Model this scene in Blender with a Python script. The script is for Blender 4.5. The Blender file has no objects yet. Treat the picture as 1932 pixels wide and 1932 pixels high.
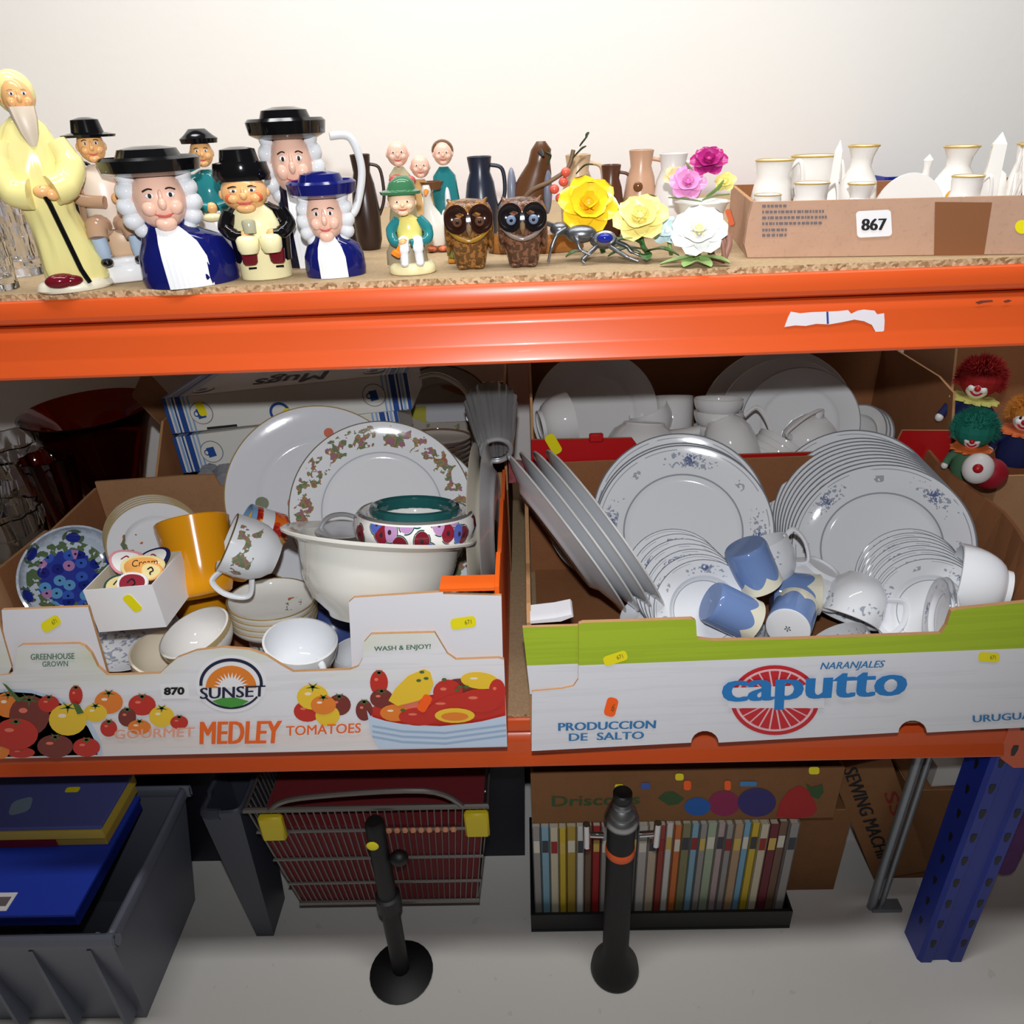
import bpy, math, random
import numpy as np
from mathutils import Matrix, Vector, Quaternion, Euler
random.seed(7)
PI = math.pi
SC = bpy.context.scene
COL = SC.collection

# ------------------------------------------------------------------ camera, light, exposure
F_PX, PITCH, YAW, ROLL = 1400.0, 0.49039759, -0.02846151, -0.04285488
CAM = Vector((0.0, -0.72, 0.6894567))
_cp, _sp, _cy, _sy = math.cos(PITCH), math.sin(PITCH), math.cos(YAW), math.sin(YAW)
FW = Vector((_sy*_cp, _cy*_cp, -_sp))
_r0 = Vector((_cy, -_sy, 0)); _u0 = _r0.cross(FW)
RT = math.cos(ROLL)*_r0 + math.sin(ROLL)*_u0
UP = -math.sin(ROLL)*_r0 + math.cos(ROLL)*_u0
cam_data = bpy.data.cameras.new('camera'); cam = bpy.data.objects.new('camera', cam_data); COL.objects.link(cam)
m = Matrix((RT, UP, -FW)).transposed().to_4x4(); m.translation = CAM; cam.matrix_world = m
cam_data.sensor_width = 36.0; cam_data.lens = 36.0*F_PX/1932.0; cam_data.clip_start = 0.02
SC.camera = cam

world = bpy.data.worlds.new('hall'); SC.world = world; world.use_nodes = True
world.node_tree.nodes['Background'].inputs[0].default_value = (1.0, 0.93, 0.84, 1)
world.node_tree.nodes['Background'].inputs[1].default_value = 0.055

def lamp(name, kind, loc, aim, power, color, **kw):
    l = bpy.data.lights.new(name, kind); l.energy = power; l.color = color
    for k, v in kw.items(): setattr(l, k, v)
    o = bpy.data.objects.new(name, l); COL.objects.link(o); o.location = loc
    o.rotation_euler = (Vector(aim)-Vector(loc)).to_track_quat('-Z', 'Y').to_euler()
    return o
# the camera's own pop-up flash, just above the lens
fl = CAM + Vector((0.0, 0.01, 0.088))
lamp('camera_flash', 'SPOT', fl, fl+FW*0.9+Vector((0, 0, 0.09)), 24.5, (0.96, 0.98, 1.0), spot_size=math.radians(88), spot_blend=0.7, shadow_soft_size=0.011).scale = (1.55, 1.0, 1.0)   # wider than high, like a flash reflector
# unseen fill lights, added to brighten the floor and the upper wall
lamp('aisle_fill', 'AREA', (0.0, -0.42, 2.1), (0.0, -0.25, 0.0), 19.0, (1.0, 0.99, 0.97), shape='RECTANGLE', size=1.5, size_y=0.16)
lamp('wall_fill', 'AREA', (-0.1, 0.2, 1.9), (-0.1, 0.72, 0.6), 19.0, (0.99, 0.99, 1.0), shape='RECTANGLE', size=2.2, size_y=0.16)

SC.view_settings.view_transform = 'Standard'; SC.view_settings.look = 'None'
SC.view_settings.gamma = 1.0; SC.view_settings.use_curve_mapping = False
SC.view_settings.exposure = 0.0

# ------------------------------------------------------------------ pixel <-> space helpers (1932 px frame)
def ray(px, py): return FW + RT*((px-966.0)/F_PX) - UP*((py-966.0)/F_PX)
def PY(px, py, Y):
    d = ray(px, py); return CAM + d*((Y-CAM.y)/d.y)
def PZ(px, py, Z):
    d = ray(px, py); return CAM + d*((Z-CAM.z)/d.z)
def PX(px, py, X):
    d = ray(px, py); return CAM + d*((X-CAM.x)/d.x)
def PD(px, py, dep): return CAM + ray(px, py)*dep
def pr(p):
    v = Vector(p)-CAM; d = v.dot(FW)
    return (966+F_PX*v.dot(RT)/d, 966-F_PX*v.dot(UP)/d)

# ------------------------------------------------------------------ materials
def lin(c):
    out = []
    for v in c[:3]:
        v = v/255.0
        out.append(v/12.92 if v <= 0.04045 else ((v+0.055)/1.055)**2.4)
    return tuple(out)+(1.0,)
MATS = {}
def mat(name, rgb, rough=0.5, metal=0.0, spec=0.5, trans=0.0, ior=1.45, coat=0.0, alpha=1.0):
    if name in MATS: return MATS[name]
    mt = bpy.data.materials.new(name); mt.use_nodes = True
    b = mt.node_tree.nodes['Principled BSDF']
    b.inputs['Base Color'].default_value = lin(rgb)
    b.inputs['Roughness'].default_value = rough; b.inputs['Metallic'].default_value = metal
    b.inputs['Specular IOR Level'].default_value = spec
    b.inputs['Transmission Weight'].default_value = trans; b.inputs['IOR'].default_value = ior
    b.inputs['Coat Weight'].default_value = coat; b.inputs['Coat Roughness'].default_value = 0.05
    b.inputs['Alpha'].default_value = alpha
    mt.diffuse_color = lin(rgb)
    MATS[name] = mt
    return mt

class E:                                                  # tiny expression wrapper over Math nodes
    def __init__(s, g, k): s.g = g; s.k = k
    def _b(s, op, o, rev=False):
        a, b = (o, s) if rev else (s, o)
        return s.g.math(op, a, b)
    def __add__(s, o): return s._b('ADD', o)
    __radd__ = __add__
    def __sub__(s, o): return s._b('SUBTRACT', o)
    def __rsub__(s, o): return s._b('SUBTRACT', o, True)
    def __mul__(s, o): return s._b('MULTIPLY', o)
    __rmul__ = __mul__
    def __truediv__(s, o): return s._b('DIVIDE', o)
    def __gt__(s, o): return s._b('GREATER_THAN', o)
    def __lt__(s, o): return s._b('LESS_THAN', o)
    def max(s, o): return s._b('MAXIMUM', o)
    def min(s, o): return s._b('MINIMUM', o)
    def abs(s): return s.g.math('ABSOLUTE', s)
    def frac(s): return s.g.math('FRACT', s)
    def floor(s): return s.g.math('FLOOR', s)
    def sin(s): return s.g.math('SINE', s)
class G:
    def __init__(s, name, rgb, **kw):
        s.mt = mat(name, rgb, **kw); s.nt = s.mt.node_tree; s.b = s.nt.nodes['Principled BSDF']
        s.tc = s.nt.nodes.new('ShaderNodeTexCoord'); s.col = lin(rgb)
        sp = s.nt.nodes.new('ShaderNodeSeparateXYZ'); s.nt.links.new(s.tc.outputs['Object'], sp.inputs[0])
        s.x, s.y, s.z = [E(s, sp.outputs[i]) for i in range(3)]
        s.vec = s.tc.outputs['Object']
    def put(s, sock, v):
        if isinstance(v, E): s.nt.links.new(v.k, sock)
        elif hasattr(v, 'is_linked'): s.nt.links.new(v, sock)
        else: sock.default_value = v
    def math(s, op, a, b=None):
        n = s.nt.nodes.new('ShaderNodeMath'); n.operation = op
        s.put(n.inputs[0], a)
        if b is not None: s.put(n.inputs[1], b)
        return E(s, n.outputs[0])
    def r(s): return s.math('SQRT', s.x*s.x+s.y*s.y)
    def ang(s): return s.math('ARCTAN2', s.y, s.x)
    def comb(s, x, y, z):
        n = s.nt.nodes.new('ShaderNodeCombineXYZ')
        for i, v in enumerate((x, y, z)): s.put(n.inputs[i], v)
        return n.outputs[0]
    def noise(s, scale, vec=None, detail=2.0, out=0):
        n = s.nt.nodes.new('ShaderNodeTexNoise'); s.nt.links.new(vec or s.vec, n.inputs['Vector'])
        n.inputs['Scale'].default_value = scale; n.inputs['Detail'].default_value = detail
        return E(s, n.outputs[out])
    def voro(s, scale, vec=None, dim='3D'):
        n = s.nt.nodes.new('ShaderNodeTexVoronoi'); n.voronoi_dimensions = dim; s.nt.links.new(vec or s.vec, n.inputs['Vector'])
        n.inputs['Scale'].default_value = scale
        sp = s.nt.nodes.new('ShaderNodeSeparateColor'); s.nt.links.new(n.outputs['Color'], sp.inputs[0])
        return E(s, n.outputs['Distance']), E(s, sp.outputs[0])
    def mix(s, fac, rgb):
        n = s.nt.nodes.new('ShaderNodeMix'); n.data_type = 'RGBA'
        s.put(n.inputs[0], fac); s.put(n.inputs[6], s.col); s.put(n.inputs[7], rgb if hasattr(rgb, 'is_linked') else lin(rgb))
        s.col = n.outputs[2]; return s
    def ramp(s, fac, stops, const=False):
        n = s.nt.nodes.new('ShaderNodeValToRGB'); s.put(n.inputs[0], fac); cr = n.color_ramp
        if const: cr.interpolation = 'CONSTANT'
        while len(cr.elements) < len(stops): cr.elements.new(0.5)
        for e, (p, c) in zip(cr.elements, stops): e.position = p; e.color = lin(c)
        return n.outputs[0]
    def bump(s, h, dist=0.001, strength=1.0):
        n = s.nt.nodes.new('ShaderNodeBump'); n.inputs['Distance'].default_value = dist; n.inputs['Strength'].default_value = strength
        s.put(n.inputs['Height'], h); s.nt.links.new(n.outputs[0], s.b.inputs['Normal'])
    def done(s):
        if hasattr(s.col, 'is_linked'): s.nt.links.new(s.col, s.b.inputs['Base Color'])
        return s.mt

# ------------------------------------------------------------------ mesh builder
class MB:
    def __init__(s, k=1.0, kz=None):
        s.v = []; s.f = []; s.m = []; s.k = k; s.kz = kz or k; s.M = Matrix.Identity(4)
    def _p(s, p):
        v = s.M @ Vector(p); return Vector((v.x*s.k, v.y*s.k, v.z*s.kz))
    def at(s, loc=(0, 0, 0), rot=None, q=None):
        s.M = Matrix.Translation(Vector(loc)) @ (q.to_matrix().to_4x4() if q else (Euler(rot).to_matrix().to_4x4() if rot else Matrix.Identity(4)))
        return s
    def add(s, vs, fs, mi=0):
        n = len(s.v)
        for p in vs: s.v.append(s._p(p))
        for f in fs: s.f.append([i+n for i in f]); s.m.append(mi)
        return s
    def box(s, c, d, mi=0, bev=0.0):
        cx, cy, cz = c; x, y, z = [t/2.0 for t in d]
        if bev <= 0:
            vs = [(cx+a*x, cy+b*y, cz+e*z) for a in (-1, 1) for b in (-1, 1) for e in (-1, 1)]
            fs = [(0, 1, 3, 2), (4, 6, 7, 5), (0, 4, 5, 1), (2, 3, 7, 6), (0, 2, 6, 4), (1, 5, 7, 3)]
            return s.add(vs, fs, mi)
        b = min(bev, x*.9, y*.9, z*.9); vs = []; idx = {}
        for i, (a, bb, e) in enumerate([(a, b_, e) for a in (-1, 1) for b_ in (-1, 1) for e in (-1, 1)]):
            for ax in range(3):
                p = [a*(x-b), bb*(y-b), e*(z-b)]; sg = (a, bb, e)
                p[ax] = sg[ax]*(x, y, z)[ax]; idx[(a, bb, e, ax)] = len(vs); vs.append((cx+p[0], cy+p[1], cz+p[2]))
        fs = []
        S = (-1, 1)
        for ax in range(3):
            for sg in S:
                o = [0, 1, 2]; o.remove(ax)
                q = []
                for u, w in ((-1, -1), (1, -1), (1, 1), (-1, 1)):
                    t = [0, 0, 0]; t[ax] = sg; t[o[0]] = u; t[o[1]] = w; q.append(idx[(t[0], t[1], t[2], ax)])
                fs.append(q if (sg > 0) == (ax != 1) else q[::-1])
        for ax in range(3):
            o = [0, 1, 2]; o.remove(ax)
            for u in S:
                for w in S:
                    q = []
                    for sg, a2 in ((-1, o[0]), (1, o[0]), (1, o[1]), (-1, o[1])):
                        t = [0, 0, 0]; t[ax] = sg; t[o[0]] = u; t[o[1]] = w; q.append(idx[(t[0], t[1], t[2], a2)])
                    fs.append(q)
        for a in S:
            for b_ in S:
                for e in S: fs.append([idx[(a, b_, e, 0)], idx[(a, b_, e, 1)], idx[(a, b_, e, 2)]])
        return s.add(vs, fs, mi)
    def lathe(s, prof, seg=40, mi=0, ex=1.0, ey=1.0, wob=None):
        """prof: list of (r, z[, material]) revolved about local z; r = 0 makes a pole."""
        vs = []; fs = []; rows = []; mm = []
        for p in prof:
            r, z = p[0], p[1]
            if r <= 1e-9: rows.append([len(vs)]); vs.append((0, 0, z))
            else:
                row = []
                for i in range(seg):
                    a = 2*PI*i/seg; rr = r*(wob(a, z) if wob else 1.0)
                    row.append(len(vs)); vs.append((rr*math.cos(a)*ex, rr*math.sin(a)*ey, z))
                rows.append(row)
        for j in range(len(rows)-1):
            A, B = rows[j], rows[j+1]; mt_ = prof[j][2] if len(prof[j]) > 2 else mi
            for i in range(seg):
                i2 = (i+1) % seg
                if len(A) == 1 and len(B) == 1: continue
                if len(A) == 1: f = (A[0], B[i2], B[i])
                elif len(B) == 1: f = (A[i], A[i2], B[0])
                else: f = (A[i], A[i2], B[i2], B[i])
                fs.append(f); mm.append(mt_)
        n = len(s.v)
        for p in vs: s.v.append(s._p(p))
        for f, q in zip(fs, mm): s.f.append([i+n for i in f]); s.m.append(q)
        return s
    def ell(s, c, r, mi=0, seg=16, rings=10, q=None):
        c = Vector(c); vs = []; 
        if not hasattr(r, '__len__'): r = (r, r, r)
        for j in range(rings+1):
            t = PI*j/rings
            if j in (0, rings): vs.append(Vector((0, 0, r[2]*math.cos(t))))
            else:
                for i in range(seg):
                    a = 2*PI*i/seg; vs.append(Vector((r[0]*math.sin(t)*math.cos(a), r[1]*math.sin(t)*math.sin(a), r[2]*math.cos(t))))
        if q: 
            q = q if isinstance(q, Quaternion) else Euler(q).to_quaternion()
            vs = [q @ v for v in vs]
        vs = [v+c for v in vs]; fs = []
        def I(j, i): return 0 if j == 0 else (1+(rings-1)*seg if j == rings else 1+(j-1)*seg+i % seg)
        for j in range(rings):
            for i in range(seg):
                f = [I(j, i), I(j+1, i), I(j+1, i+1), I(j, i+1)]
                g = []
                for t in f:
                    if t not in g: g.append(t)
                fs.append(g)
        return s.add(vs, fs, mi)
    def tube(s, pts, rad, mi=0, seg=10, closed=False, flat=1.0):
        pts = [Vector(p) for p in pts]; n = len(pts)
        if not hasattr(rad, '__len__'): rad = [rad]*n
        vs = []; fs = []; prev = None
        for i, p in enumerate(pts):
            a = pts[(i-1) % n] if (closed or i > 0) else p; b = pts[(i+1) % n] if (closed or i < n-1) else p
            t = (b-a).normalized()
            if prev is None:
                u = t.orthogonal().normalized()
            else: u = (prev - t*prev.dot(t)).normalized()
            prev = u; w = t.cross(u)
            for k in range(seg):
                an = 2*PI*k/seg; vs.append(p+u*(rad[i]*math.cos(an))+w*(rad[i]*flat*math.sin(an)))
        last = n if closed else n-1
        for i in range(last):
            for k in range(seg):
                j = (i+1) % n; k2 = (k+1) % seg
                fs.append((i*seg+k, i*seg+k2, j*seg+k2, j*seg+k))
        if not closed:
            fs.append(tuple(range(seg))[::-1]); fs.append(tuple((n-1)*seg+k for k in range(seg)))
        return s.add(vs, fs, mi)
    def prism(s, poly, h0, h1, mi=0, map=None):
        """poly 2-D outline extruded from h0 to h1 (local z), or through map(u, v, h)."""
        n = len(poly); mp = map or (lambda u, v, h: (u, v, h))
        mi = mi if isinstance(mi, tuple) else (mi, mi, mi)          # first cap, second cap, edge
        vs = [mp(u, v, h0) for u, v in poly]+[mp(u, v, h1) for u, v in poly]
        fs = [tuple(range(n))[::-1], tuple(range(n, 2*n))]+[(i, (i+1) % n, n+(i+1) % n, n+i) for i in range(n)]
        s.add(vs, fs, 0); s.m[-(n+2):] = [mi[0], mi[1]]+[mi[2]]*n
        return s
    def loft(s, rings, mi=0, caps=True, closed=True):
        """rings: equal-length lists of 3-D points."""
        n = len(rings[0]); vs = [p for r in rings for p in r]; fs = []
        for j in range(len(rings)-1):
            for i in range(n if closed else n-1):
                k = (i+1) % n; fs.append((j*n+i, j*n+k, (j+1)*n+k, (j+1)*n+i))
        if caps: fs.append(tuple(range(n))[::-1]); fs.append(tuple((len(rings)-1)*n+i for i in range(n)))
        return s.add(vs, fs, mi)
    def mesh(s, name, off=None, smooth=True, ang=40):
        me = bpy.data.meshes.new(name)
        o = off or Vector((0, 0, 0))
        me.from_pydata([tuple(v-o) for v in s.v], [], s.f); me.validate()
        if len(me.polygons) == len(s.m): me.polygons.foreach_set('material_index', s.m)
        import bmesh
        bm = bmesh.new(); bm.from_mesh(me); bmesh.ops.recalc_face_normals(bm, faces=bm.faces); bm.to_mesh(me); bm.free()
        if smooth and len(me.polygons):
            me.shade_smooth(); me.set_sharp_from_angle(angle=math.radians(ang))
        return me

def tag(o, label=None, cat=None, group=None, kind=None):
    if label: o['label'] = label
    if cat: o['category'] = cat
    if group: o['group'] = group
    if kind: o['kind'] = kind
    return o
ORG = {}
def thing(name, label, cat, loc=(0, 0, 0), group=None, q=None):
    o = bpy.data.objects.new(name, None); COL.objects.link(o); o.location = loc; o.empty_display_size = 0.02
    if q: o.rotation_mode = 'QUATERNION'; o.rotation_quaternion = q
    return tag(o, label, cat, group)
def obj(name, mb, mats, parent=None, label=None, loc=None, q=None, world=False, smooth=True, ang=40):
    """one mesh object; world=True means the builder holds world coordinates and the parent (unrotated) is subtracted."""
    off = None
    if world:
        off = Vector((0, 0, 0)); p = parent
        while p is not None: off = off+Vector(p.location); p = p.parent
    me = mb.mesh(name, off, smooth, ang) if isinstance(mb, MB) else mb
    if not me.materials:
        for t in (mats if isinstance(mats, (list, tuple)) else [mats]): me.materials.append(t)
    o = bpy.data.objects.new(name, me); COL.objects.link(o)
    if parent: o.parent = parent
    if loc is not None: o.location = loc
    if q is not None: o.rotation_mode = 'QUATERNION'; o.rotation_quaternion = q
    if label: o['label'] = label
    return o
def copy_tree(o, loc=None, q=None, label=None, parent=None):
    c = o.copy(); COL.objects.link(c)
    if parent is not None: c.parent = parent
    if loc is not None: c.location = loc
    if q is not None: c.rotation_mode = 'QUATERNION'; c.rotation_quaternion = q
    if label: c['label'] = label
    for ch in list(o.children): copy_tree(ch, parent=c)
    return c
def qn(n, spin=0.0):
    """orientation whose local z points along n, spun about it."""
    return Vector(n).normalized().to_track_quat('Z', 'Y') @ Quaternion((0, 0, 1), spin)
def view_n(p, tx=0.0, ty=0.0):
    """unit vector from p back to the lens, turned tx sideways and ty upwards (degrees)."""
    n = (CAM-Vector(p)).normalized(); 
    n = Quaternion(UP, math.radians(tx)) @ n
    return Quaternion(RT, math.radians(-ty)) @ n

_txt = {}
def text_polys(body, bold=0.0):
    key = (body, bold)
    if key in _txt: return _txt[key]
    cu = bpy.data.curves.new('t', 'FONT'); cu.body = body; cu.size = 1.0; cu.resolution_u = 3; cu.offset = bold
    o = bpy.data.objects.new('t', cu); COL.objects.link(o)
    dg = bpy.context.evaluated_depsgraph_get(); me = bpy.data.meshes.new_from_object(o.evaluated_get(dg))
    vs = [v.co.copy() for v in me.vertices]; fs = [tuple(p.vertices) for p in me.polygons]
    bpy.data.objects.remove(o); bpy.data.curves.remove(cu); bpy.data.meshes.remove(me)
    x0 = min(v.x for v in vs); x1 = max(v.x for v in vs); y0 = min(v.y for v in vs); y1 = max(v.y for v in vs)
    _txt[key] = ([((v.x-x0)/(x1-x0), (v.y-y0)/(y1-y0)) for v in vs], fs)
    return _txt[key]
def put_text(mb, body, bl, br, tl, mi=0, bold=0.0, fat=0.0):
    """flat lettering spanning three 3-D corners."""
    uv, fs = text_polys(body, bold); bl, br, tl = Vector(bl), Vector(br), Vector(tl)
    n = (br-bl).cross(tl-bl).normalized()
    for i, k in enumerate((0.0,) if not fat else (0.0, -1.0, 1.0, -0.5, 0.5)):      # fat: heavier strokes from shifted copies
        d = (br-bl)*(fat*k)+n*(0.00004*i); mb.add([bl+(br-bl)*u+(tl-bl)*v+d for u, v in uv], fs, mi)
    return mb
def spline(pts, n=8, closed=False):
    """Catmull-Rom through points of any dimension."""
    P = [Vector(p) for p in pts]; out = []; N = len(P)
    rng = range(N) if closed else range(N-1)
    for i in rng:
        p0 = P[(i-1) % N] if closed or i > 0 else P[i]; p1 = P[i]; p2 = P[(i+1) % N]; p3 = P[(i+2) % N] if closed or i+2 < N else P[i+1]
        for k in range(n):
            t = k/n
            out.append(0.5*((2*p1)+(p2-p0)*t+(2*p0-5*p1+4*p2-p3)*t*t+(3*p1-p0-3*p2+p3)*t*t*t))
    if not closed: out.append(P[-1])
    return out
def circ(cx, cy, rx, ry=None, n=28, a0=0.0, a1=360.0):
    ry = rx if ry is None else ry
    full = abs(a1-a0) >= 360
    return [(cx+rx*math.cos(math.radians(a0+(a1-a0)*i/(n if full else n-1))), cy+ry*math.sin(math.radians(a0+(a1-a0)*i/(n if full else n-1)))) for i in range(n)]

# ------------------------------------------------------------------ shared materials
def card_mat(name, rgb, rib=0.0):
    g = G(name, rgb, rough=0.85, spec=0.2)
    n = g.noise(38, detail=4); g.mix((n-0.45)*0.9, tuple(int(c*0.86) for c in rgb)); 
    f = g.noise(240, detail=2); g.mix((f > 0.62)*0.16, tuple(int(c*0.75) for c in rgb))
    g.bump(n+f*0.4, 0.0008, 0.5)
    return g.done()
CARD = card_mat('cardboard', (176, 132, 96)); CARD_IN = card_mat('cardboard_inside', (150, 100, 66)); CARD_DK = card_mat('cardboard_old', (132, 92, 60))
CARD_PALE = card_mat('cardboard_pale', (190, 152, 128)); CARD_EDGE = card_mat('cardboard_edge', (184, 140, 98))
def orange_mat():
    g = G('orange_powder_coat', (212, 84, 33), rough=0.34, spec=0.5, coat=0.25)
    n = g.noise(7, detail=5); g.mix((n-0.55)*1.2, (196, 68, 22))
    sc = g.noise(60, vec=g.comb(g.x*0.15, g.y, g.z), detail=3); g.mix((sc > 0.73)*0.35, (246, 140, 90))
    return g.done()
ORANGE = orange_mat()
BLUE_STEEL = mat('blue_powder_coat', (14, 44, 150), rough=0.4)
BLACK = mat('black', (10, 10, 11), rough=0.5); DARK = mat('dark_grey', (40, 40, 44), rough=0.5)
WHITE_PRINT = mat('white_paper', (236, 234, 236), rough=0.6)
INK = mat('black_ink', (18, 18, 22), rough=0.7); INK_GREY = mat('grey_ink', (110, 100, 104), rough=0.7)
YEL = mat('yellow_sticker', (236, 222, 20), rough=0.5); ORG_ST = mat('orange_sticker', (255, 96, 14), rough=0.5)
CHROME = mat('chrome', (205, 205, 208), rough=0.12, metal=1.0); STEEL = mat('brushed_steel', (170, 172, 175), rough=0.33, metal=1.0)

# ------------------------------------------------------------------ setting
FLOOR_Z = -0.55
g = G('painted_wall', (244, 243, 240), rough=0.8, spec=0.2); n = g.noise(3.0, detail=4); g.mix((n-0.5)*0.5, (232, 230, 226)); g.bump(g.noise(90, detail=3), 0.0006, 0.4); WALL = g.done()
tag(obj('wall_back', MB().box((0, 0.80, 0.7), (5.0, 0.08, 2.8)), WALL), kind='structure')
g = G('painted_floor', (232, 230, 226), rough=0.55, spec=0.3); n = g.noise(4.0, detail=6); g.mix((n-0.5)*0.8, (205, 202, 198)); s_ = g.noise(40, detail=3); g.mix((s_ > 0.7)*0.2, (170, 168, 165)); FLOOR = g.done()
tag(obj('floor', MB().box((0, -0.6, FLOOR_Z-0.05), (6.0, 4.0, 0.1)), FLOOR), kind='structure')

# ------------------------------------------------------------------ storage rack
SH0, SH1 = 0.006, 0.556                    # top faces of the two shelf boards
BT = 0.5495                                # top of the upper beam
g = G('chipboard', (196, 168, 128), rough=0.9, spec=0.15)
d, c = g.voro(330); col = g.ramp(c, [(0.0, (120, 88, 58)), (0.3, (176, 142, 102)), (0.6, (206, 176, 136)), (1.0, (232, 208, 172))])
g.mix(0.75, col); n = g.noise(9, detail=4); g.mix((n > 0.62)*0.25, (150, 122, 90)); g.bump(c, 0.0008, 0.7); CHIP_EDGE = g.done()
g = G('chipboard_face', (182, 158, 124), rough=0.8, spec=0.2)
d, c = g.voro(420); g.mix(c*0.45, (150, 124, 92)); n = g.noise(6, detail=5); g.mix((n-0.45)*0.9, (150, 132, 108)); CHIP = g.done()
rack = thing('storage_rack', 'orange and blue steel storage rack with chipboard shelves across the whole picture', 'shelving', (0, 0, 0))
X0, X1 = -1.35, 0.608
def beam(z, name='beam', y0=0.0, flip=1, par=rack, xa=X0, xb=X1):
    prof = [(0.012, 0.0), (0.003, 0.0), (0.0004, -0.0015), (-0.0008, -0.004), (-0.0022, -0.011), (-0.0022, -0.0165), (0.0004, -0.0212), (0.005, -0.0236), (0.016, -0.0240), (0.016, -0.0262),
            (0.0046, -0.0266), (0.0022, -0.0285), (-0.0002, -0.0325), (-0.0016, -0.0345), (-0.0024, -0.0375), (-0.003, -0.056), (-0.0042, -0.0585), (-0.0095, -0.0685), (-0.0105, -0.0715), (-0.0095, -0.074), (-0.0065, -0.0755), (0.004, -0.0755), (0.03, -0.0755), (0.03, 0.0)]
    N = 24
    rings = [[(xa+(xb-xa)*i/N, y0+flip*p[0], z+p[1]) for p in prof] for i in range(N+1)]
    return obj(name, MB().loft(rings), ORANGE, par, ang=25)
b0 = beam(0.0); b1 = beam(BT); beam(0.0, y0=0.69, flip=-1); beam(BT, y0=0.69, flip=-1)
beam(0.0, xa=0.684, xb=1.5); beam(0.0, y0=0.69, flip=-1, xa=0.684, xb=1.5)
for zt, nm, xa, xb in ((SH0, 'shelf_board', X0, X1), (SH1, 'shelf_board', X0, X1), (SH0, 'shelf_board', 0.684, 1.5)):
    mb = MB().prism([(0.0035, zt), (0.0075, zt-0.018), (0.6865, zt-0.018), (0.6865, zt)], xa+0.004, xb-0.002, 0, map=lambda u, v, h: (h, u, v))
    mb.m[2] = 1                            # sawn front edge
    obj(nm, mb, [CHIP, CHIP_EDGE], rack, smooth=False)
def upright(x, y):
    mb = MB()
    w = 0.072
    prof = [(x, y+0.055), (x, y+0.01), (x+0.004, y+0.004), (x+0.02, y+0.004), (x+0.024, y+0.008), (x+0.048, y+0.008), (x+0.052, y+0.004), (x+w-0.004, y+0.004), (x+w, y+0.01), (x+w, y+0.055), (x+w-0.003, y+0.055), (x+w-0.003, y+0.012), (x+0.003, y+0.012), (x+0.003, y+0.055)]
    mb.prism(prof, FLOOR_Z, 0.575)
    u = obj('upright', mb, BLUE_STEEL, rack, smooth=False)
    if y < 0.1 and x > 0:
        sl = MB()  # solid black inlays stand for the shade inside the slots
        for k in range(11):
            zc = FLOOR_Z+0.05+k*0.05
            for xx in (x+0.012, x+0.060):
                hexa = [(-0.0035, 0.009), (0.0035, 0.009), (0.0045, 0.003), (0.002, -0.009), (-0.002, -0.009), (-0.0045, 0.003)]
                sl.prism([(xx+a, zc+b) for a, b in hexa], y+0.0036, y+0.006, 0, map=lambda a, b, h: (a, h, b))
            sl.prism([(y+0.03+a, zc+0.02+b) for a, b in [(-0.003, 0.008), (0.003, 0.008), (0.004, 0.002), (0.0015, -0.008), (-0.0015, -0.008), (-0.004, 0.002)]], x-0.0004, x+0.002, 0, map=lambda a, b, h: (h, a, b))
        tag(obj('slot_inlay', sl, BLACK, u, label='black inlays standing for the dark keyhole slots in the blue upright', smooth=False), kind='stuff')
    return u
for ux in (X1+0.001, X0-0.075):
    for uy in (0.0, 0.635): upright(ux, uy)
# beam end connector on the right upright
def connector(z):
    cm = MB(); xa = X1-0.001
    poly = [(xa, z+0.012), (xa+0.076, z+0.012), (xa+0.076, z-0.085), (xa+0.066, z-0.102), (xa+0.026, z-0.102), (xa+0.004, z-0.084), (xa, z-0.07)]
    cm.prism(poly, -0.0035, 0.0015, 0, map=lambda a, b, h: (a, h, b))
    o = obj('beam_connector', cm, ORANGE, rack, smooth=False)
    for a, b in ((0.018, -0.07), (0.056, -0.07), (0.018, -0.025), (0.056, -0.025)):
        sl = MB(); hexa = [(-0.003, 0.009), (0.003, 0.009), (0.004, 0.002), (0.002, -0.009), (-0.002, -0.009), (-0.004, 0.002)]
        sl.prism([(xa+a+p, z+b+q) for p, q in hexa], -0.0042, -0.003, 0, map=lambda a, b, h: (a, h, b)); obj('lug', sl, DARK, o, smooth=False)
    obj('rivet', MB().ell((xa+0.066, -0.004, z-0.055), (0.005, 0.003, 0.005)), STEEL, o)
connector(0.0); connector(BT)
# torn paper left on the upper beam
def beam_front(px, py, d=-0.0036): return PY(px, py, d)
def decal(mb, pts, fn, mi=0): 
    P = [fn(*p) for p in pts]; return mb.add(P, [tuple(range(len(P)))], mi)
torn = [(1480, 617), (1487, 598), (1492, 588), (1510, 591), (1530, 589), (1558, 588), (1580, 587), (1600, 585), (1606, 592), (1618, 586), (1630, 584), (1650, 586), (1655, 593), (1668, 591), (1669, 606), (1668, 624), (1660, 628), (1652, 626), (1645, 613), (1630, 606), (1612, 603), (1588, 608), (1565, 612), (1540, 611), (1520, 615), (1500, 614)]
mb = MB(); decal(mb, torn, beam_front); lab = obj('torn_paper_label', mb, mat('torn_paper', (226, 220, 226), rough=0.9), b1, smooth=False)
mb = MB(); decal(mb, [(1559, 588), (1563, 588), (1564, 611), (1560, 611)], lambda a, b: beam_front(a, b, -0.0039)); obj('pen_mark', mb, mat('blue_ink', (40, 70, 140), rough=.8), lab, smooth=False)
mb = MB()
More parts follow.
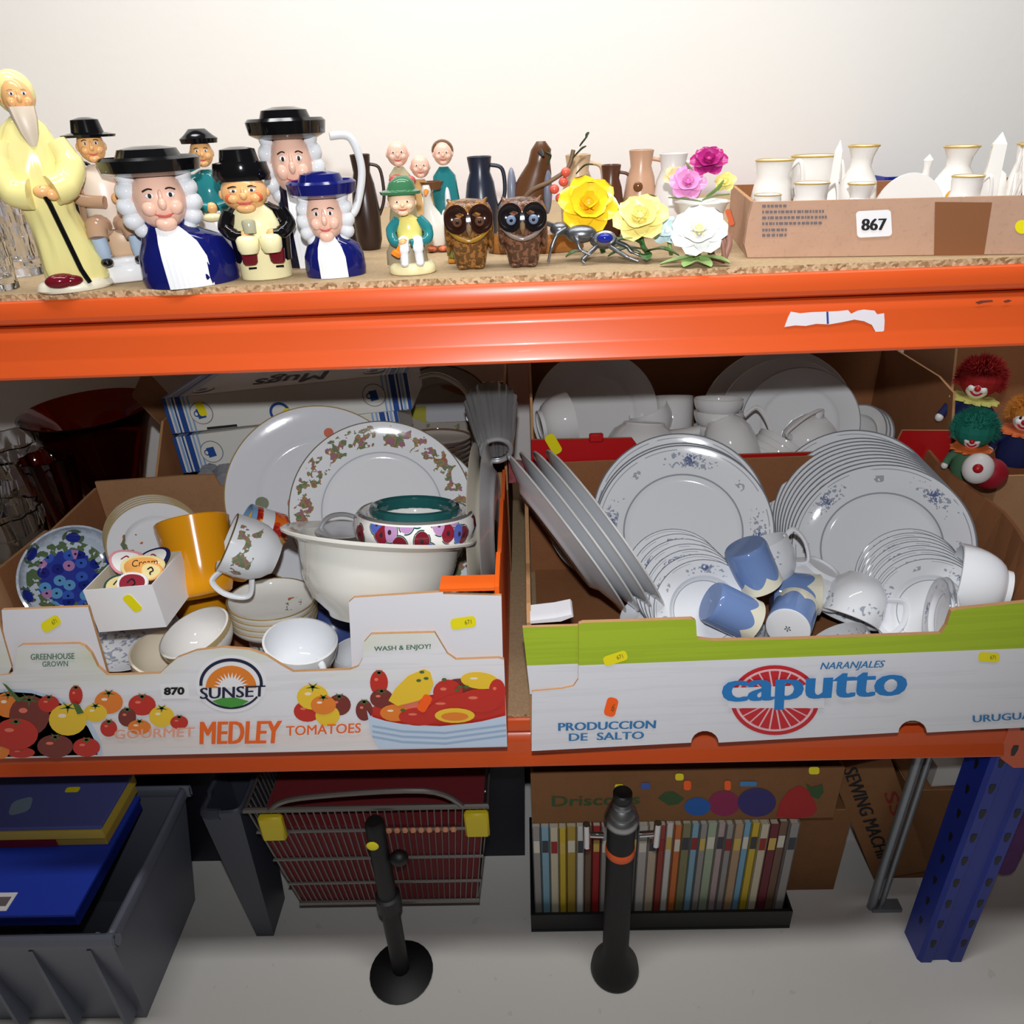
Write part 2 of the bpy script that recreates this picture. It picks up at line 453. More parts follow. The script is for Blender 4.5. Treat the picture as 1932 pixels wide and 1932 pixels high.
for q in ([(1840, 570), (1850, 567), (1872, 566), (1874, 569), (1856, 571), (1846, 574)], [(1893, 568), (1902, 565), (1909, 567), (1903, 570), (1896, 571)]): decal(mb, q, beam_front)
obj('scuff', mb, mat('scuff', (110, 52, 40), rough=.8), b1, smooth=False)

# ------------------------------------------------------------------ stickers and lot labels
def rrect(cx, cy, w, h, ang, r=0.35, n=5):
    out = []; rr = min(w, h)*r
    for sx, sy, a0 in ((1, 1, 0), (-1, 1, 90), (-1, -1, 180), (1, -1, 270)):
        for i in range(n):
            a = math.radians(a0+90*i/(n-1)); out.append((sx*(w/2-rr)+rr*math.cos(a), sy*(h/2-rr)+rr*math.sin(a)))
    c, s_ = math.cos(math.radians(ang)), math.sin(math.radians(ang))
    return [(cx+c*x-s_*y, cy+s_*x+c*y) for x, y in out]
def sticker(par, fn, cx, cy, w, h, ang, m_=None, txt='671', up=0.0):
    """small price sticker; fn(px, py, lift) maps picture pixels of a real surface to space."""
    mb = MB(); decal(mb, rrect(cx, cy, w, h, ang), lambda a, b: fn(a, b, 0.0007))
    o = obj('price_sticker', mb, m_ or YEL, par, world=True, smooth=False)
    if txt:
        c, s_ = math.cos(math.radians(ang)), math.sin(math.radians(ang)); L = max(w, h)
        def P(u, v): return fn(cx+c*u-s_*v, cy+s_*u+c*v, 0.0011)
        mb = MB()
        put_text(mb, txt, P(w*.06, h*.2), P(w*.32, h*.2), P(w*.06, -h*.2)); obj('lettering', mb, mat('sticker_ink', (96, 88, 20), rough=.8), o, world=True, smooth=False)
    return o
def plane_fn(p0, n):
    p0 = Vector(p0); n = Vector(n).normalized()
    def fn(px, py, lift=0.0):
        d = ray(px, py); t = (p0+n*lift-CAM).dot(n)/d.dot(n); return CAM+d*t
    return fn
def panel(name, poly_px, fn, n, th, mats, par, mi=(0, 1, 2), **kw):
    """flat board whose outer face is the picture outline carried to a real plane; th = thickness away from the viewer."""
    n = Vector(n).normalized(); mb = MB(); P = [fn(*p) for p in poly_px]; k = len(P)
    vs = P+[p-n*th for p in P]
    fs = [tuple(range(k)), tuple(range(k, 2*k))[::-1]]+[(i, (i+1) % k, k+(i+1) % k, k+i) for i in range(k)]
    mb.add(vs, fs, 0); mb.m = [mi[0], mi[1]]+[mi[2]]*k
    return obj(name, mb, mats, par, world=True, smooth=False, **kw)

# ------------------------------------------------------------------ left tray: white printed tomato box
LX0, LX1, LY0, LY1 = -0.690, -0.037, -0.052, 0.33
LFN = plane_fn((0, LY0, 0), (0, -1, 0)); LIN = plane_fn((0, LY0+0.0045, 0), (0, -1, 0))
tb = thing('tomato_box', 'white cardboard tray printed with tomatoes and an orange sun logo, crammed with mixed crockery', 'box', (-0.34, 0.14, SH0))
g = G('tray_print', (230, 228, 232), rough=0.5, spec=0.35)
n = g.noise(5.5, vec=g.comb(g.x, 0.0, g.z*2.2), detail=1.0); band = (1.0-((g.z-0.155)/0.05).abs()).max(0.0)
g.mix(((n-0.42)*4.0).max(0.0).min(1.0)*band*0.85, (196, 204, 130))
st = g.noise(14, vec=g.comb(g.x*0.25, 0.0, g.z*6.0), detail=2.0); g.mix((st > 0.55)*0.25, (208, 206, 208)); low = (1.0-((g.z-0.02)/0.03).abs()).max(0.0); g.mix(low*0.35, (238, 208, 186))
TRAY = g.done()
TRAY_W = mat('tray_white', (226, 224, 230), rough=0.45); TRAY_O = mat('tray_orange', (246, 104, 26), rough=0.45)
front = [(-75, 1283), (5, 1274), (20, 1272), (28, 1262), (33, 1222), (42, 1217), (148, 1215), (160, 1220), (172, 1233), (184, 1258), (202, 1274), (250, 1273), (302, 1271), (312, 1261), (335, 1241), (370, 1228), (420, 1222), (470, 1226), (502, 1237), (530, 1255), (553, 1268), (660, 1264), (676, 1258), (684, 1243), (687, 1212), (700, 1197), (820, 1194), (832, 1214), (844, 1234), (860, 1245), (940, 1242), (951, 1245), (957, 1409), (190, 1427), (-80, 1433)]
fp = panel('front_panel', front, LFN, (0, -1, 0), 0.004, [TRAY, TRAY_W, CARD_EDGE], tb)
panel('end_flap', [(3, 1151), (166, 1145), (204, 1276), (206, 1300), (30, 1300), (24, 1262), (6, 1190)], LIN, (0, -1, 0), 0.004, [TRAY_W, CARD, CARD_EDGE], tb)
panel('end_flap', [(658, 1137), (668, 1128), (836, 1117), (836, 1121), (946, 1124), (950, 1300), (680, 1300), (664, 1262)], LIN, (0, -1, 0), 0.004, [TRAY_W, CARD, CARD_EDGE], tb)
panel('end_flap', [(-60, 1160), (-6, 1160), (2, 1190), (22, 1258), (14, 1275), (-70, 1300)], plane_fn((0, LY0+0.002, 0), (0, -1, 0)), (0, -1, 0), 0.004, [TRAY, CARD, CARD_EDGE], tb)
mb = MB().box((-0.072, LY0+0.018, 0.2355), (0.06, 0.026, 0.004)); obj('folded_lip', mb, TRAY_O, tb, world=True, label='orange folded lip at the tray corner', smooth=False)
def wall_x(name, x, prof, th, mats, par, mi):
    """side wall in a plane of constant x; prof = (y, z) outline."""
    mb = MB().prism(prof, x, x+th, mi, map=lambda u, v, h: (h, u, v)); return obj(name, mb, mats, par, world=True, smooth=False)
Z0 = SH0+0.0005
wall_x('side_panel', LX1-0.005, [(LY0+0.009, Z0), (LY0+0.009, 0.236), (0.03, 0.236), (0.05, 0.222), (0.2, 0.222), (0.22, 0.204), (LY1, 0.204), (LY1, Z0)], 0.005, [CARD_IN, TRAY_O, TRAY_O], tb, (0, 1, 2))
wall_x('side_panel', LX0, [(LY0+0.009, Z0), (LY0+0.009, 0.23), (0.0, 0.215), (0.08, 0.200), (0.19, 0.196), (0.20, 0.190), (LY1, 0.194), (LY1, Z0)], 0.005, [TRAY_W, CARD_IN, CARD_EDGE], tb, (0, 1, 2))
bk = [(LX0+0.006, Z0), (LX0+0.006, 0.206), (-0.545, 0.212), (-0.493, 0.212), (-0.487, 0.192), (-0.38, 0.184), (-0.2, 0.184), (-0.043, 0.2), (-0.043, Z0)]
obj('back_panel', MB().prism(bk, LY1-0.004, LY1, (0, 0, 1), map=lambda u, v, h: (u, h, v)), [CARD, CARD_EDGE], tb, world=True, smooth=False)
obj('base_panel', MB().box(((LX0+LX1)/2, (LY0+LY1)/2+0.002, Z0+0.002), (LX1-LX0-0.012, LY1-LY0-0.014, 0.004)), CARD_IN, tb, world=True, smooth=False)
# inner corner tabs of the left end
obj('corner_tab', MB().prism([(0, 0), (0.05, 0.0), (0.05, 0.006), (0.02, 0.012), (0.0, 0.012)], 0.1, 0.205, 0, map=lambda u, v, h: (LX0+0.006+v, 0.02+u, h)), CARD, tb, world=True, smooth=False)
# --- print
def P1(a, b): return LFN(a, b, 0.0006)
def P2(a, b): return LFN(a, b, 0.0010)
def P3(a, b): return LFN(a, b, 0.0014)
def prt(nm, c): return mat(nm, c, rough=0.5)
TO = [prt('tomato_red', (196, 46, 34)), prt('tomato_orange', (232, 128, 44)), prt('tomato_yellow', (238, 196, 50)), prt('tomato_brown', (122, 48, 40)), prt('tomato_pale', (234, 120, 96)), prt('stalk_green', (72, 104, 52)), prt('print_black', (26, 24, 24)), prt('print_bowl_blue', (196, 212, 232)), prt('print_bowl_shade', (158, 180, 208)), prt('tomato_glint', (250, 226, 200))]
TLIFT = [0]
def tomato(mb, cx, cy, rx, ry, c, rot=0, stalk=True, base=0.0006):
    TLIFT[0] += 1; b_ = base+0.00008*(TLIFT[0] % 12)
    fn1 = lambda a, b: LFN(a, b, b_); fn2 = lambda a, b: LFN(a, b, b_+0.00004)
    pts = circ(0, 0, rx, ry, 20); ca, sa = math.cos(math.radians(rot)), math.sin(math.radians(rot))
    decal(mb, [(cx+ca*x-sa*y, cy+sa*x+ca*y) for x, y in pts], fn1, c)
    if stalk:
        for a in (0, 72, 144, 216, 288):
            t = math.radians(a+20); L = 0.42*min(rx, ry)
            decal(mb, [(cx-3*math.sin(t), cy-ry*0.78+2*math.cos(t)), (cx+L*math.cos(t)*1.5, cy-ry*0.78+L*math.sin(t)), (cx+3*math.sin(t), cy-ry*0.78-2*math.cos(t))], fn2, 5)
    decal(mb, circ(cx-rx*0.3, cy-ry*0.25, rx*0.22, ry*0.13, 10), fn2, 9 if c in (1, 2) else 4)
mb = MB()
for t in ((143, 1312, 13, 19, 0), (205, 1325, 27, 22, 1), (180, 1345, 22, 17, 2), (268, 1330, 26, 20, 0), (240, 1353, 17, 18, 3), (305, 1352, 24, 20, 2), (263, 1372, 22, 14, 1), (338, 1363, 17, 13, 0), (205, 1374, 16, 16, 0)): tomato(mb, *t)
obj('tomato_print', mb, TO, fp, world=True, label='printed cluster of tomatoes left of the logo', smooth=False); mb = MB()
for t in ((590, 1315, 30, 24, 2), (610, 1330, 24, 18, 1), (640, 1330, 22, 20, 3), (580, 1342, 26, 20, 0), (618, 1350, 23, 20, 2)): tomato(mb, *t)
obj('tomato_print', mb, TO, fp, world=True, label='printed pile of tomatoes right of the logo', smooth=False); mb = MB()
for t in ((715, 1288, 17, 24, 0), (720, 1318, 22, 18, 3), (687, 1340, 16, 20, 3)): tomato(mb, *t)
obj('tomato_print', mb, TO, fp, world=True, label='printed tomatoes beside the pale blue bowl', smooth=False)
mb = MB()
decal(mb, [(-75, 1330), (-30, 1306), (15, 1299), (60, 1302), (110, 1316), (150, 1340), (175, 1368), (190, 1398), (194, 1424), (-78, 1430)], P1, 7)
decal(mb, [(-75, 1336), (-30, 1312), (15, 1305), (60, 1308), (106, 1322), (143, 1346), (166, 1372), (180, 1400), (184, 1424), (-78, 1430)], P1, 6)
for v in range(0, len(mb.v)): pass
for t in ((15, 1330, 26, 24, 1), (55, 1350, 38, 38, 3), (92, 1328, 20, 16, 0), (128, 1358, 36, 30, 2), (30, 1385, 42, 30, 0), (104, 1408, 34, 22, 3), (163, 1410, 26, 18, 0), (-30, 1360, 30, 30, 0), (40, 1420, 26, 10, 0), (2, 1416, 16, 16, 1)): tomato(mb, *t, base=0.0012)
P6 = lambda a, b: LFN(a, b, 0.0026)
decal(mb, [(4, 1288), (12, 1292), (36, 1316), (52, 1312), (36, 1324), (30, 1322)], P6, 5); decal(mb, [(136, 1325), (150, 1330), (158, 1345), (146, 1348)], P6, 5)
obj('tomato_bowl_print', mb, TO, fp, world=True, label='printed dark bowl of mixed tomatoes at the left end', smooth=False)
mb = MB()
bowlp = [(692, 1340), (700, 1352), (740, 1364), (800, 1371), (860, 1369), (915, 1360), (954, 1350), (957, 1408), (715, 1413), (700, 1385)]
decal(mb, [(694, 1336), (705, 1356), (760, 1366), (830, 1370), (900, 1363), (954, 1350), (953, 1300), (880, 1300), (760, 1320)], P1, 0)
for t in ((770, 1310, 26, 14, 0, -20), (845, 1306, 28, 24, 0), (905, 1284, 36, 16, 2, 5), (745, 1345, 28, 16, 1), (790, 1352, 38, 17, 0), (845, 1332, 46, 18, 0, -25), (905, 1322, 42, 22, 0), (938, 1305, 16, 24, 0), (870, 1300, 40, 20, 3), (775, 1332, 22, 22, 4), (815, 1330, 26, 14, 0)): tomato(mb, *t[:5], rot=t[5] if len(t) > 5 else 0, stalk=False, base=0.0009)
P4 = lambda a, b: LFN(a, b, 0.0022)
P5 = lambda a, b: LFN(a, b, 0.0024)
decal(mb, [(733, 1322), (745, 1300), (770, 1275), (800, 1262), (812, 1268), (818, 1290), (810, 1310), (790, 1322), (750, 1332)], P4, 2)
decal(mb, circ(858, 1350, 38, 14, 18), P4, 2); decal(mb, circ(858, 1352, 26, 8, 16), P5, 1)
for a, b in ((796, 1268), (790, 1284), (804, 1280), (838, 1282), (862, 1302), (880, 1296), (868, 1296), (760, 1340)): decal(mb, circ(a, b, 5, 3, 7), P5, 5)
decal(mb, bowlp, P5, 7)
for yy in (1376, 1386, 1396): decal(mb, [(702, yy-8), (760, yy+2), (840, yy+5), (955, yy-10), (955, yy-6), (840, yy+9), (760, yy+6), (703, yy-4)], lambda a, b: LFN(a, b, 0.0026), 8)
obj('salad_bowl_print', mb, TO, fp, world=True, label='printed pale blue bowl heaped with cut tomatoes at the right end', smooth=False)
# logo
LG = [WHITE_PRINT, prt('logo_navy', (22, 28, 60)), prt('logo_orange', (226, 128, 40)), prt('logo_green', (70, 150, 58)), prt('medley_orange', (240, 104, 30)), prt('gourmet_peach', (240, 168, 140)), prt('tagline_green', (86, 120, 96)), INK]
mb = MB(); cx, cy = 436, 1290
def ring(mb, cx, cy, rx, ry, w, a0, a1, fn, mi, n=40):
    o = circ(cx, cy, rx, ry, n, a0, a1); i = circ(cx, cy, rx-w, ry-w, n, a0, a1)
    for k in range(n-1): decal(mb, [o[k], o[k+1], i[k+1], i[k]], fn, mi)
decal(mb, circ(cx, cy, 67, 54, 40), P1, 0)
ring(mb, cx, cy, 60, 48, 6, 175, 365, P2, 1); ring(mb, cx, cy, 60, 48, 4, 32, 148, P2, 1)
decal(mb, circ(cx, cy+8, 48, 42, 30, 180, 360), P2, 2)
decal(mb, circ(cx, cy+8, 22, 19, 24, 180, 360), P3, 0)
for a in range(190, 360, 14):
    t = math.radians(a); u = (math.cos(t), math.sin(t)); w = (-u[1]*2.2, u[0]*2.2)
    decal(mb, [(cx+22*u[0]+w[0], cy+8+19*u[1]+w[1]), (cx+34*u[0], cy+8+30*u[1]), (cx+22*u[0]-w[0], cy+8+19*u[1]-w[1])], P3, 0)
decal(mb, [(cx-36, cy+33), (cx-18, cy+27), (cx+8, cy+26), (cx+34, cy+33), (cx+18, cy+42), (cx, cy+45), (cx-18, cy+42)], P3, 3)
put_text(mb, 'SUNSET', P3(378, 1319), P3(499, 1314), P3(378, 1298), 1, 0, 0.008)
obj('sun_logo', mb, LG, fp, world=True, label='printed round sun logo with navy lettering', smooth=False)
def word(par, body, bl, br, tl, m_, fat=0.0, label=None):
    mb = MB(); put_text(mb, body, bl, br, tl, 0, 0, fat); return obj('lettering', mb, m_, par, world=True, label=label, smooth=False)
word(fp, 'MEDLEY', P3(378, 1404), P3(527, 1402), P3(379, 1362), LG[4], 0.012, 'large orange printed word')
word(fp, 'GOURMET', P3(216, 1394), P3(366, 1389), P3(216, 1377), LG[5], 0.004, 'pale peach printed word')
word(fp, 'TOMATOES', P3(540, 1388), P3(680, 1382), P3(540, 1370), LG[4], 0.003, 'small orange printed word')
word(fp, 'GREENHOUSE', P2(58, 1245), P2(140, 1243), P2(58, 1234), LG[6], 0.004); word(fp, 'GROWN', P2(80, 1258), P2(128, 1257), P2(80, 1248), LG[6], 0.004)
word(fp, 'WASH & ENJOY!', P2(706, 1231), P2(812, 1226), P2(706, 1220), LG[6], 0.004)
mb = MB(); decal(mb, [(301, 1291), (354, 1288), (358, 1318), (306, 1319)], P1); ll = obj('lot_label', mb, WHITE_PRINT, fp, world=True, label='small white lot label numbered 870', smooth=False)
mb = MB(); put_text(mb, '870', P2(309, 1312), P2(348, 1311), P2(309, 1297), 0, 0.05); obj('lettering', mb, INK, ll, world=True, smooth=False)
LINP = lambda a, b, l=0: plane_fn((0, LY0+0.0045, 0), (0, -1, 0))(a, b, l)
sticker(tb, LINP, 96, 1177, 38, 21, -32); sticker(tb, LINP, 874, 1175, 48, 21, -8); sticker(fp, lambda a, b, l=0: LFN(a, b, l+0.0022), 801, 1327, 18, 34, 30, ORG_ST, txt=None)

# ------------------------------------------------------------------ right tray: green and white citrus box
RX0, RX1, RY1 = -0.008, 0.592, 0.345
ru = Vector((1, 0.036, 0)).normalized(); rn = Vector((ru.y, -ru.x, 0)); RP0 = Vector((-0.007, -0.0595, 0))
RFN = plane_fn(RP0, rn); RIN = plane_fn(RP0-rn*0.003, rn)
cb = thing('citrus_box', 'green and white cardboard citrus tray packed with a blue-floral dinner service', 'box', (0.29, 0.14, SH0))
g = G('citrus_print', (222, 222, 228), rough=0.5, spec=0.35)
n = g.noise(30, vec=g.comb(g.x*0.1, 0.0, g.z*4), detail=3); g.mix((n > 0.56)*0.22, (202, 202, 210)); lo = g.noise(6, detail=3)
g.mix((g.z+g.x*0.012 > 0.1265), (164, 188, 46)); g.mix((g.z+g.x*0.012 > 0.1265)*(n > 0.5)*0.3, (146, 168, 40)); CIT = g.done()
CIT_W = mat('citrus_white', (220, 220, 226), rough=0.5)
def botx(x): return 1417+(x-1003)*(1372-1417)/929.0
bot = [(2040, botx(2040))]
for cx_, r_ in ((1722, 27), (1330, 26)):
    for a in range(0, 181, 20):
        t = math.radians(a); bot.append((cx_+r_*math.cos(t), botx(cx_)-(r_*0.85)*math.sin(t)))
bot += [(1003, 1417)]
f2 = [(1003.5, 1305), (1060, 1300), (1082, 1295), (1091, 1282), (1092, 1178), (1100, 1175), (1200, 1172), (1306, 1168), (1313, 1172), (1315, 1205), (1345, 1209), (1500, 1206), (1775, 1196), (1786, 1180), (1795, 1153), (1805, 1150), (2015, 1128)]
fp2 = panel('front_panel', f2+bot, RFN, rn, 0.005, [CIT, CARD_IN, CARD_EDGE], cb)
panel('corner_tab', [(986, 1184), (1083, 1181), (1100, 1180), (1100, 1310), (1000, 1310)], RIN, rn, 0.004, [CIT, CARD_IN, CARD_EDGE], cb)
obj('folded_lip', MB().prism([(-0.004, 0.190), (0.03, 0.192), (0.044, 0.198), (0.042, 0.201), (0.024, 0.197), (-0.004, 0.194)], -0.05, -0.02, map=lambda u, v, h: (u, h, v)), CIT_W, cb, world=True, label='white folded corner lip', smooth=False)
wall_x('side_panel', RX0, [(-0.048, Z0), (-0.048, 0.19), (-0.02, 0.197), (0.04, 0.183), (0.10, 0.175), (0.2, 0.205), (0.26, 0.212), (RY1, 0.212), (RY1, Z0)], 0.005, [CIT_W, CARD_IN, CARD_EDGE], cb, (0, 1, 2))
mb = MB(); N = 10; yy = [-0.03+(RY1+0.03)*i/N for i in range(N+1)]
def rw(y, z): t = (y+0.03)/0.375; return RX1-0.006+0.030*t*(z/0.2)+0.028*math.sin(t*PI)**3*(z/0.2)
rings = []
for y in yy:
    zt = 0.208-0.010*math.sin((y+0.03)/0.375*PI)
    rings.append([(rw(y, Z0), y, Z0), (rw(y, 0.1), y, 0.1), (rw(y, zt), y, zt), (rw(y, zt)+0.005, y, zt), (rw(y, 0.1)+0.005, y, 0.1), (rw(y, Z0)+0.005, y, Z0)])
obj('side_panel', MB().loft(rings), CARD_IN, cb, world=True, smooth=False)
bk2 = [(RX0+0.006, Z0), (RX0+0.006, 0.206), (0.12, 0.208), (0.3, 0.204), (0.585, 0.206), (0.585, Z0)]
obj('back_panel', MB().prism(bk2, RY1-0.004, RY1, (0, 0, 1), map=lambda u, v, h: (u, h, v)), [CARD_IN, CARD_EDGE], cb, world=True, smooth=False)
obj('base_panel', MB().box((0.292, 0.156, Z0+0.002), (0.575, 0.368, 0.004)), CARD_IN, cb, world=True, smooth=False)
# print
def Q1(a, b): return RFN(a, b, 0.0006)
def Q2(a, b): return RFN(a, b, 0.0010)
def Q3(a, b): return RFN(a, b, 0.0014)
def Q4(a, b): return RFN(a, b, 0.0019)
def Q5(a, b): return RFN(a, b, 0.0025)
CL = [prt('citrus_red', (196, 34, 44)), prt('citrus_pink', (236, 190, 196)), prt('citrus_blue', (32, 120, 190)), prt('citrus_ink', (52, 118, 172)), CIT_W]
mb = MB(); cx, cy = 1462, 1321
decal(mb, circ(cx, cy, 84, 66, 48), Q1, 0); decal(mb, circ(cx, cy, 76, 59, 48), Q2, 1)
for k in range(22):
    a0 = k*360/22+1.2; a1 = (k+1)*360/22-1.2
    pts = [(cx+12*math.cos(math.radians((a0+a1)/2)), cy+9*math.sin(math.radians((a0+a1)/2)))]+circ(cx, cy, 71, 55, 4, a0, a1)
    decal(mb, pts, Q3, 0)
decal(mb, [(1374, 1298), (1555, 1292), (1555, 1336), (1374, 1336)], Q4, 4)
obj('fruit_logo', mb, CL, fp2, world=True, label='printed red citrus slice logo', smooth=False)
mb = MB()
put_text(mb, 'caputto', Q5(1366, 1343), Q5(1702, 1330), Q5(1366, 1278), 2, 0, 0.012); obj('lettering', mb, CL, fp2, world=True, label='large blue printed word over the red slice', smooth=False)
word(fp2, 'NARANJALES', Q2(1546, 1267), Q2(1664, 1263), Q2(1552, 1250), CL[3], 0.004); word(fp2, 'PRODUCCION', Q2(1054, 1379), Q2(1236, 1374), Q2(1054, 1364), CL[3], 0.006); word(fp2, 'DE  SALTO', Q2(1074, 1398), Q2(1214, 1394), Q2(1074, 1384), CL[3], 0.006); word(fp2, 'URUGUAY', Q2(1836, 1363), Q2(1962, 1355), Q2(1836, 1350), CL[3], 0.006)
sticker(fp2, RFN, 1161, 1242, 46, 19, -18); sticker(fp2, RFN, 1866, 1240, 40, 18, 3); sticker(fp2, RFN, 1153, 1334, 22, 36, 15, ORG_ST, txt='6')

# ------------------------------------------------------------------ china materials
def china(name, rgb=(232, 234, 238), **kw):
    return G(name, rgb, rough=kw.get('rough', 0.07), spec=0.5, coat=0.0)
WHITE_C = china('white_china').done(); CREAM_C = china('cream_china', (238, 226, 204)).done(); GREY_C = china('glazed_offwhite', (232, 230, 222)).done()
GOLD = mat('gilt', (176, 150, 92), rough=0.3, metal=0.6); GOLD_DK = mat('dark_gilt', (120, 104, 70), rough=0.35, metal=0.4); SILV = mat('platinum_line', (140, 142, 146), rough=0.25, metal=0.7)
def blue_floral(name, R, rep=4, ph=0.0, c=0.83, half=0.085, line=0.665):
    g = china(name); r = g.r()*(1.0/R); s_ = g.ang()*(rep/(2*PI))+(10.0+ph); u = (s_.frac()-0.5).abs(); v = ((r-c)/half).abs()
    n = g.noise(210, detail=1.5); n2 = g.noise(420, detail=1.0)
    env = (1.0-u/0.27).max(0.0)
    flower = (n > (0.665-0.26*env+0.08*v)) * (u < 0.27) * (v < 1.0)
    g.mix(flower*0.75, (128, 138, 160)); core = (n2 > (0.78-1.9*(0.12-u).max(0.0)*1.6+0.1*v))*(u < 0.10)*(v < 0.8)
    g.mix(core*0.85, (74, 90, 146))
    bow = (n > 0.50)*(u > 0.452)*(v < 0.45); g.mix(bow*0.7, (134, 138, 150))
    dash = (g.noise(30, detail=0) > 0.44); g.mix(((r-0.945).abs() < 0.006)*dash*0.6, (120, 126, 140))
    g.mix(((r-line).abs() < 0.009)*0.75, (128, 134, 146)); g.mix((r > 0.982)*0.9, (112, 116, 124))
    return g.done()
def leaf_floral(name, R, lo=0.72, hi=0.95, line=0.655):
    g = china(name); r = g.r()*(1.0/R); n = g.noise(92, detail=3.5); k = g.noise(30, detail=0.0); c = g.noise(130, detail=0.0)
    v = ((r-(lo+hi)/2)/((hi-lo)/2)).abs()
    m1 = (n > (0.475+0.12*v*v))*(v < 1.0)*(k > 0.38)
    col = g.ramp(c, [(0.0, (96, 110, 66)), (0.42, (128, 130, 84)), (0.5, (168, 112, 46)), (0.58, (142, 88, 48)), (0.66, (146, 92, 120))], True)
    g.mix(m1*0.92, col); g.mix(((r-line).abs() < 0.007)*0.45, (120, 126, 140)); g.mix((r > 0.985)*0.9, (116, 104, 78))
    return g.done()
def gilt_rim(name, R, rgb=(232, 234, 238), t=0.975, c=(170, 146, 92), spray=None):
    g = china(name, rgb); r = g.r()*(1.0/R); g.mix((r > t)*0.9, c)
    if spray:
        n = g.noise(75, detail=2.0); d = ((g.x-spray[0]*R)*(g.x-spray[0]*R)+(g.y-spray[1]*R)*(g.y-spray[1]*R)); g.mix((n > 0.55)*(d < (spray[2]*R)**2), g.ramp(g.noise(50, detail=0), [(0, (120, 130, 100)), (0.48, (120, 130, 100)), (0.52, (190, 110, 60))], True))
    return g.done()
def cup_floral(name, z0, z1, leaf=True):
    g = china(name); n = g.noise(90, detail=3); c = g.noise(150, detail=0); v = ((g.z-(z0+z1)/2)/((z1-z0)/2)).abs(); k = g.noise(22, detail=0)
    if leaf: g.mix((n > 0.46+0.12*v*v)*(v < 1.0)*(k > 0.44)*0.92, g.ramp(c, [(0, (100, 112, 70)), (0.45, (130, 130, 88)), (0.52, (150, 104, 56)), (0.6, (140, 84, 110))], True))
    else: g.mix((g.noise(160, detail=2) > 0.56+0.12*v*v)*(v < 1.0)*(k > 0.42)*0.7, (112, 124, 152))
    return g.done()

# ------------------------------------------------------------------ china shapes (metres, axis = local z, origin at the rim plane unless said)
def plate_prof(R, d=0.016):
    return [(0, -d+0.0006), (R*0.56, -d+0.0006), (R*0.57, -d-0.0004), (R*0.60, -d-0.0004), (R*0.625, -d+0.0016), (R*0.68, -d+0.0064), (R*0.985, -0.0010), (R, 0.0), (R*0.992, 0.0008), (R*0.97, 0.0003), (R*0.69, -d+0.0085), (R*0.655, -d+0.0058), (R*0.63, -d+0.0036), (R*0.58, -d+0.0026), (0, -d+0.0026)]
def two(prof):
    h = max(range(len(prof)), key=lambda i: prof[i][1]); return [(p[0], p[1], 0 if i < h else 1) for i, p in enumerate(prof)]
def plate_mesh(R, d=0.016, seg=72): return MB().lathe(plate_prof(R, d), seg)
def bowl_prof(R, h, foot=0.5, t=0.0028, curve=0.55, lip=0.0):
    P = [(0, -h+0.003), (R*foot*0.85, -h+0.003), (R*foot*0.9, -h), (R*foot, -h), (R*foot*1.02, -h+0.006)]
    N = 7
    for i in range(1, N+1):
        a = i/N; P.append((R*(foot+(1-foot)*math.sin(a*PI/2)**(curve+0.25)), -h+0.006+(h-0.006)*a**1.35))
    P[-1] = (R, 0.0)
    if lip: P.append((R+lip, 0.002)); P.append((R+lip-0.001, 0.0045))
    inner = []
    for i in range(N, 0, -1):
        a = i/N; inner.append((max(R*(foot+(1-foot)*math.sin(a*PI/2)**(curve+0.25))-t, 0.001), -h+0.0075+(h-0.0068)*a**1.35))
    inner.append((R*foot*0.7, -h+0.0055)); inner.append((0, -h+0.005))
    return P+inner
def handle_mb(r0, z0, z1, out, rad=0.004, n=10, flat=0.7, mi=0, mb=None):
    """ear handle in the local xz plane on the +x side; the ends run into the wall."""
    pts = spline([(r0-0.002, 0, z0), (r0+out*0.6, 0, z0+0.006), (r0+out, 0, (z0*0.6+z1*0.4)), (r0+out*0.75, 0, z1-0.004), (r0-0.003, 0, z1)], n)
    return (mb or MB()).tube(pts, rad, mi, 8, flat=flat)
def cup(name, label, cat, loc, q, prof, mats, hnd=None, hmat=None, group=None, seg=40):
    t = thing(name, label, cat, loc, group, q)
    obj('body', MB().lathe(prof, seg), mats, t)
    if hnd: obj('handle', handle_mb(*hnd), hmat or (mats[0] if isinstance(mats, list) else mats), t)
    return t
def solid(name, label, cat, mb, mats, loc, q, group=None, ang=40):
    o = obj(name, mb, mats, ang=ang); o.location = loc; o.rotation_mode = 'QUATERNION'; o.rotation_quaternion = q
    return tag(o, label, cat, group)
def dep(R, rpx): return R*F_PX/rpx
def axis(up=1.0, right=0.0, toward=0.0): return (UP*up+RT*right-FW*toward).normalized()
def qa(up=1.0, right=0.0, toward=0.0, spin=0.0): return qn(axis(up, right, toward), spin)

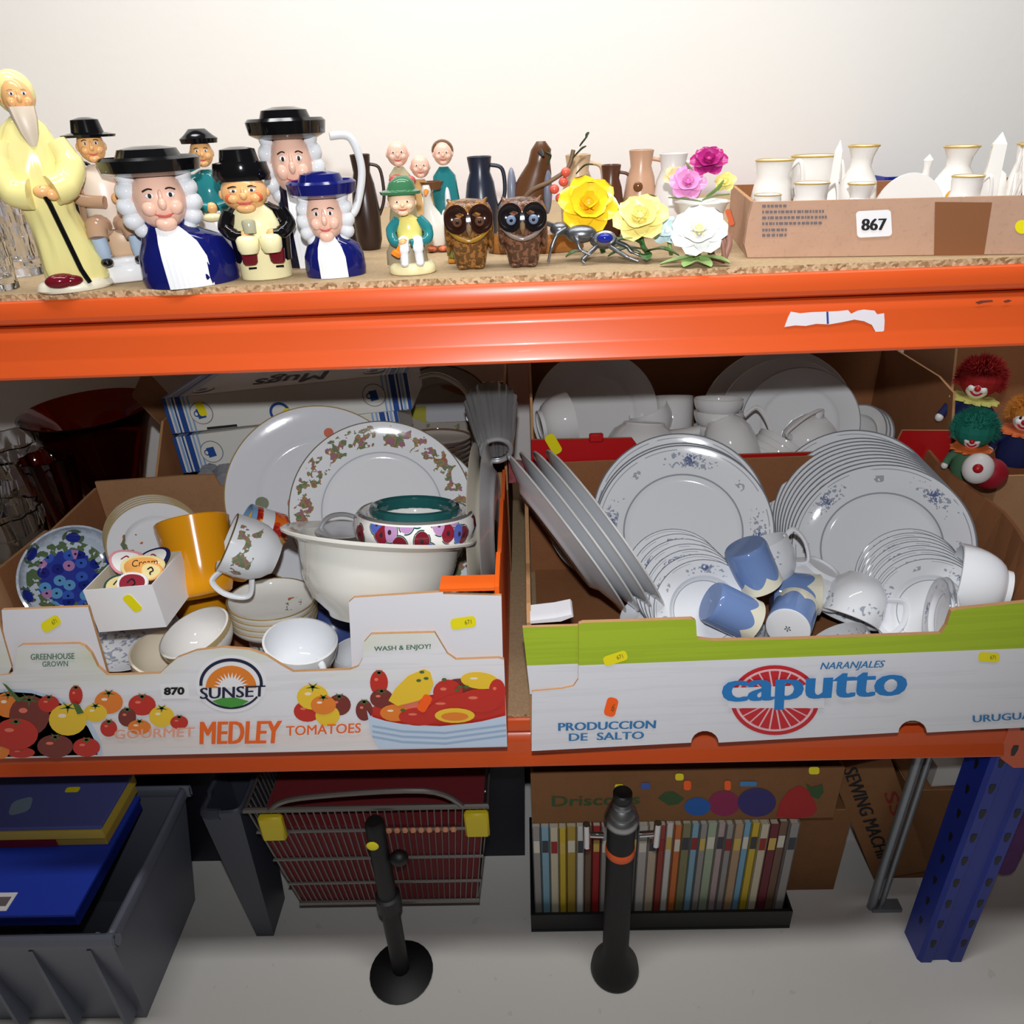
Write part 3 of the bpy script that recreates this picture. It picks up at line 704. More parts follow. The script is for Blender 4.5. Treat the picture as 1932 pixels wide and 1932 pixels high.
# ================================================================== crockery in the tomato tray
R = 0.132; p = PD(722, 960, dep(R, 172))
LEAF = leaf_floral('leaf_border_china', R); LEAFPL = plate_mesh(R)
lp = solid('dinner_plate', 'large white plate with brown autumn leaf border standing behind the cream mixing bowl', 'plate', LEAFPL, LEAF, p, qn(view_n(p, 0, 10), 0.6))
o = copy_tree(lp, p+Vector((0.026, 0.010, -0.028))-view_n(p, 4, 10)*0.013, qn(view_n(p, 0, 10), 2.0), 'second leaf-border plate half hidden right of and behind the cream bowl')
R = 0.138; p = PD(602, 932, dep(R, 171))
g = china('orange_spray_china', (226, 228, 234)); r = g.r()*(1/R); g.mix((r > 0.985)*0.9, (170, 140, 70))
n = g.noise(40, detail=1.0)
for (a, b, s_, c) in ((-0.28, -0.05, 0.075, (196, 128, 84)), (0.20, 0.68, 0.05, (214, 96, 50)), (-0.42, -0.32, 0.06, (160, 60, 50)), (-0.62, 0.0, 0.07, (120, 128, 96))):
    d = ((g.x-a*R)*(g.x-a*R)+(g.y-b*R)*(g.y-b*R)); g.mix((d+n*0.00006 < (s_*R)**2+0.00003)*0.9, c)
solid('dinner_plate', 'plain white plate with thin gold rim and orange fruit sprays, behind the leaf-border plate', 'plate', plate_mesh(R), g.done(), p, qn(view_n(p, -4, 8), 0.0))

# cream mixing bowl
R = 0.12; k = R/182.0; p = PD(718, 1006, dep(R, 182))
prof = [(0, -150*k), (70*k, -150*k), (78*k, -158*k), (84*k, -157*k), (88*k, -148*k), (118*k, -122*k), (136*k, -90*k), (146*k, -50*k), (150*k, -22*k), (154*k, -14*k), (172*k, -8*k), (181*k, -3*k), (182*k, 1*k), (178*k, 3*k), (166*k, 0), (149*k, -6*k), (143*k, -22*k), (139*k, -50*k), (129*k, -88*k), (108*k, -118*k), (70*k, -138*k), (0, -140*k)]
mixbowl = solid('mixing_bowl', 'large cream mixing bowl with wide flared rim in the middle of the tomato tray', 'bowl', MB().lathe(prof, 64), GREY_C, p, qa(1, 0.085, 0.07))
# metal strainer lid inside the bowl
sp = p+axis(1, .085, .13)*0.006-RT*0.058-FW*(-0.02)
mb = MB().tube(spline([(-0.032, 0, 0), (-0.022, 0, 0.014), (0, 0, 0.02), (0.022, 0, 0.014), (0.034, 0, -0.004)], 6), 0.0032, 0, 8).lathe([(0, -0.002), (0.036, -0.002), (0.037, 0), (0.036, 0.001), (0, 0.003)], 28)
solid('strainer', 'shiny steel strainer with a bar handle lying in the cream mixing bowl', 'strainer', mb, mat('polished_steel', (214, 214, 218), rough=0.22, metal=0.65), p-RT*0.052+axis(1, .085, .13)*0.004+FW*0.028, qa(1, 0.0, 0.25))
# floral ring bowl
R = 0.076; k = R/115.0; p2 = PD(783, 972, dep(R, 115))
g = china('painted_flower_band', (236, 234, 230)); a = g.ang(); zz = g.z*(1/k)
vec = g.comb(a*3.6, zz*0.024, 0.0); d, c = g.voro(1.0, vec, '2D')
inb = (((zz+19)/24).abs() < 1.0)*(g.r() > 88*k)
g.mix((d < 0.50)*(g.noise(90, detail=2) > 0.43)*inb*(d > 0.44), (38, 84, 76))
g.mix((d < 0.43)*inb, g.ramp(c, [(0, (120, 30, 44)), (0.28, (186, 144, 190)), (0.5, (84, 104, 186)), (0.68, (226, 150, 44)), (0.82, (140, 34, 52))], True))
g.mix((d < 0.11)*inb, (60, 40, 44)); g.mix((zz < -44)*0.8, (88, 92, 96)); FLW = g.done()
TEAL = china('teal_glaze', (36, 92, 92)).done()
ringb = thing('flower_ring_bowl', 'squat white bowl painted with coloured flowers and a teal collar, lying on the mixing bowl', 'bowl', p2, None, qa(1, 0.02, 0.24))
mb = MB().lathe([(0, -44*k), (84*k, -44*k), (100*k, -46*k), (112*k, -34*k), (116*k, -16*k), (113*k, 0), (108*k, 8*k, 1), (103*k, 12*k, 1), (99*k, 11*k), (95*k, 6*k), (86*k, 4*k), (78*k, 6*k), (74*k, 2*k), (73*k, -8*k), (66*k, -22*k), (40*k, -32*k), (0, -34*k)], 56)
obj('body', mb, [FLW, china('grey_glaze_line', (110, 108, 106)).done()], ringb)
mb = MB().lathe([(76*k, 2*k), (83*k, 4*k), (85*k, 13*k), (83*k, 20*k), (77*k, 22*k), (70*k, 18*k), (68*k, 8*k), (70*k, -2*k)], 64, wob=lambda a, z: 1.0-(0.035*max(0, math.sin(a*24)) if z < 15*k else 0.0))
obj('collar', mb, TEAL, ringb, label='raised teal collar')

# right-hand trays standing on edge against the orange wall
p = PD(899, 975, 1.00)
solid('oval_tray', 'cream-edged steel tray standing on edge against the orange tray wall', 'tray', MB().lathe(plate_prof(0.125, 0.012), 56, ex=1.0, ey=0.85), [mat('tray_cream', (214, 206, 190), rough=0.3)], PD(898, 985, 1.02), qn(-RT*0.995+FW*0.05-UP*0.02))
solid('oval_tray', 'bright silver tray on edge, outermost against the orange tray wall', 'tray', MB().lathe(plate_prof(0.125, 0.014), 56, ex=1.0, ey=0.88), mat('satin_silver', (206, 206, 208), rough=0.3, metal=0.5), PD(920, 985, 1.02), qn(-RT*0.995+FW*0.05-UP*0.02))

# blue anemone dish
R = 0.07; p = PD(140, 1084, dep(R, 97))
g = china('blue_flower_dish', (198, 208, 222)); r = g.r()*(1/R)
n = g.noise(120, detail=2); g.mix((r > 0.74)*(n > 0.5)*0.35, (150, 164, 176))
g.mix((r < 0.74)*(n > 0.47)*(r > 0.42), (92, 112, 78)); g.mix((r+n*0.3 < 0.66), (46, 62, 156)); d, c = g.voro(62.0, None, '2D')
g.mix((r < 0.58)*(d < 0.46), g.ramp(c, [(0, (30, 44, 132)), (0.3, (96, 158, 206)), (0.5, (60, 96, 190)), (0.78, (178, 128, 178))], True)); g.mix((r < 0.62)*(d < 0.10), (20, 26, 60))
s_ = (g.ang()*(6/(2*PI))+10).frac()-0.5; u = s_*s_*1.0+((r-0.80)*1.0)*((r-0.80)*1.0)*3.2
g.mix((u < 0.055)*(r > 0.64)*(n > 0.46), (84, 104, 80)); g.mix((u < 0.024), (34, 46, 136)); DISH = g.done()
solid('blue_flower_dish', 'oval dish painted with blue and pink anemones at the left of the tomato tray', 'dish', MB().lathe(bowl_prof(R, 0.030, 0.72, 0.003, 0.4), 56, ex=1.02, ey=0.93), DISH, p, qn(view_n(p, 12, 14), 0.5))
# gilt side plates
R = 0.066; gm = plate_mesh(R, 0.010); GILT = gilt_rim('gilt_side_plate', R, t=0.965)
p = PD(300, 1030, dep(R, 90)); nrm = view_n(p, 6, 22); first = None
names = ['front one', 'second', 'third', 'fourth', 'rearmost']
for i in range(5):
    loc = p-nrm*0.0095*i+UP*0.0062*i; q = qn(nrm, i*0.9)
    lb = ('front side plate with gold rim behind the yellow mug', 'second gold-rimmed side plate from the front, behind the yellow mug', 'middle plate of the five gold-rimmed side plates', 'fourth gold-rimmed side plate from the front of its row', 'rearmost gold-rimmed side plate near the cardboard wall')[i]
    if i == 0: first = solid('side_plate', lb, 'plate', gm, gilt_rim('gilt_spray_plate', R, t=0.965, spray=(-0.42, 0.30, 0.22)), loc, q, 'gold-rimmed side plates')
    else:
        if i == 1: sec = solid('side_plate', lb, 'plate', gm.mesh('side_plate'), GILT, loc, q, 'gold-rimmed side plates')
        else: copy_tree(sec, loc, q, lb)
# white carton with name tags
cx0 = PY(187, 1193, -0.012); w, d_, h = 0.082, 0.083, 0.058
q = Euler((math.radians(-3), math.radians(-3), math.radians(1))).to_quaternion()
ct = thing('tag_carton', 'small open white carton of painted ceramic tags with a yellow sticker', 'carton', cx0, None, q)
CT = mat('carton_white', (236, 234, 236), rough=0.5); CTI = mat('carton_inside', (206, 196, 176), rough=0.7)
obj('front_wall', MB().prism([(0, 0), (w, 0), (w, h), (0, h)], 0, 0.0015, (0, 1, 0), map=lambda u, v, z: (u, z, v)), [CT, CTI], ct, smooth=False)
obj('back_wall', MB().prism([(0, 0), (w, 0), (w, h), (0, h)], d_-0.0015, d_, (1, 0, 0), map=lambda u, v, z: (u, z, v)), [CT, CTI], ct, smooth=False)
obj('side_wall', MB().prism([(0.0015, 0), (d_-0.0015, 0), (d_-0.0015, h), (0.0015, h)], 0, 0.0015, (0, 1, 0), map=lambda u, v, z: (z, u, v)), [CT, CTI], ct, smooth=False)
obj('side_wall', MB().prism([(0.0015, 0), (d_-0.0015, 0), (d_-0.0015, h), (0.0015, h)], w-0.0015, w, (1, 0, 0), map=lambda u, v, z: (z, u, v)), [CT, CTI], ct, smooth=False)
obj('floor_panel', MB().box((w/2, d_/2, 0.0008), (w-0.003, d_-0.003, 0.0016)), CTI, ct, smooth=False)
st = obj('price_sticker', MB().prism(rrect(0.052, 0.036, 0.024, 0.012, -66), -0.0006, -0.0001, 0, map=lambda u, v, z: (u, z, v)), YEL, ct, smooth=False)
def loc_of(t, v): return Vector(t.location)+(t.rotation_quaternion @ Vector(v))
TAGC = [mat('tag_cream', (240, 222, 160), rough=.2), mat('tag_white', (238, 238, 236), rough=.2), mat('tag_orange', (246, 176, 96), rough=.2), mat('tag_maroon', (150, 44, 60), rough=.2), mat('tag_green', (54, 84, 74), rough=.25), mat('tag_navy', (30, 38, 84), rough=.25), mat('tag_pink', (226, 150, 160), rough=.2)]
tags = [('round cream ceramic tag with dark green edge and a painted curl', 0.030, 0.022, 0.020, 0.016, 0, 4), ('maroon and white ceramic tag leaning at the carton front', 0.048, 0.018, 0.018, 0.017, 3, 1), ('orange ceramic tag with two words on top of the heap', 0.050, 0.046, 0.027, 0.017, 2, 0), ('white ceramic tag with navy edge at the back right', 0.058, 0.062, 0.022, 0.016, 1, 5), ('pink and white ceramic tag at the back left of the carton', 0.026, 0.058, 0.022, 0.016, 1, 6), ('small cream ceramic tag lying right under the orange one', 0.066, 0.034, 0.013, 0.011, 0, 2)]
for i, (lb, tx, ty, rx, ry, ca, cb_) in enumerate(tags):
    q2 = q @ Euler((math.radians(38+6*(i % 3)), math.radians((-8, 10, 4, -12, 14, 20)[i]), 0)).to_quaternion()
    t = thing('ceramic_tag', lb, 'tag', loc_of(ct, (tx, ty, 0.048+0.0052*(i in (2, 3, 4))+0.002*i)), 'painted ceramic tags', q2)
    obj('plaque', MB().lathe([(0, 0), (rx*0.94, 0), (rx, 0.0012), (rx*0.96, 0.0028), (0, 0.0032)], 28, ey=ry/rx, wob=lambda a, z: 1+0.07*math.sin(3*a)), TAGC[cb_], t)
    mb = MB().lathe([(0, 0.0033), (rx*0.80, 0.0030), (rx*0.82, 0.0026)], 24, ey=ry/rx, wob=lambda a, z: 1+0.07*math.sin(3*a)); obj('painted_face', mb, TAGC[ca], t)
    mb = MB()
    if i == 2:
        put_text(mb, 'Cream', (-rx*.45, 0.001, 0.0036), (rx*.7, 0.003, 0.0036), (-rx*.45, ry*.55, 0.0036)); put_text(mb, 'Jug', (-rx*.1, -ry*.55, 0.0036), (rx*.55, -ry*.5, 0.0036), (-rx*.1, -ry*.02, 0.0036))
    else: mb.tube(spline([(-rx*.3, ry*.1, .0034), (-rx*.05, ry*.4, .0034), (rx*.2, ry*.1, .0034), (0, -ry*.15, .0034), (rx*.1, -ry*.4, .0034)], 5), 0.0009, 0, 6)
    obj('painted_motif', mb, [INK, TAGC[3]][i in (3, 4)], t)
# plate under the carton and pot beneath it
R = 0.062; p = PD(246, 1196, dep(R, 82))
solid('saucer', 'blue-sprigged saucer lying flat under the white tag carton', 'saucer', plate_mesh(R, 0.011), cup_floral('blue_sprig_china', -0.02, 0.01, False), PD(250, 1202, 1.02), qn((0.05, -0.15, 1)))
R = 0.040; p = PD(238, 1236, 1.045)
solid('flower_pot', 'white pot with brown leaf sprigs under the saucer at the tray notch', 'pot', MB().lathe(bowl_prof(R, 0.066, 0.7), 36), cup_floral('leaf_pot', -0.06, -0.012), p, qn((0, -0.1, 1), 0.9))

# yellow mugs
YG = china('yellow_glaze', (236, 158, 22), rough=0.14).done()
R = 0.047; k = R/70.0; p = PD(362, 984, 0.985); hgt = 150*k
mp = [(0, -hgt), (44*k, -hgt), (50*k, -hgt+4*k), (56*k, -hgt+22*k), (60*k, -hgt+60*k), (66*k, -30*k), (70*k, 0), (68.5*k, 2*k), (66*k, 0), (62*k, -30*k), (55*k, -hgt+60*k), (50*k, -hgt+16*k), (0, -hgt+10*k)]
ym = cup('mug', 'tall yellow mug tilted back beside the white tag carton', 'mug', p, qa(1, -0.24, -0.12, 3.6), mp, YG, (60*k, -40*k, -120*k, 0.022, 0.005))
cup('mug', 'lower yellow mug under the tall yellow one, only its top showing', 'mug', PD(384, 1122, 1.12), qa(1, 0.0, 0.15, 2.0), [(r*0.88, z*0.62) for r, z in mp], YG)
# bright patterned mug
RM = china('red_painted_mug', (206, 60, 30)); n = RM.noise(60, detail=2); RM.mix((n > 0.5)*0.8, (236, 120, 40)); RM.mix((n < 0.40)*0.8, (140, 30, 40)); RM.mix((RM.z > -0.030)*(RM.z < -0.014), (224, 226, 230)); RM.mix((RM.z > -0.014)*(RM.z < -0.006)*(n > 0.46), (246, 190, 60)); RM.mix((RM.z > -0.006), (120, 164, 206)); RMM = RM.done()
p = PD(462, 990, 1.0)
rm = cup('mug', 'red and orange painted mug with white band lying behind the leaf cup', 'mug', p, qn(-RT*0.72+UP*0.28-FW*0.45, 0.3), [(0, -0.052), (0.026, -0.052), (0.030, -0.048), (0.030, 0.0), (0.0285, 0.001), (0.027, 0), (0.0265, -0.046), (0, -0.047)], RMM)
obj('handle', handle_mb(0.029, -0.008, -0.042, 0.018, 0.0042), china('tan_glaze', (190, 130, 60)).done(), rm)
# leaf teacup on its side
R = 0.0375; p = PD(428, 1022, dep(R, 56)); 
cprof = [(0, -0.062), (0.019, -0.062), (0.021, -0.064), (0.022, -0.062), (0.030, -0.054), (0.037, -0.040), (0.0395, -0.022), (0.0385, -0.006), (0.038, 0), (0.0372, 0.0006), (0.0365, 0), (0.0375, -0.02), (0.035, -0.040), (0.028, -0.052), (0, -0.057)]
cq = qn(-RT*0.86+UP*0.36-FW*0.40, 0.0)
LEAFCUP = cup_floral('leaf_cup_china', -0.034, -0.006)
tc = thing('teacup', 'white teacup with autumn leaf sprig lying on its side, mouth to the left', 'cup', p, None, cq)
obj('body', MB().lathe(cprof, 44), LEAFCUP, tc)
obj('gilt_rim', MB().lathe([(0.0383, -0.0008), (0.0384, 0.0004), (0.0372, 0.0010), (0.0363, 0.0004)], 44), GOLD_DK, tc)
hd = (-UP*0.92-RT*0.40); hl = cq.inverted() @ hd; ha = math.atan2(hl.y, hl.x)
obj('handle', handle_mb(0.038, -0.008, -0.046, 0.026, 0.0042), WHITE_C, tc, q=Quaternion((0, 0, 1), ha))
# stack of gilt fruit bowls
R = 0.0585; p = PD(513, 1128, dep(R, 82)); ax = axis(1, 0.05, 0.42)
BM = MB().lathe(bowl_prof(R, 0.026, 0.55, 0.0015, 0.45), 56)
fb = None
for i in range(4):
    loc = p-ax*0.0086*i; lb = ('top gold-rimmed fruit bowl of the stack, with a pink rose sprig inside', 'second gold-rimmed fruit bowl from the top of its stack', 'third gold-rimmed fruit bowl from the top of its stack', 'lowest gold-rimmed fruit bowl of the stack in the tomato tray')[i]
    if i == 0:
        fb = thing('fruit_bowl', lb, 'bowl', loc, 'stacked fruit bowls', qn(ax, -1.5)); obj('body', BM, gilt_rim('rose_sprig_bowl', R, (238, 236, 230), t=1.2, spray=(0.45, -0.05, 0.26)), fb)
        obj('gilt_rim', MB().lathe([(R-0.0004, -0.0012), (R+0.0004, 0.0), (R-0.001, 0.0007), (R-0.0028, 0.0002)], 56), GOLD, fb)
    else: copy_tree(fb, loc, qn(ax, i*1.0), lb)
cup('teacup', 'white leaf-sprig cup under the stack of fruit bowls', 'cup', PD(520, 1186, 1.075), qa(1, 0, 0.5), [(r*1.0, z*0.7) for r, z in cprof], LEAFCUP)
# pale bowls and cups along the front
R = 0.0455; p = PD(366, 1192, dep(R, 68))
solid('sugar_bowl', 'pale grey-white bowl with fine gold rim, mouth tilted left', 'bowl', MB().lathe(bowl_prof(R, 0.045, 0.5), 44), gilt_rim('pale_gilt_bowl', R, (226, 224, 222), t=0.985), p, qa(0.86, -0.28, 0.62))
R = 0.0465; p = PD(318, 1230, dep(R, 68))
solid('sugar_bowl', 'cream bowl tipped towards the front at the tray notch', 'bowl', MB().lathe(bowl_prof(R, 0.044, 0.5), 44), CREAM_C, p, qa(0.90, 0.20, 0.50))
R = 0.0455; p = PD(567, 1208, dep(R, 69)); CUPM = china('triangle_cup', (236, 236, 236)); CUPM.mix((CUPM.z < -0.030)*(CUPM.r() > 0.0)*(CUPM.noise(26, detail=0) > 0.5), (150, 186, 216)); CUPM.mix((CUPM.z < -0.022)*(CUPM.z > -0.040)*(CUPM.noise(30, detail=0) < 0.44), (196, 136, 46)); cm_ = CUPM.done()
qq = qa(0.90, 0.16, 0.50); wc = cup('teacup', 'white teacup tipped forward beside the sun logo, blue and tan painted base', 'cup', p, qq, two(bowl_prof(R, 0.052, 0.62)), [cm_, WHITE_C])
hl = qq.inverted() @ (RT*0.62-UP*0.35-FW*0.5); obj('handle', handle_mb(0.036, -0.012, -0.044, 0.018, 0.0042), WHITE_C, wc, q=Quaternion((0, 0, 1), math.atan2(hl.y, hl.x)))
R = 0.042; p = PD(622, 1162, 0.98)
solid('blue_bowl', 'slate blue glazed bowl upside down under the mixing bowl', 'bowl', MB().lathe(bowl_prof(R, 0.05, 0.45), 40), china('slate_blue_glaze', (66, 82, 140), rough=0.3).done(), PD(632, 1196, 1.085), qn(-axis(1, -0.12, 0.35)))
cup('teacup', 'plain white cup squeezed behind the right end flap of the tomato tray', 'cup', PD(676, 1228, 1.0), qa(1, 0, 0.5), [(r*0.9, z*.6) for r, z in cprof], WHITE_C)
# grey plastic bag by the back wall
g = G('plastic_bag', (150, 154, 162), rough=0.25, spec=0.6, alpha=0.9); g.bump(g.noise(60, detail=4), 0.004, 1.0)
mb = MB().ell((0, 0, 0), (0.04, 0.03, 0.045), 0, 24, 16)
random.seed(3)
mb.v = [v*(1+0.16*math.sin(v.x*190+v.z*130)+0.1*math.sin(v.z*260)) for v in mb.v]
solid('plastic_bag', 'crumpled grey plastic bag poking up behind the cardboard wall', 'bag', mb, g.done(), PY(415, 925, 0.375), Quaternion())

# ================================================================== dinner service in the citrus tray
BM_ = 0.127
DIN = blue_floral('blue_floral_dinner', BM_); DM = plate_mesh(BM_, 0.017, 80)
R = BM_
# --- left stack: three dinner plates facing the lens
p = PD(1288, 1000, dep(R, 166)); nrm = view_n(p, 2, 9)
dp = solid('dinner_plate', 'blue-floral dinner plate at the front of the left stack of three', 'plate', DM, DIN, p, qn(nrm, 0.75), 'blue-floral dinner plates, left stack')
copy_tree(dp, p-nrm*0.010+UP*0.006-RT*0.002, qn(nrm, 0.2), 'middle blue-floral dinner plate of the left stack of three')
copy_tree(dp, p-nrm*0.021+UP*0.023-RT*0.005, qn(nrm, 0.55), 'rearmost blue-floral dinner plate of the left stack, standing a little higher')
# --- right stack: ten dinner plates
R = 0.121; DM2 = plate_mesh(R, 0.0155, 80).mesh('dinner_plate'); DM2.materials.append(blue_floral('blue_floral_dinner_b', R))
p = PD(1657, 1032, dep(R, 160)); nrm = view_n(p, -10, 10); p2 = PD(1604, 962, dep(R, 160)+0.066)
order = ['front', 'second', 'third', 'fourth', 'fifth', 'sixth', 'seventh', 'eighth', 'ninth', 'rearmost']
for i in range(10):
    t = 1.05 if i == 9 else i*0.1; loc = p.lerp(p2, t); n_ = (nrm*(1-t)+view_n(p2, -8, 8)*t).normalized()
    lb = 'front blue-floral dinner plate of the tall right stack' if i == 0 else ('rearmost blue-floral dinner plate of the tall right stack, its border showing above' if i == 9 else '%s blue-floral dinner plate from the front of the tall right stack' % order[i])
    c = copy_tree(dp, loc, qn(n_, 0.35+(0.0 if i in (0, 9) else i*1.7)), lb); c.data = DM2; c['group'] = 'blue-floral dinner plates, right stack'
# --- small plates, left
R = 0.066; TEA = blue_floral('blue_floral_tea', R, rep=3, line=0.60); TM = plate_mesh(R, 0.011, 64)
p = PD(1332, 1152, dep(R, 98)); p2 = PD(1273, 1088, dep(R, 98)+0.054); nrm = view_n(p, 10, 6); tp = None
for i in range(7):
    t = i/6.0; loc = p.lerp(p2, t); q = qn((nrm*(1-t)+view_n(p2, 7, 9)*t).normalized(), 0.5+i*1.3)
    lb = ('front tea plate of the left row, leaning on the big dinner plates', 'second tea plate from the front of the left row', 'third tea plate from the front of the left row', 'fourth tea plate from the front of the left row', 'fifth tea plate from the front of the left row', 'sixth tea plate from the front of the left row', 'rearmost tea plate of the left row, touching the dinner plate')[i]
    if i == 0: tp = solid('tea_plate', lb, 'plate', TM, TEA, loc, q, 'tea plates, left row')
    else: copy_tree(tp, loc, q, lb)
# --- small plates, right
R = 0.067; TM2 = plate_mesh(R, 0.010, 64).mesh('tea_plate'); TM2.materials.append(blue_floral('blue_floral_tea_b', R, rep=3, line=0.60))
p = PD(1752, 1152, dep(R, 100)); p2 = PD(1712, 1088, dep(R, 98)+0.050); nrm = view_n(p, -16, 10)
for i in range(8):
    t = i/7.0; loc = p.lerp(p2, t); q = qn((nrm*(1-t)+view_n(p2, -9, 12)*t).normalized(), 0.2+i*1.1)
    lb = ('front tea plate of the right row, beside the upturned bowls', 'second tea plate from the front of the right row', 'third tea plate from the front of the right row', 'fourth tea plate from the front of the right row', 'fifth tea plate from the front of the right row', 'sixth tea plate from the front of the right row', 'seventh tea plate from the front of the right row', 'rearmost tea plate of the right row, touching the tall stack')[i]
    c = copy_tree(tp, loc, q, lb); c.data = TM2; c['group'] = 'tea plates, right row'
# --- platters on edge along the left wall
R = 0.133; SILVE = china('silver_edge_china', (214, 216, 220)); r = SILVE.r()*(1/R); SILVE.mix((r > 0.962)*0.85, (206, 206, 204)); SIL = SILVE.done(); PM = plate_mesh(R, 0.018, 72)
# plates lean to the left: their plane holds the picture direction (-0.61 right, 0.79 up)
e1 = (UP*0.80-RT*0.60).normalized(); up_n = (RT*0.80+UP*0.60).normalized(); base = PD(1066, 1004, 1.015); vv = (CAM-base).normalized(); pn = (up_n-vv*up_n.dot(vv)).normalized(); pn = (pn-vv*0.05).normalized()
pl = None
for i in range(4):
    loc = base+RT*(0.0175*i)+UP*0.001*i-FW*0.001*i
    lb = ('outermost silver-edged platter on edge by the left tray wall', 'second silver-edged platter on edge from the left', 'third silver-edged platter on edge from the left', 'innermost of four silver-edged platters on edge at the left')[i]
    if i == 0:
        pl = thing('platter', lb, 'plate', loc, 'silver-edged platters on edge', qn(pn, 0.0)); obj('dish', PM, SIL, pl)
        obj('silver_rim', MB().tube([((R-.0004)*math.cos(2*PI*a/72), (R-.0004)*math.sin(2*PI*a/72), 0.0003) for a in range(72)], 0.0014, 0, 8, closed=True), mat('bright_silver_rim', (226, 226, 224), rough=.3, metal=.2), pl)
    else: copy_tree(pl, loc, qn((pn+RT*0.01*i).normalized(), i), lb)
solid('oval_platter', 'glossy grey-blue oval platter leaning behind the four platters on edge', 'plate', MB().lathe(plate_prof(0.09, 0.014), 48, ey=0.7), SIL, PD(1082, 985, 1.20), qn((up_n*0.7-FW*0.7).normalized(), 1.0))
g = G('red_tissue', (150, 70, 76), rough=0.7, alpha=0.72); g.bump(g.noise(70, detail=3), 0.004, 1.0); 
mb = MB(); ti = []
for a in range(9):
    row = []
    for b in range(5):
        u, v = a/8.0, b/4.0
        pt = PD(960+105*u, 868+24*u*u+(44-6*u)*v, 1.075+0.05*u-0.02*v)-FW*(0.012+0.006*math.sin(a*2.1+b*1.7)); row.append(pt)
    ti.append(row)
mb.loft(ti, 0, caps=False, closed=False)
o = obj('red_tissue', mb, g.done()); tag(o, 'scrap of dusky red tissue lying over the tops of the platters', 'tissue')
o.modifiers.new('thick', 'SOLIDIFY').thickness = 0.0006
# --- rim of a plate lying at the left front and the saucer pile below the blue cups
R = 0.058; p = PD(1250, 1166, 0.965)
solid('soup_plate', 'white plate lying flat just behind the green front edge', 'plate', plate_mesh(0.058, 0.012, 48), WHITE_C, PD(1252, 1176, 0.985), qn((0.05, -0.1, 1)))
SA = blue_floral('blue_floral_saucer', 0.050, rep=3, line=0.5); SM_ = plate_mesh(0.050, 0.009, 48)
sq = (UP*0.62-RT*0.55-FW*0.05).normalized(); sc = None
for i in range(5):
    loc = PD(1392, 1206, 0.985)+sq*0.0072*(i-2)-UP*0.016
    lb = ('lowest saucer of the tilted pile under the blue cups', 'second lowest saucer of the pile under the blue cups', 'middle saucer of the pile under the blue cups', 'second highest saucer of the pile under the blue cups', 'top saucer of the tilted pile under the blue cups')[i]
    if i == 0: sc = solid('saucer', lb, 'saucer', SM_, SA, loc, qn(sq, i*1.0), 'saucers under the blue cups')
    else: copy_tree(sc, loc, qn(sq, i*1.0), lb)
# --- blue coffee cans
g = china('blue_lustre', (228, 224, 204)); wv = (g.ang()*3.0).sin(); g.mix((g.z < -0.020+wv.abs()*0.011), (112, 138, 188)); g.mix((g.r() < 0.0258)*(g.z > -0.058), (226, 228, 226)); BLU = g.done()
def can(R, h): return [(0, -h), (R*0.90, -h), (R*0.95, -h+0.0015), (R, -h+0.006), (R, -0.002), (R*1.01, 0), (R*0.985, 0.0008), (R*0.955, 0), (R*0.95, -h+0.006), (R*0.8, -h+0.0035), (0, -h+0.003)]
CM = MB().lathe(can(0.0275, 0.060), 40).mesh('coffee_can')
BASE = mat('unglazed_white', (230, 232, 236), rough=0.35)
def coffee(label, px, py, d, ax, spin, base=False):
    o = thing('coffee_cup', label, 'cup', PD(px, py, d), 'blue coffee cups', qn(ax, spin))
    obj('body', CM, BLU, o)
    if base:
        obj('foot', MB().lathe([(0, -0.0606), (0.0235, -0.0606), (0.0265, -0.0600), (0.0270, -0.0585), (0.0240, -0.0590), (0, -0.0590)], 36), BASE, o, label='white unglazed foot')
        mb = MB()
        for a in range(5):
            t = a*2*PI/5; mb.add([(0, 0, -0.0609), (0.0035*math.cos(t-.3), 0.0035*math.sin(t-.3), -0.0609), (0.0045*math.cos(t), 0.0045*math.sin(t), -0.0609), (0.0035*math.cos(t+.3), 0.0035*math.sin(t+.3), -0.0609)], [(0, 1, 2, 3)])
        obj('maker_mark', mb, mat('mark_grey', (90, 96, 104), rough=.5), o, smooth=False)
    return o
coffee('upper blue coffee cup of the heap, mouth down to the right', 1436, 1104, 0.955, (RT*0.42-UP*0.80-FW*-0.25), 0.4)
coffee('lower left blue coffee cup lying with its cream rim to the right', 1418, 1172, 0.925, (RT*0.86-UP*0.42-FW*-0.12), 1.2)
coffee('right blue coffee cup lying with its open mouth facing right', 1545, 1122, 0.992, (RT*0.97-UP*0.05-FW*0.20), 0.1)
coffee('front blue coffee cup showing its round white foot', 1502, 1144, 0.975, (FW*0.80+RT*0.48+UP*0.36), 0.9, True)
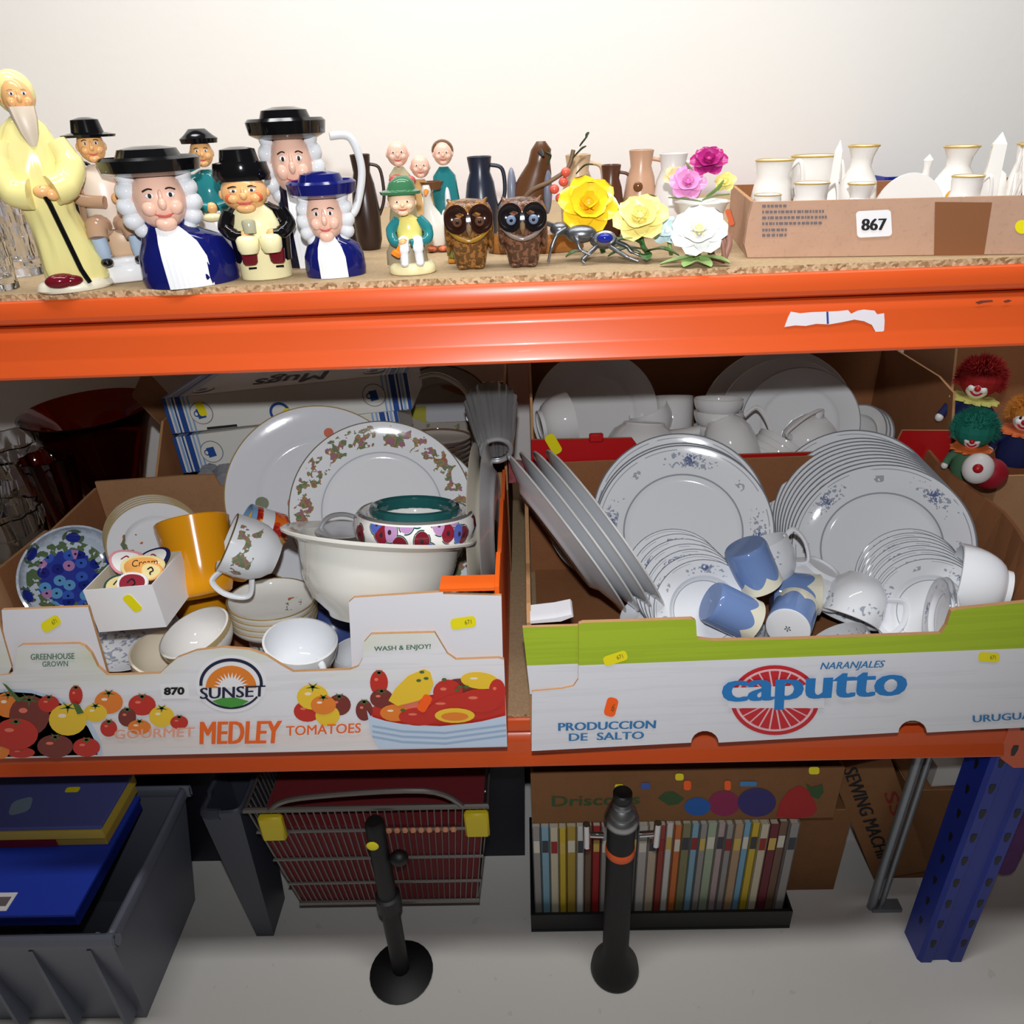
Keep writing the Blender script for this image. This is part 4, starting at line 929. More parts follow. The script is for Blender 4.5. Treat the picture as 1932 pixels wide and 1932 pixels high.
# --- teacups and bowls
TCP = cup_floral('blue_floral_cup', -0.032, -0.010, False)
R = 0.042; k_ = [(r*1.08, z*0.98) for r, z in cprof]
qv = qa(0.90, -0.36, 0.06); p = PD(1428, 1026, 1.01)
t = cup('teacup', 'blue-floral teacup leaning left behind the blue cups, handle up at the right', 'cup', p, qv, k_, TCP)
hl = qv.inverted() @ RT; obj('handle', handle_mb(0.040, -0.006, -0.044, 0.022, 0.0038), WHITE_C, t, q=Quaternion((0, 0, 1), math.atan2(hl.y, hl.x)))
R = 0.046; p = PD(1522, 1094, 1.02)
solid('fruit_bowl', 'plain white bowl lying mouth down behind the blue coffee cups', 'bowl', MB().lathe(bowl_prof(0.049, 0.040, 0.5), 48), WHITE_C, PD(1524, 1112, 1.03), qn(-(UP*0.80+RT*0.36-FW*0.42)))
qv = qn((-UP*0.80-RT*0.36-FW*0.1)); p = PD(1600, 1168, 0.985)
t = cup('teacup', 'white teacup tipped mouth down to the left by the right tea plates', 'cup', p, qv, [(r*1.0, z*0.95) for r, z in cprof], cup_floral('blue_floral_cup_b', -0.025, -0.002, False))
hl = qv.inverted() @ (RT*0.8-UP*0.6-FW*0.5); obj('handle', handle_mb(0.038, -0.006, -0.042, 0.024, 0.0042), WHITE_C, t, q=Quaternion((0, 0, 1), math.atan2(hl.y, hl.x)))
t = cup('teacup', 'blue-floral teacup lying low beside the front blue cup', 'cup', PD(1578, 1206, 0.985), qn((-RT*0.5+UP*0.85-FW*0.1)), k_, cup_floral('blue_floral_cup_c', -0.034, -0.004, False))
hl = Vector((0, 1, 0)); obj('handle', handle_mb(0.040, -0.006, -0.044, 0.022, 0.0038), WHITE_C, t, q=Quaternion((0, 0, 1), 1.0))
# bowls on their sides at the right
ax = (-RT*0.90+UP*0.20+FW*0.38).normalized()
p = PD(1790, 1112, 1.00)
BS = MB().lathe(bowl_prof(0.047, 0.058, 0.52), 52)
sb = solid('fruit_bowl', 'plain white deep bowl on its side at the right, foot ring to the right', 'bowl', BS, WHITE_C, PD(1800, 1094, 0.92), qn(ax), 'bowls on their sides')
ax2 = (-RT*0.86+UP*0.12+FW*0.20).normalized(); CE = blue_floral('blue_floral_cereal', 0.046, rep=3, c=0.8, line=0.6)
fm = plate_mesh(0.046, 0.010, 56)
s1 = solid('cereal_plate', 'left blue-floral dessert plate of a nested pair on edge before the white bowl', 'plate', fm, CE, PD(1766, 1162, 0.885), qn(ax2, 0.4), 'dessert plates on edge')
copy_tree(s1, PD(1777, 1160, 0.890), qn(ax2, 1.4), 'right blue-floral dessert plate of a nested pair on edge before the white bowl')

# ================================================================== second row, left: carton with mug boxes
def carton(name, label, x0, x1, y0, y1, z0, zf, zb, zl, zr, mats=None, th=0.004, lean=0.0):
    c = thing(name, label, 'box', ((x0+x1)/2, (y0+y1)/2, z0)); ms = mats or [CARD_DK, CARD_IN, CARD_EDGE]
    z_ = z0+0.0005
    obj('front_panel', MB().prism([(x0, z_), (x1, z_), (x1, zf[1]), (x0, zf[0])], y0, y0+th, (0, 1, 2), map=lambda u, v, h: (u, h, v)), ms, c, world=True, smooth=False)
    obj('back_panel', MB().prism([(x0, z_), (x1, z_), (x1, zb[1]), (x0, zb[0])], y1-th, y1, (1, 0, 2), map=lambda u, v, h: (u, h, v)), ms, c, world=True, smooth=False)
    for x, zz, k in ((x0, zl, 0), (x1-th, zr, 1)):
        obj('side_panel', MB().prism([(y0+th, z_)]+[(y0+th+(y1-y0-2*th)*a, b) for a, b in zz]+[(y1-th, z_)], x, x+th, (0, 1, 2) if k == 0 else (1, 0, 2), map=lambda u, v, h: (h, u, v)), ms, c, world=True, smooth=False)
    obj('base_panel', MB().box(((x0+x1)/2, (y0+y1)/2, z_+0.002), (x1-x0-2*th, y1-y0-2*th, 0.004)), ms[1], c, world=True, smooth=False)
    return c
ca = carton('cardboard_carton', 'dark brown carton behind the tomato tray, holding the striped mug boxes', -0.60, -0.035, 0.345, 0.625, SH0, (0.16, 0.16), (0.25, 0.25), [(0, 0.20), (0.25, 0.27), (1, 0.27)], [(0, 0.24), (0.3, 0.30), (1, 0.30)])
mb = MB().prism([(0, 0), (0.08, 0.0), (0.085, 0.10), (0.0, 0.075)], 0, 0.004, 0, map=lambda u, v, h: (-0.60-v*0.5, 0.42+u, 0.255+v*0.75+h)); obj('side_flap', mb, CARD_DK, ca, world=True, smooth=False)
MBW = mat('mug_box_white', (226, 224, 218), rough=0.55); MBB = mat('mug_box_blue', (36, 76, 150), rough=0.5); MBL = mat('mug_box_pale_blue', (140, 172, 214), rough=0.5)
def mug_box(label, O, ex, ez, w, h, d, top=False, mugs=False):
    ex = ex.normalized(); ez = (ez-ex*ez.dot(ex)).normalized(); ey = ez.cross(ex)
    q = Matrix((ex, ey, ez)).transposed().to_quaternion()
    t = thing('mug_box', label, 'box', O, None, q)
    obj('carton_body', MB().box((w/2, d/2, h/2), (w, d, h), 0, 0.0015), MBW, t, smooth=False)
    for side in (0, 1):
        for i, (a, b, c) in enumerate(((0.000, 0.006, 0), (0.009, 0.013, 1), (0.015, 0.018, 0), (0.021, 0.030, 0), (0.033, 0.036, 1), (0.040, 0.043, 1))):
            u0, u1 = (a, b) if side == 0 else (w-b, w-a)
            st = MB().add([(u0, -0.0004, 0), (u1, -0.0004, 0), (u1, -0.0004, h), (u0, -0.0004, h), (u1, -0.0004, h+0.0004), (u0, -0.0004, h+0.0004), (u1, d, h+0.0004), (u0, d, h+0.0004)], [(0, 1, 2, 3), (3, 2, 4, 5), (5, 4, 6, 7)])
            obj('blue_stripe', st, [MBB, MBL][c], t, smooth=False)
    MGR = mat('mug_box_grey', (120, 122, 130), rough=.6)
    def icon(u, v, r, topf=False):
        f = (lambda a, b, l: (a, b, h+l)) if topf else (lambda a, b, l: (a, -l, b)); ic = MB()
        for rr, l, mi in ((r, 0.0008, 2), (r*0.93, 0.0012, 0)): ic.add([f(u+x, v+y, l) for x, y in circ(0, 0, rr, rr, 28)], [tuple(range(28))], mi)
        ic.add([f(u+x*r, v+y*r, 0.0016) for x, y in ((-0.42, 0.38), (0.26, 0.45), (0.36, -0.4), (-0.32, -0.5))], [(0, 1, 2, 3)], 1)
        hp = circ(-0.42, -0.02, 0.24, 0.28, 12)
        ic.add([f(u+x*r, v+y*r, 0.0015) for x, y in hp], [tuple(range(12))], 1); ic.add([f(u+x*r, v+y*r, 0.0018) for x, y in circ(-0.44, -0.02, 0.13, 0.17, 10)], [tuple(range(10))], 0)
        obj('mug_emblem', ic, [MBW, MBB, MGR], t, label='round printed emblem with a blue mug', smooth=False)
    icon(0.058, h*0.50, 0.019); icon(w-0.058, h*0.5, 0.019)
    if top: icon(0.058, 0.03, 0.018, True); icon(w-0.058, 0.035, 0.018, True)
    if mugs:
        mb = MB(); put_text(mb, 'Mugs', (w*0.64, d*0.62, h+0.0006), (w*0.34, d*0.58, h+0.0006), (w*0.65, d*0.12, h+0.0006), 0, 0, 0.01)
        obj('lettering', mb, INK, t, label='black word printed upside down on top', smooth=False)
    sl = MB().box((0.085, -0.0006, h*0.06), (0.05, 0.001, 0.004)); obj('seam', sl, DARK, t, smooth=False)
    return t
Yb = 0.405
O = PY(346, 893, Yb); ex = PY(740, 846, Yb+0.01)-O; ez = PY(324, 826, Yb+0.006)-O
lowb = mug_box('lower white mug box with blue striped ends, half hidden by plates', O, ex, ez, 0.375, ez.length, 0.14)
O2 = PY(325, 819, Yb+0.008); ez2 = PY(316, 752, Yb+0.012)-O2
upb = mug_box('upper white mug box with blue stripes and an upside-down word on top', O2, PY(752, 775, Yb+0.015)-O2, ez2, 0.40, ez2.length, 0.15, True, True)
Lq = upb.rotation_quaternion
def rot_in(t, v): return t.location+t.rotation_quaternion @ Vector(v)
def stick_on(t, u, v, w_, h_, ang, m_=YEL, face='front', hh=0.0):
    P = rrect(u, v, w_, h_, ang); f = (lambda a, b: (a, -0.0022, b)) if face == 'front' else (lambda a, b: (a, b, hh+0.0022))
    mb = MB().add([f(a, b) for a, b in P], [tuple(range(len(P)))]); return obj('price_sticker', mb, m_, t, smooth=False)
stick_on(upb, 0.060, ez2.length*0.62, 0.013, 0.024, 10); stick_on(upb, 0.196, ez2.length*0.2, 0.013, 0.024, -14)
mb = MB()
for rr, mi in ((0.017, 0), (0.0125, 1)): mb.add([(0.185+x, -0.001-0.0004*mi, ez2.length*0.30+y) for x, y in circ(0, 0, rr, rr, 28)], [tuple(range(28))], mi)
obj('ring_emblem', mb, [MBB, MBW], upb, smooth=False)
# things right of the mug boxes
R = 0.105; p = PD(835, 795, 1.40)
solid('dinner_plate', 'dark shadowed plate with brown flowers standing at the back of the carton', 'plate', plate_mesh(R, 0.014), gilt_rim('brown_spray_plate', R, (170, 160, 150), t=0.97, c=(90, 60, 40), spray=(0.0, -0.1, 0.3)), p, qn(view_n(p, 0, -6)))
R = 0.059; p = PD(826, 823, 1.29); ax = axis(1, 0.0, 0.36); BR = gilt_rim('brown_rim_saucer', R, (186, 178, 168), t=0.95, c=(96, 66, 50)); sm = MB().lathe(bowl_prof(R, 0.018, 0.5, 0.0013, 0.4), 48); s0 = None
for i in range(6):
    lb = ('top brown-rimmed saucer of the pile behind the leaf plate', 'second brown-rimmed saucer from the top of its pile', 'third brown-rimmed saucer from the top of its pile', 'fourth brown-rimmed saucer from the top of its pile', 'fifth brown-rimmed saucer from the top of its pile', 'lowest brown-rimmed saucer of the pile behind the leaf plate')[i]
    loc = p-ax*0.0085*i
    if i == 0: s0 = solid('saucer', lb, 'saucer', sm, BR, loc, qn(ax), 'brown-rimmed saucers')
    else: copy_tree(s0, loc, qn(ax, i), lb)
wc_ = thing('flat_carton', 'flat white carton with a yellow label at the back of the shelf', 'carton', PY(822, 800, 0.60))
a, b = PY(768, 800, 0.60), PY(884, 800, 0.60); hgt = (PY(822, 764, 0.60)-PY(822, 800, 0.60)).z
obj('body', MB().box(((a.x+b.x)/2, 0.617, a.z+hgt/2), (b.x-a.x, 0.03, hgt), 0, 0.001), mat('carton_grey_white', (196, 196, 202), rough=.4), wc_, world=True, smooth=False)
mb = MB(); mb.add([PY(x, y, 0.601) for x, y in ((766, 768), (804, 766), (804, 799), (766, 799))], [(0, 1, 2, 3)]); obj('label', mb, mat('mustard_label', (178, 170, 66), rough=.6), wc_, world=True, label='mustard yellow label', smooth=False)
# fluted mould and ladle standing at the right end
fa, fb_ = PD(926, 760, 1.13), PD(936, 848, 1.06); ax = (fa-fb_); L = ax.length
g = mat('dull_tin', (156, 158, 160), rough=0.32, metal=0.55)
mb = MB().lathe([(0.018, 0), (0.021, -0.003), (0.024, 0.0), (0.029, L*0.3), (0.035, L*0.7), (0.040, L), (0.0375, L+0.001), (0.033, L*0.7), (0.027, L*0.3), (0.019, 0.004)], 96, wob=lambda a, z: 1+(0.045*math.sin(a*18) if z > 0.001 else 0))
mo = thing('fluted_mould', 'grey fluted tin mould leaning at the right end of the left carton', 'mould', fb_, None, qn(ax))
obj('fluted_wall', mb, g, mo); obj('mouth_ring', MB().tube([(0.0215*math.cos(t), 0.0215*math.sin(t), -0.002) for t in [2*PI*i/28 for i in range(28)]], 0.0035, 0, 8, closed=True), mat('tin_bright', (196, 198, 200), rough=.25, metal=.5), mo)
ld = thing('ladle', 'bright curved steel ladle handle above the saucer pile', 'utensil', PD(896, 790, 1.16))
pts = [PD(790, 713, 1.20), PD(825, 707, 1.20), PD(862, 724, 1.19), PD(890, 757, 1.18), PD(901, 790, 1.16)]
obj('handle', MB().tube(spline(pts, 8), [0.0042]*17+[0.0032]*16, 0, 8, flat=0.5), mat('ladle_steel', (214, 214, 214), rough=.2, metal=.5), ld, world=True)
obj('blade', MB().loft([[PD(x, y, d_) for x, y in ((880, 766), (903, 762), (905, 800), (896, 806), (880, 792))] for d_ in (1.155, 1.160)]), mat('ladle_steel', (214, 214, 214)), ld, world=True)

# ================================================================== second row, right: red-fronted box of white china
RB = mat('red_print', (190, 22, 26), rough=0.4)
rb = carton('red_carton', 'red-fronted cardboard box of plain white china behind the citrus tray', 0.004, 0.655, 0.352, 0.626, SH0, (0.243, 0.236), (0.30, 0.30), [(0, 0.255), (0.12, 0.30), (1, 0.31)], [(0, 0.245), (0.06, 0.29), (0.25, 0.30), (1, 0.30)], [RB, CARD_IN, CARD_EDGE])
xa_, xb_ = PY(1196, 850, .352).x, PY(1690, 850, .352).x
bpy.data.objects.remove([c for c in rb.children if c.name.startswith('front_panel')][0])
obj('front_panel', MB().prism([(0.004, Z0), (0.655, Z0), (0.655, 0.236), (xb_+.004, 0.239), (xb_-.004, 0.207), (xa_+.02, 0.207), (xa_-.004, 0.241), (0.004, 0.243)], 0.352, 0.356, (0, 1, 2), map=lambda u, v, h: (u, h, v)), [RB, CARD_IN, CARD_EDGE], rb, world=True, smooth=False)
mb = MB().box((0.105, 0.351, 0.244), (0.022, 0.008, 0.014), 0, 0.002); obj('handle_tab', mb, RB, rb, world=True)
RBF = plane_fn((0, 0.352, 0), (0, -1, 0)); sticker(rb, RBF, 1044, 838, 20, 40, -30, txt=None)
mb = MB(); decal(mb, [(1041, 858), (1048, 856), (1062, 880), (1055, 882)], lambda a, b: RBF(a, b, 0.0006)); obj('bright_stripe', mb, mat('bright_red', (240, 50, 50), rough=.4), rb, world=True, smooth=False)
OFFW = china('plain_white_china', (226, 224, 224)).done()
R = 0.112; p = PD(1122, 782, dep(R, 118)); big = solid('dinner_plate', 'large plain white plate at the back left of the red box, its top in shadow', 'plate', plate_mesh(R, 0.014), OFFW, p, qn(view_n(p, 3, -4)))
R = 0.133; p = PD(1462, 800, dep(R, 140)); pn_ = view_n(p, 0, 0); solid('dinner_plate', 'largest plain white plate, upright at the back of the red box', 'plate', plate_mesh(R, 0.016), OFFW, p, qn(pn_))
R = 0.113; p = PD(1478, 800, 1.300); solid('dinner_plate', 'middle plain white plate of the three upright ones in the red box', 'plate', plate_mesh(R, 0.014), OFFW, p, qn(pn_))
R = 0.096; p = PD(1508, 800, dep(R, 106)); GR = gilt_rim('grey_line_white', R, (230, 230, 232), t=0.98, c=(150, 150, 154)); solid('side_plate', 'nearest and smallest of the three upright white plates in the red box', 'plate', plate_mesh(R, 0.012), GR, p, qn(pn_))
R = 0.047; p = PD(1076, 790, 1.27); solid('deep_bowl', 'plain white bowl on its side at the left end of the red box', 'bowl', MB().lathe(bowl_prof(R, 0.055, 0.55), 44), OFFW, p, qn(RT*0.96+UP*0.24+FW*0.12))
R = 0.062; p = PD(1212, 838, 1.25)
sb_ = thing('sauce_boat', 'plain white sauce boat upside down with its spout to the left, in the red box', 'sauce boat', p, None, qa(1, 0.05, 0.2))
obj('body', MB().lathe([(0, 0.034), (0.030, 0.034), (0.034, 0.037), (0.036, 0.033), (0.050, 0.024), (0.060, 0.006), (0.064, -0.012), (0.062, -0.013), (0.057, 0.004), (0.046, 0.020), (0, 0.028)], 44), OFFW, sb_)
obj('spout', MB().loft([[(-0.045-0.045*t+0.004*math.cos(a)*0, (0.026-0.012*t)*math.cos(a), 0.012+0.016*t+(0.016-0.006*t)*math.sin(a)) for a in [2*PI*i/16 for i in range(16)]] for t in (0, 0.35, 0.7, 0.95, 1.05)]), OFFW, sb_)
R = 0.036; mugp = [(0, -0.085), (0.032, -0.085), (0.035, -0.081), (0.036, -0.04), (0.036, 0), (0.0352, 0.001), (0.0338, 0), (0.0338, -0.078), (0, -0.080)]
cup('mug', 'plain white straight mug behind the sauce boat', 'mug', PD(1270, 748, 1.345), qa(1, 0, 0.1), mugp, OFFW, (0.036, -0.018, -0.068, 0.022, 0.004))
cup('teacup', 'plain white cup tilted between the sauce boat and the straight mug', 'cup', PD(1222, 772, 1.32), qa(0.8, -0.4, 0.3), [(r*0.95, z*0.8) for r, z in cprof], OFFW)
stp = bowl_prof(0.041, 0.036, 0.55, 0.0013)
for i, (yy, lb) in enumerate(((752, 'top cup of the stacked white cups in the red box'), (776, 'middle cup of the stacked white cups in the red box'), (802, 'lowest cup of the stacked white cups in the red box'))):
    t = cup('teacup', lb, 'cup', PD(1356, yy, 1.262-0.004*i), qa(1, 0.0, 0.28), stp, OFFW, None, None, 'stacked white cups')
qv = qn((-UP*0.86+RT*0.36+FW*0.1)); p = PD(1390, 868, 1.215)
t = cup('teacup', 'plain white cup tipped mouth down, its big handle to the right, in the red box', 'cup', p, qv, [(r*1.05, z*1.15) for r, z in cprof], OFFW)
hl = qv.inverted() @ (RT-UP*0.1); obj('handle', handle_mb(0.039, -0.006, -0.062, 0.030, 0.0045), OFFW, t, q=Quaternion((0, 0, 1), math.atan2(hl.y, hl.x)))
qv = qn((UP*0.55+RT*0.75-FW*0.1)); p = PD(1560, 806, 1.215)
t = cup('teapot', 'plain white teapot lying tilted, strap handle uppermost, in the red box', 'teapot', p, qv, [(r*.88, z*.88) for r, z in [(0, -0.085), (0.024, -0.085), (0.028, -0.083), (0.042, -0.066), (0.048, -0.042), (0.044, -0.016), (0.030, 0.0), (0.028, 0.003), (0.026, 0), (0.040, -0.018), (0.043, -0.042), (0.036, -0.066), (0, -0.078)]], OFFW)
hl = qv.inverted() @ (UP*0.7-FW*0.7); obj('handle', handle_mb(0.040, -0.010, -0.062, 0.020, 0.0055, flat=0.5), OFFW, t, q=Quaternion((0, 0, 1), math.atan2(hl.y, hl.x)))
hl2 = qv.inverted() @ (-RT*0.4-UP*0.8-FW*0.3); obj('spout', MB().tube(spline([(0.040, 0, -0.06), (0.058, 0, -0.045), (0.068, 0, -0.02)], 6), [0.010]*4+[0.008]*4+[0.0055]*5, 0, 12), OFFW, t, q=Quaternion((0, 0, 1), math.atan2(hl2.y, hl2.x)))
R = 0.046; axb = axis(0.80, 0.55, 0.10); b0_ = MB().lathe(bowl_prof(R, 0.030, 0.5, 0.0014), 44); p = PD(1480, 838, 1.225); f0 = None
for i in range(6):
    lb = ('top plain bowl of the tilted stack in the red box', 'second plain bowl from the top of the tilted stack', 'third plain bowl from the top of the tilted stack', 'fourth plain bowl from the top of the tilted stack', 'fifth plain bowl from the top of the tilted stack', 'lowest plain bowl of the tilted stack in the red box')[i]
    loc = p-axb*0.0105*i
    if i == 0: f0 = solid('fruit_bowl', lb, 'bowl', b0_, OFFW, loc, qn(axb), 'plain stacked bowls')
    else: copy_tree(f0, loc, qn(axb, i), lb)
p = PD(1612, 822, 1.25)
for i in range(3):
    lb = ('front plate of the three leaning at the right of the red box', 'middle plate of the three leaning at the right of the red box', 'rear plate of the three leaning at the right of the red box')[i]
    nn = view_n(p, -28, 34); loc = p-nn*0.008*i+RT*0.002*i
    if i == 0: s3 = solid('saucer', lb, 'saucer', plate_mesh(0.056, 0.010, 48), gilt_rim('grey_rim_saucer', 0.056, (224, 224, 224), t=0.955, c=(120, 120, 124)), loc, qn(nn), 'leaning saucers in the red box')
    else: copy_tree(s3, loc, qn(nn, i), lb)

# ================================================================== clown dolls in a carton of the next bay
cbx = carton('cardboard_carton', 'brown carton of clown dolls at the far right of the middle shelf', 0.690, 1.08, 0.27, 0.62, SH0, (0.196, 0.196), (0.44, 0.44), [(0, 0.196), (0.45, 0.20), (0.6, 0.40), (1, 0.44)], [(0, 0.2), (1, 0.21)], [CARD, CARD_IN, CARD_EDGE])
def hair(mb, c, r, n, L, mi=0, zmin=-0.5, front=0.3, seed=1):
    rnd = random.Random(seed); c = Vector(c)
    mb.ell(c, (r*0.86, r*0.86, r*0.86), mi, 14, 10)
    for _ in range(n):
        v = Vector((rnd.gauss(0, 1), rnd.gauss(0, 1), rnd.gauss(0, 1))).normalized()
        if v.z < zmin or (v.y < -front and v.z < 0.35): continue
        a = c+v*r*0.8; sd = v.orthogonal().normalized(); b = a+v*L*rnd.uniform(0.7, 1.3)+Vector((rnd.gauss(0, .25), rnd.gauss(0, .25), rnd.gauss(0, .25)-0.1))*L
        u = sd*r*0.03; w = v.cross(sd)*r*0.03
        mb.add([a+u, a-u*0.5+w*0.87, a-u*0.5-w*0.87, b], [(0, 1, 3), (1, 2, 3), (2, 0, 3)], mi)
CLW = mat('clown_white', (232, 228, 226), rough=.35); CLR = mat('clown_red', (180, 20, 30), rough=.4)
def clown(label, px, py, d, s, hairc, ruffc, bodyc, seed, tilt, hr=1.6):
    p = PD(px, py, d); q = Quaternion((0, 1, 0), tilt) @ Quaternion((0, 0, 1), -math.atan2(p.x, p.y-CAM.y))
    t = thing('clown_doll', label, 'doll', p, None, q)
    h = MB(s).ell((0, 0, 0), (1.0, 0.95, 1.15), 0, 20, 14).ell((0.42, -0.72, -0.12), (0.34, 0.28, 0.32), 0).ell((-0.42, -0.72, -0.12), (0.34, 0.28, 0.32), 0)
    f = obj('head', h, CLW, t)
    obj('nose', MB(s).ell((0, -1.05, -0.02), 0.26, 0, 12, 8), CLR, f, label='red ball nose')
    obj('mouth', MB(s).tube(spline([(-0.48, -0.83, -0.30), (-0.25, -0.95, -0.52), (0, -0.98, -0.60), (0.25, -0.95, -0.52), (0.48, -0.83, -0.30)], 5), 0.09, 0, 6), CLR, f)
    for sx in (-1, 1):
        obj('eye', MB(s).ell((sx*0.38, -0.84, 0.28), (0.12, 0.07, 0.17), 0, 10, 8), BLACK, f)
    hm = MB(s); hair(hm, (0, 0.45+0.5*(hr-1.5), 0.45+0.3*(hr-1.5)), hr, 3200, 0.5, seed=seed); tag(obj('hair', hm, mat('hair_%d' % seed, hairc, rough=.8), t, smooth=False), kind='stuff')
    rf = MB(s).lathe([(0.3, -1.0), (1.0, -1.15), (1.75, -1.05), (1.8, -1.25), (1.0, -1.35), (0.3, -1.3)], 80, wob=lambda a, z: 1+0.10*math.sin(a*13)+0.05*math.sin(a*29)); obj('ruffle', rf, mat('ruffle_%d' % seed, ruffc, rough=.7), t, label='frilled collar')
    bd = MB(s).lathe([(0, -4.6), (1.3, -4.5), (1.6, -3.6), (1.45, -2.2), (0.9, -1.25), (0, -1.1)], 24, ey=0.8); obj('body', bd, mat('suit_%d' % seed, bodyc, rough=.8), t)
    for sx in (-1, 1):
        am = obj('arm', MB(s).tube(spline([(sx*0.9, 0, -1.6), (sx*1.7, -0.4, -2.3), (sx*2.0, -0.9, -3.0)], 6), [0.45]*7+[0.38]*6, 0, 12), mat('suit_%d' % seed, bodyc), t)
        obj('glove', MB(s).ell((sx*2.05, -1.0, -3.15), (0.36, 0.3, 0.4), 0, 12, 8), CLW, am)
    return t
clown('clown doll with red hair and yellow frilled collar at the far right', 1846, 728, 1.13, 0.0175, (150, 14, 16), (206, 200, 110), (24, 30, 80), 3, 0.1, 2.0)
clown('clown doll with bushy green hair and orange collar at the far right', 1836, 826, 1.06, 0.0135, (14, 110, 92), (224, 110, 50), (70, 110, 80), 4, -0.05, 2.35)
clown('clown doll in navy suit cut by the right edge of the picture', 1935, 790, 1.12, 0.0165, (190, 120, 40), (214, 110, 60), (20, 26, 80), 5, 0.0)
tag(obj('juggling_ball', MB(1).ell(PD(1868, 893, 1.035), 0.022, 0, 18, 12), mat('ball_red', (150, 14, 34), rough=.5)), 'dark red soft ball beside the green-haired clown', 'ball')
mb = MB(); c0 = PD(1845, 884, 1.02)
mb.ell(c0, (0.020, 0.018, 0.022), 0, 16, 12)
cl4 = thing('clown_mask', 'small white clown face with red nose under the orange collar', 'mask', c0); obj('face', mb, CLW, cl4, world=True); obj('nose', MB().ell(c0+(CAM-c0).normalized()*0.019, 0.0065, 0, 12, 8), CLR, cl4, world=True)

# ================================================================== glass at the far left
def glass(name, rgb, rough=0.03):
    return mat(name, rgb, rough=rough, trans=1.0, ior=1.5)
REDG = glass('amber_red_glass', (150, 34, 12)); CLG = glass('cut_glass', (244, 246, 250)); RUBY = glass('ruby_glass', (170, 30, 16))
R = 0.108; p = PD(166, 772, dep(R, 120)); Hh = p.z-SH0
vp = [(0, -Hh), (0.050, -Hh), (0.052, -Hh+0.006), (0.022, -Hh+0.03), (0.032, -Hh+0.06), (0.048, -Hh+0.12), (0.068, -Hh+0.18), (0.088, -0.035), (R, 0), (R-0.003, 0.0015), (R-0.006, 0), (0.083, -0.035), (0.063, -Hh+0.18), (0.043, -Hh+0.12), (0.026, -Hh+0.06), (0, -Hh+0.045)]
solid('glass_vase', 'large flared amber-red glass vase behind the left corner of the tomato tray', 'vase', MB().lathe(vp, 56), REDG, p+Vector((0, 0, 0.0008)), Quaternion())
R = 0.040; p = PD(84, 862, 1.19); Hh = p.z-SH0
solid('glass_vase', 'small ruby fluted glass vase in front of the large flared one', 'vase', MB().lathe([(0, -Hh), (0.020, -Hh), (0.021, -Hh+0.01), (0.026, -Hh+0.10), (0.034, -0.06), (R, 0), (R-0.003, 0.001), (R-0.004, 0), (0.030, -0.06), (0.021, -Hh+0.10), (0, -Hh+0.02)], 48, wob=lambda a, z: 1+0.06*math.sin(a*12)), RUBY, p, Quaternion())
def cut(mb_prof, n, amp=0.13): return MB().lathe(mb_prof, 72, wob=lambda a, z: 1+amp*(abs(((a*n/(2*PI)+z*60) % 1.0)-0.5)-0.25)+amp*(abs(((a*n/(2*PI)-z*60) % 1.0)-0.5)-0.25))
p = PD(14, 830, 1.24); Hh = p.z-SH0
solid('cut_glass_vase', 'tall cut glass vase with flared rim at the left edge, middle shelf', 'vase', cut([(0, -Hh), (0.04, -Hh), (0.045, -Hh+0.01), (0.052, -Hh+0.06), (0.056, -Hh+0.12), (0.045, -0.10), (0.034, -0.06), (0.042, -0.025), (0.060, 0), (0.057, 0.001), (0.054, 0), (0.036, -0.03), (0.029, -0.06), (0.040, -0.1), (0.047, -Hh+0.12), (0.042, -Hh+0.06), (0, -Hh+0.02)], 10), CLG, p, Quaternion(), None, 8)
p = PD(2, 965, 1.10); Hh = p.z-SH0
solid('cut_glass_bowl', 'squat cut glass bowl at the left edge, lower than the tall vase', 'bowl', cut([(0, -Hh), (0.03, -Hh), (0.034, -Hh+0.01), (0.04, -Hh+0.05), (0.05, -0.03), (0.052, 0), (0.049, 0.001), (0.046, 0), (0.044, -0.03), (0.033, -Hh+0.05), (0, -Hh+0.02)], 12), CLG, p, Quaternion(), None, 8)

# ================================================================== upper shelf figures
class Fig:
    """a figure standing at a picture point on the upper board, modelled in picture pixels and turned to face the aisle."""
    def __init__(s, name, label, cat, px, py, group=None, turn=0.0, base=SH1):
        p = PZ(px, py, base); p.z += 0.0004; s.p = p
        d = (p-CAM).dot(FW); s.k = d/F_PX
        a, b = pr(p), pr(p+Vector((0, 0, 0.02))); s.kz = 0.02/max(a[1]-b[1], 1e-6)
        yaw = -math.atan2(p.x-CAM.x, p.y-CAM.y)+math.radians(turn)
        s.t = thing(name, label, cat, p, group, Quaternion((0, 0, 1), yaw))
    def mb(s): return MB(s.k, s.kz)
    def part(s, name, mb, m_, par=None, label=None, smooth=True, ang=50): return obj(name, mb, m_, par or s.t, label, smooth=smooth, ang=ang)
def cer(name, c, r=0.1): return mat('glaze_'+name, c, rough=r, spec=0.5)
NAVY = cer('navy', (18, 24, 96)); CRM = cer('cream', (236, 226, 178)); BLK = cer('black', (14, 13, 15)); WHT = cer('white', (238, 238, 240)); SKIN = cer('skin', (236, 190, 168), 0.2); SKINT = cer('tan_skin', (232, 176, 116), 0.2)
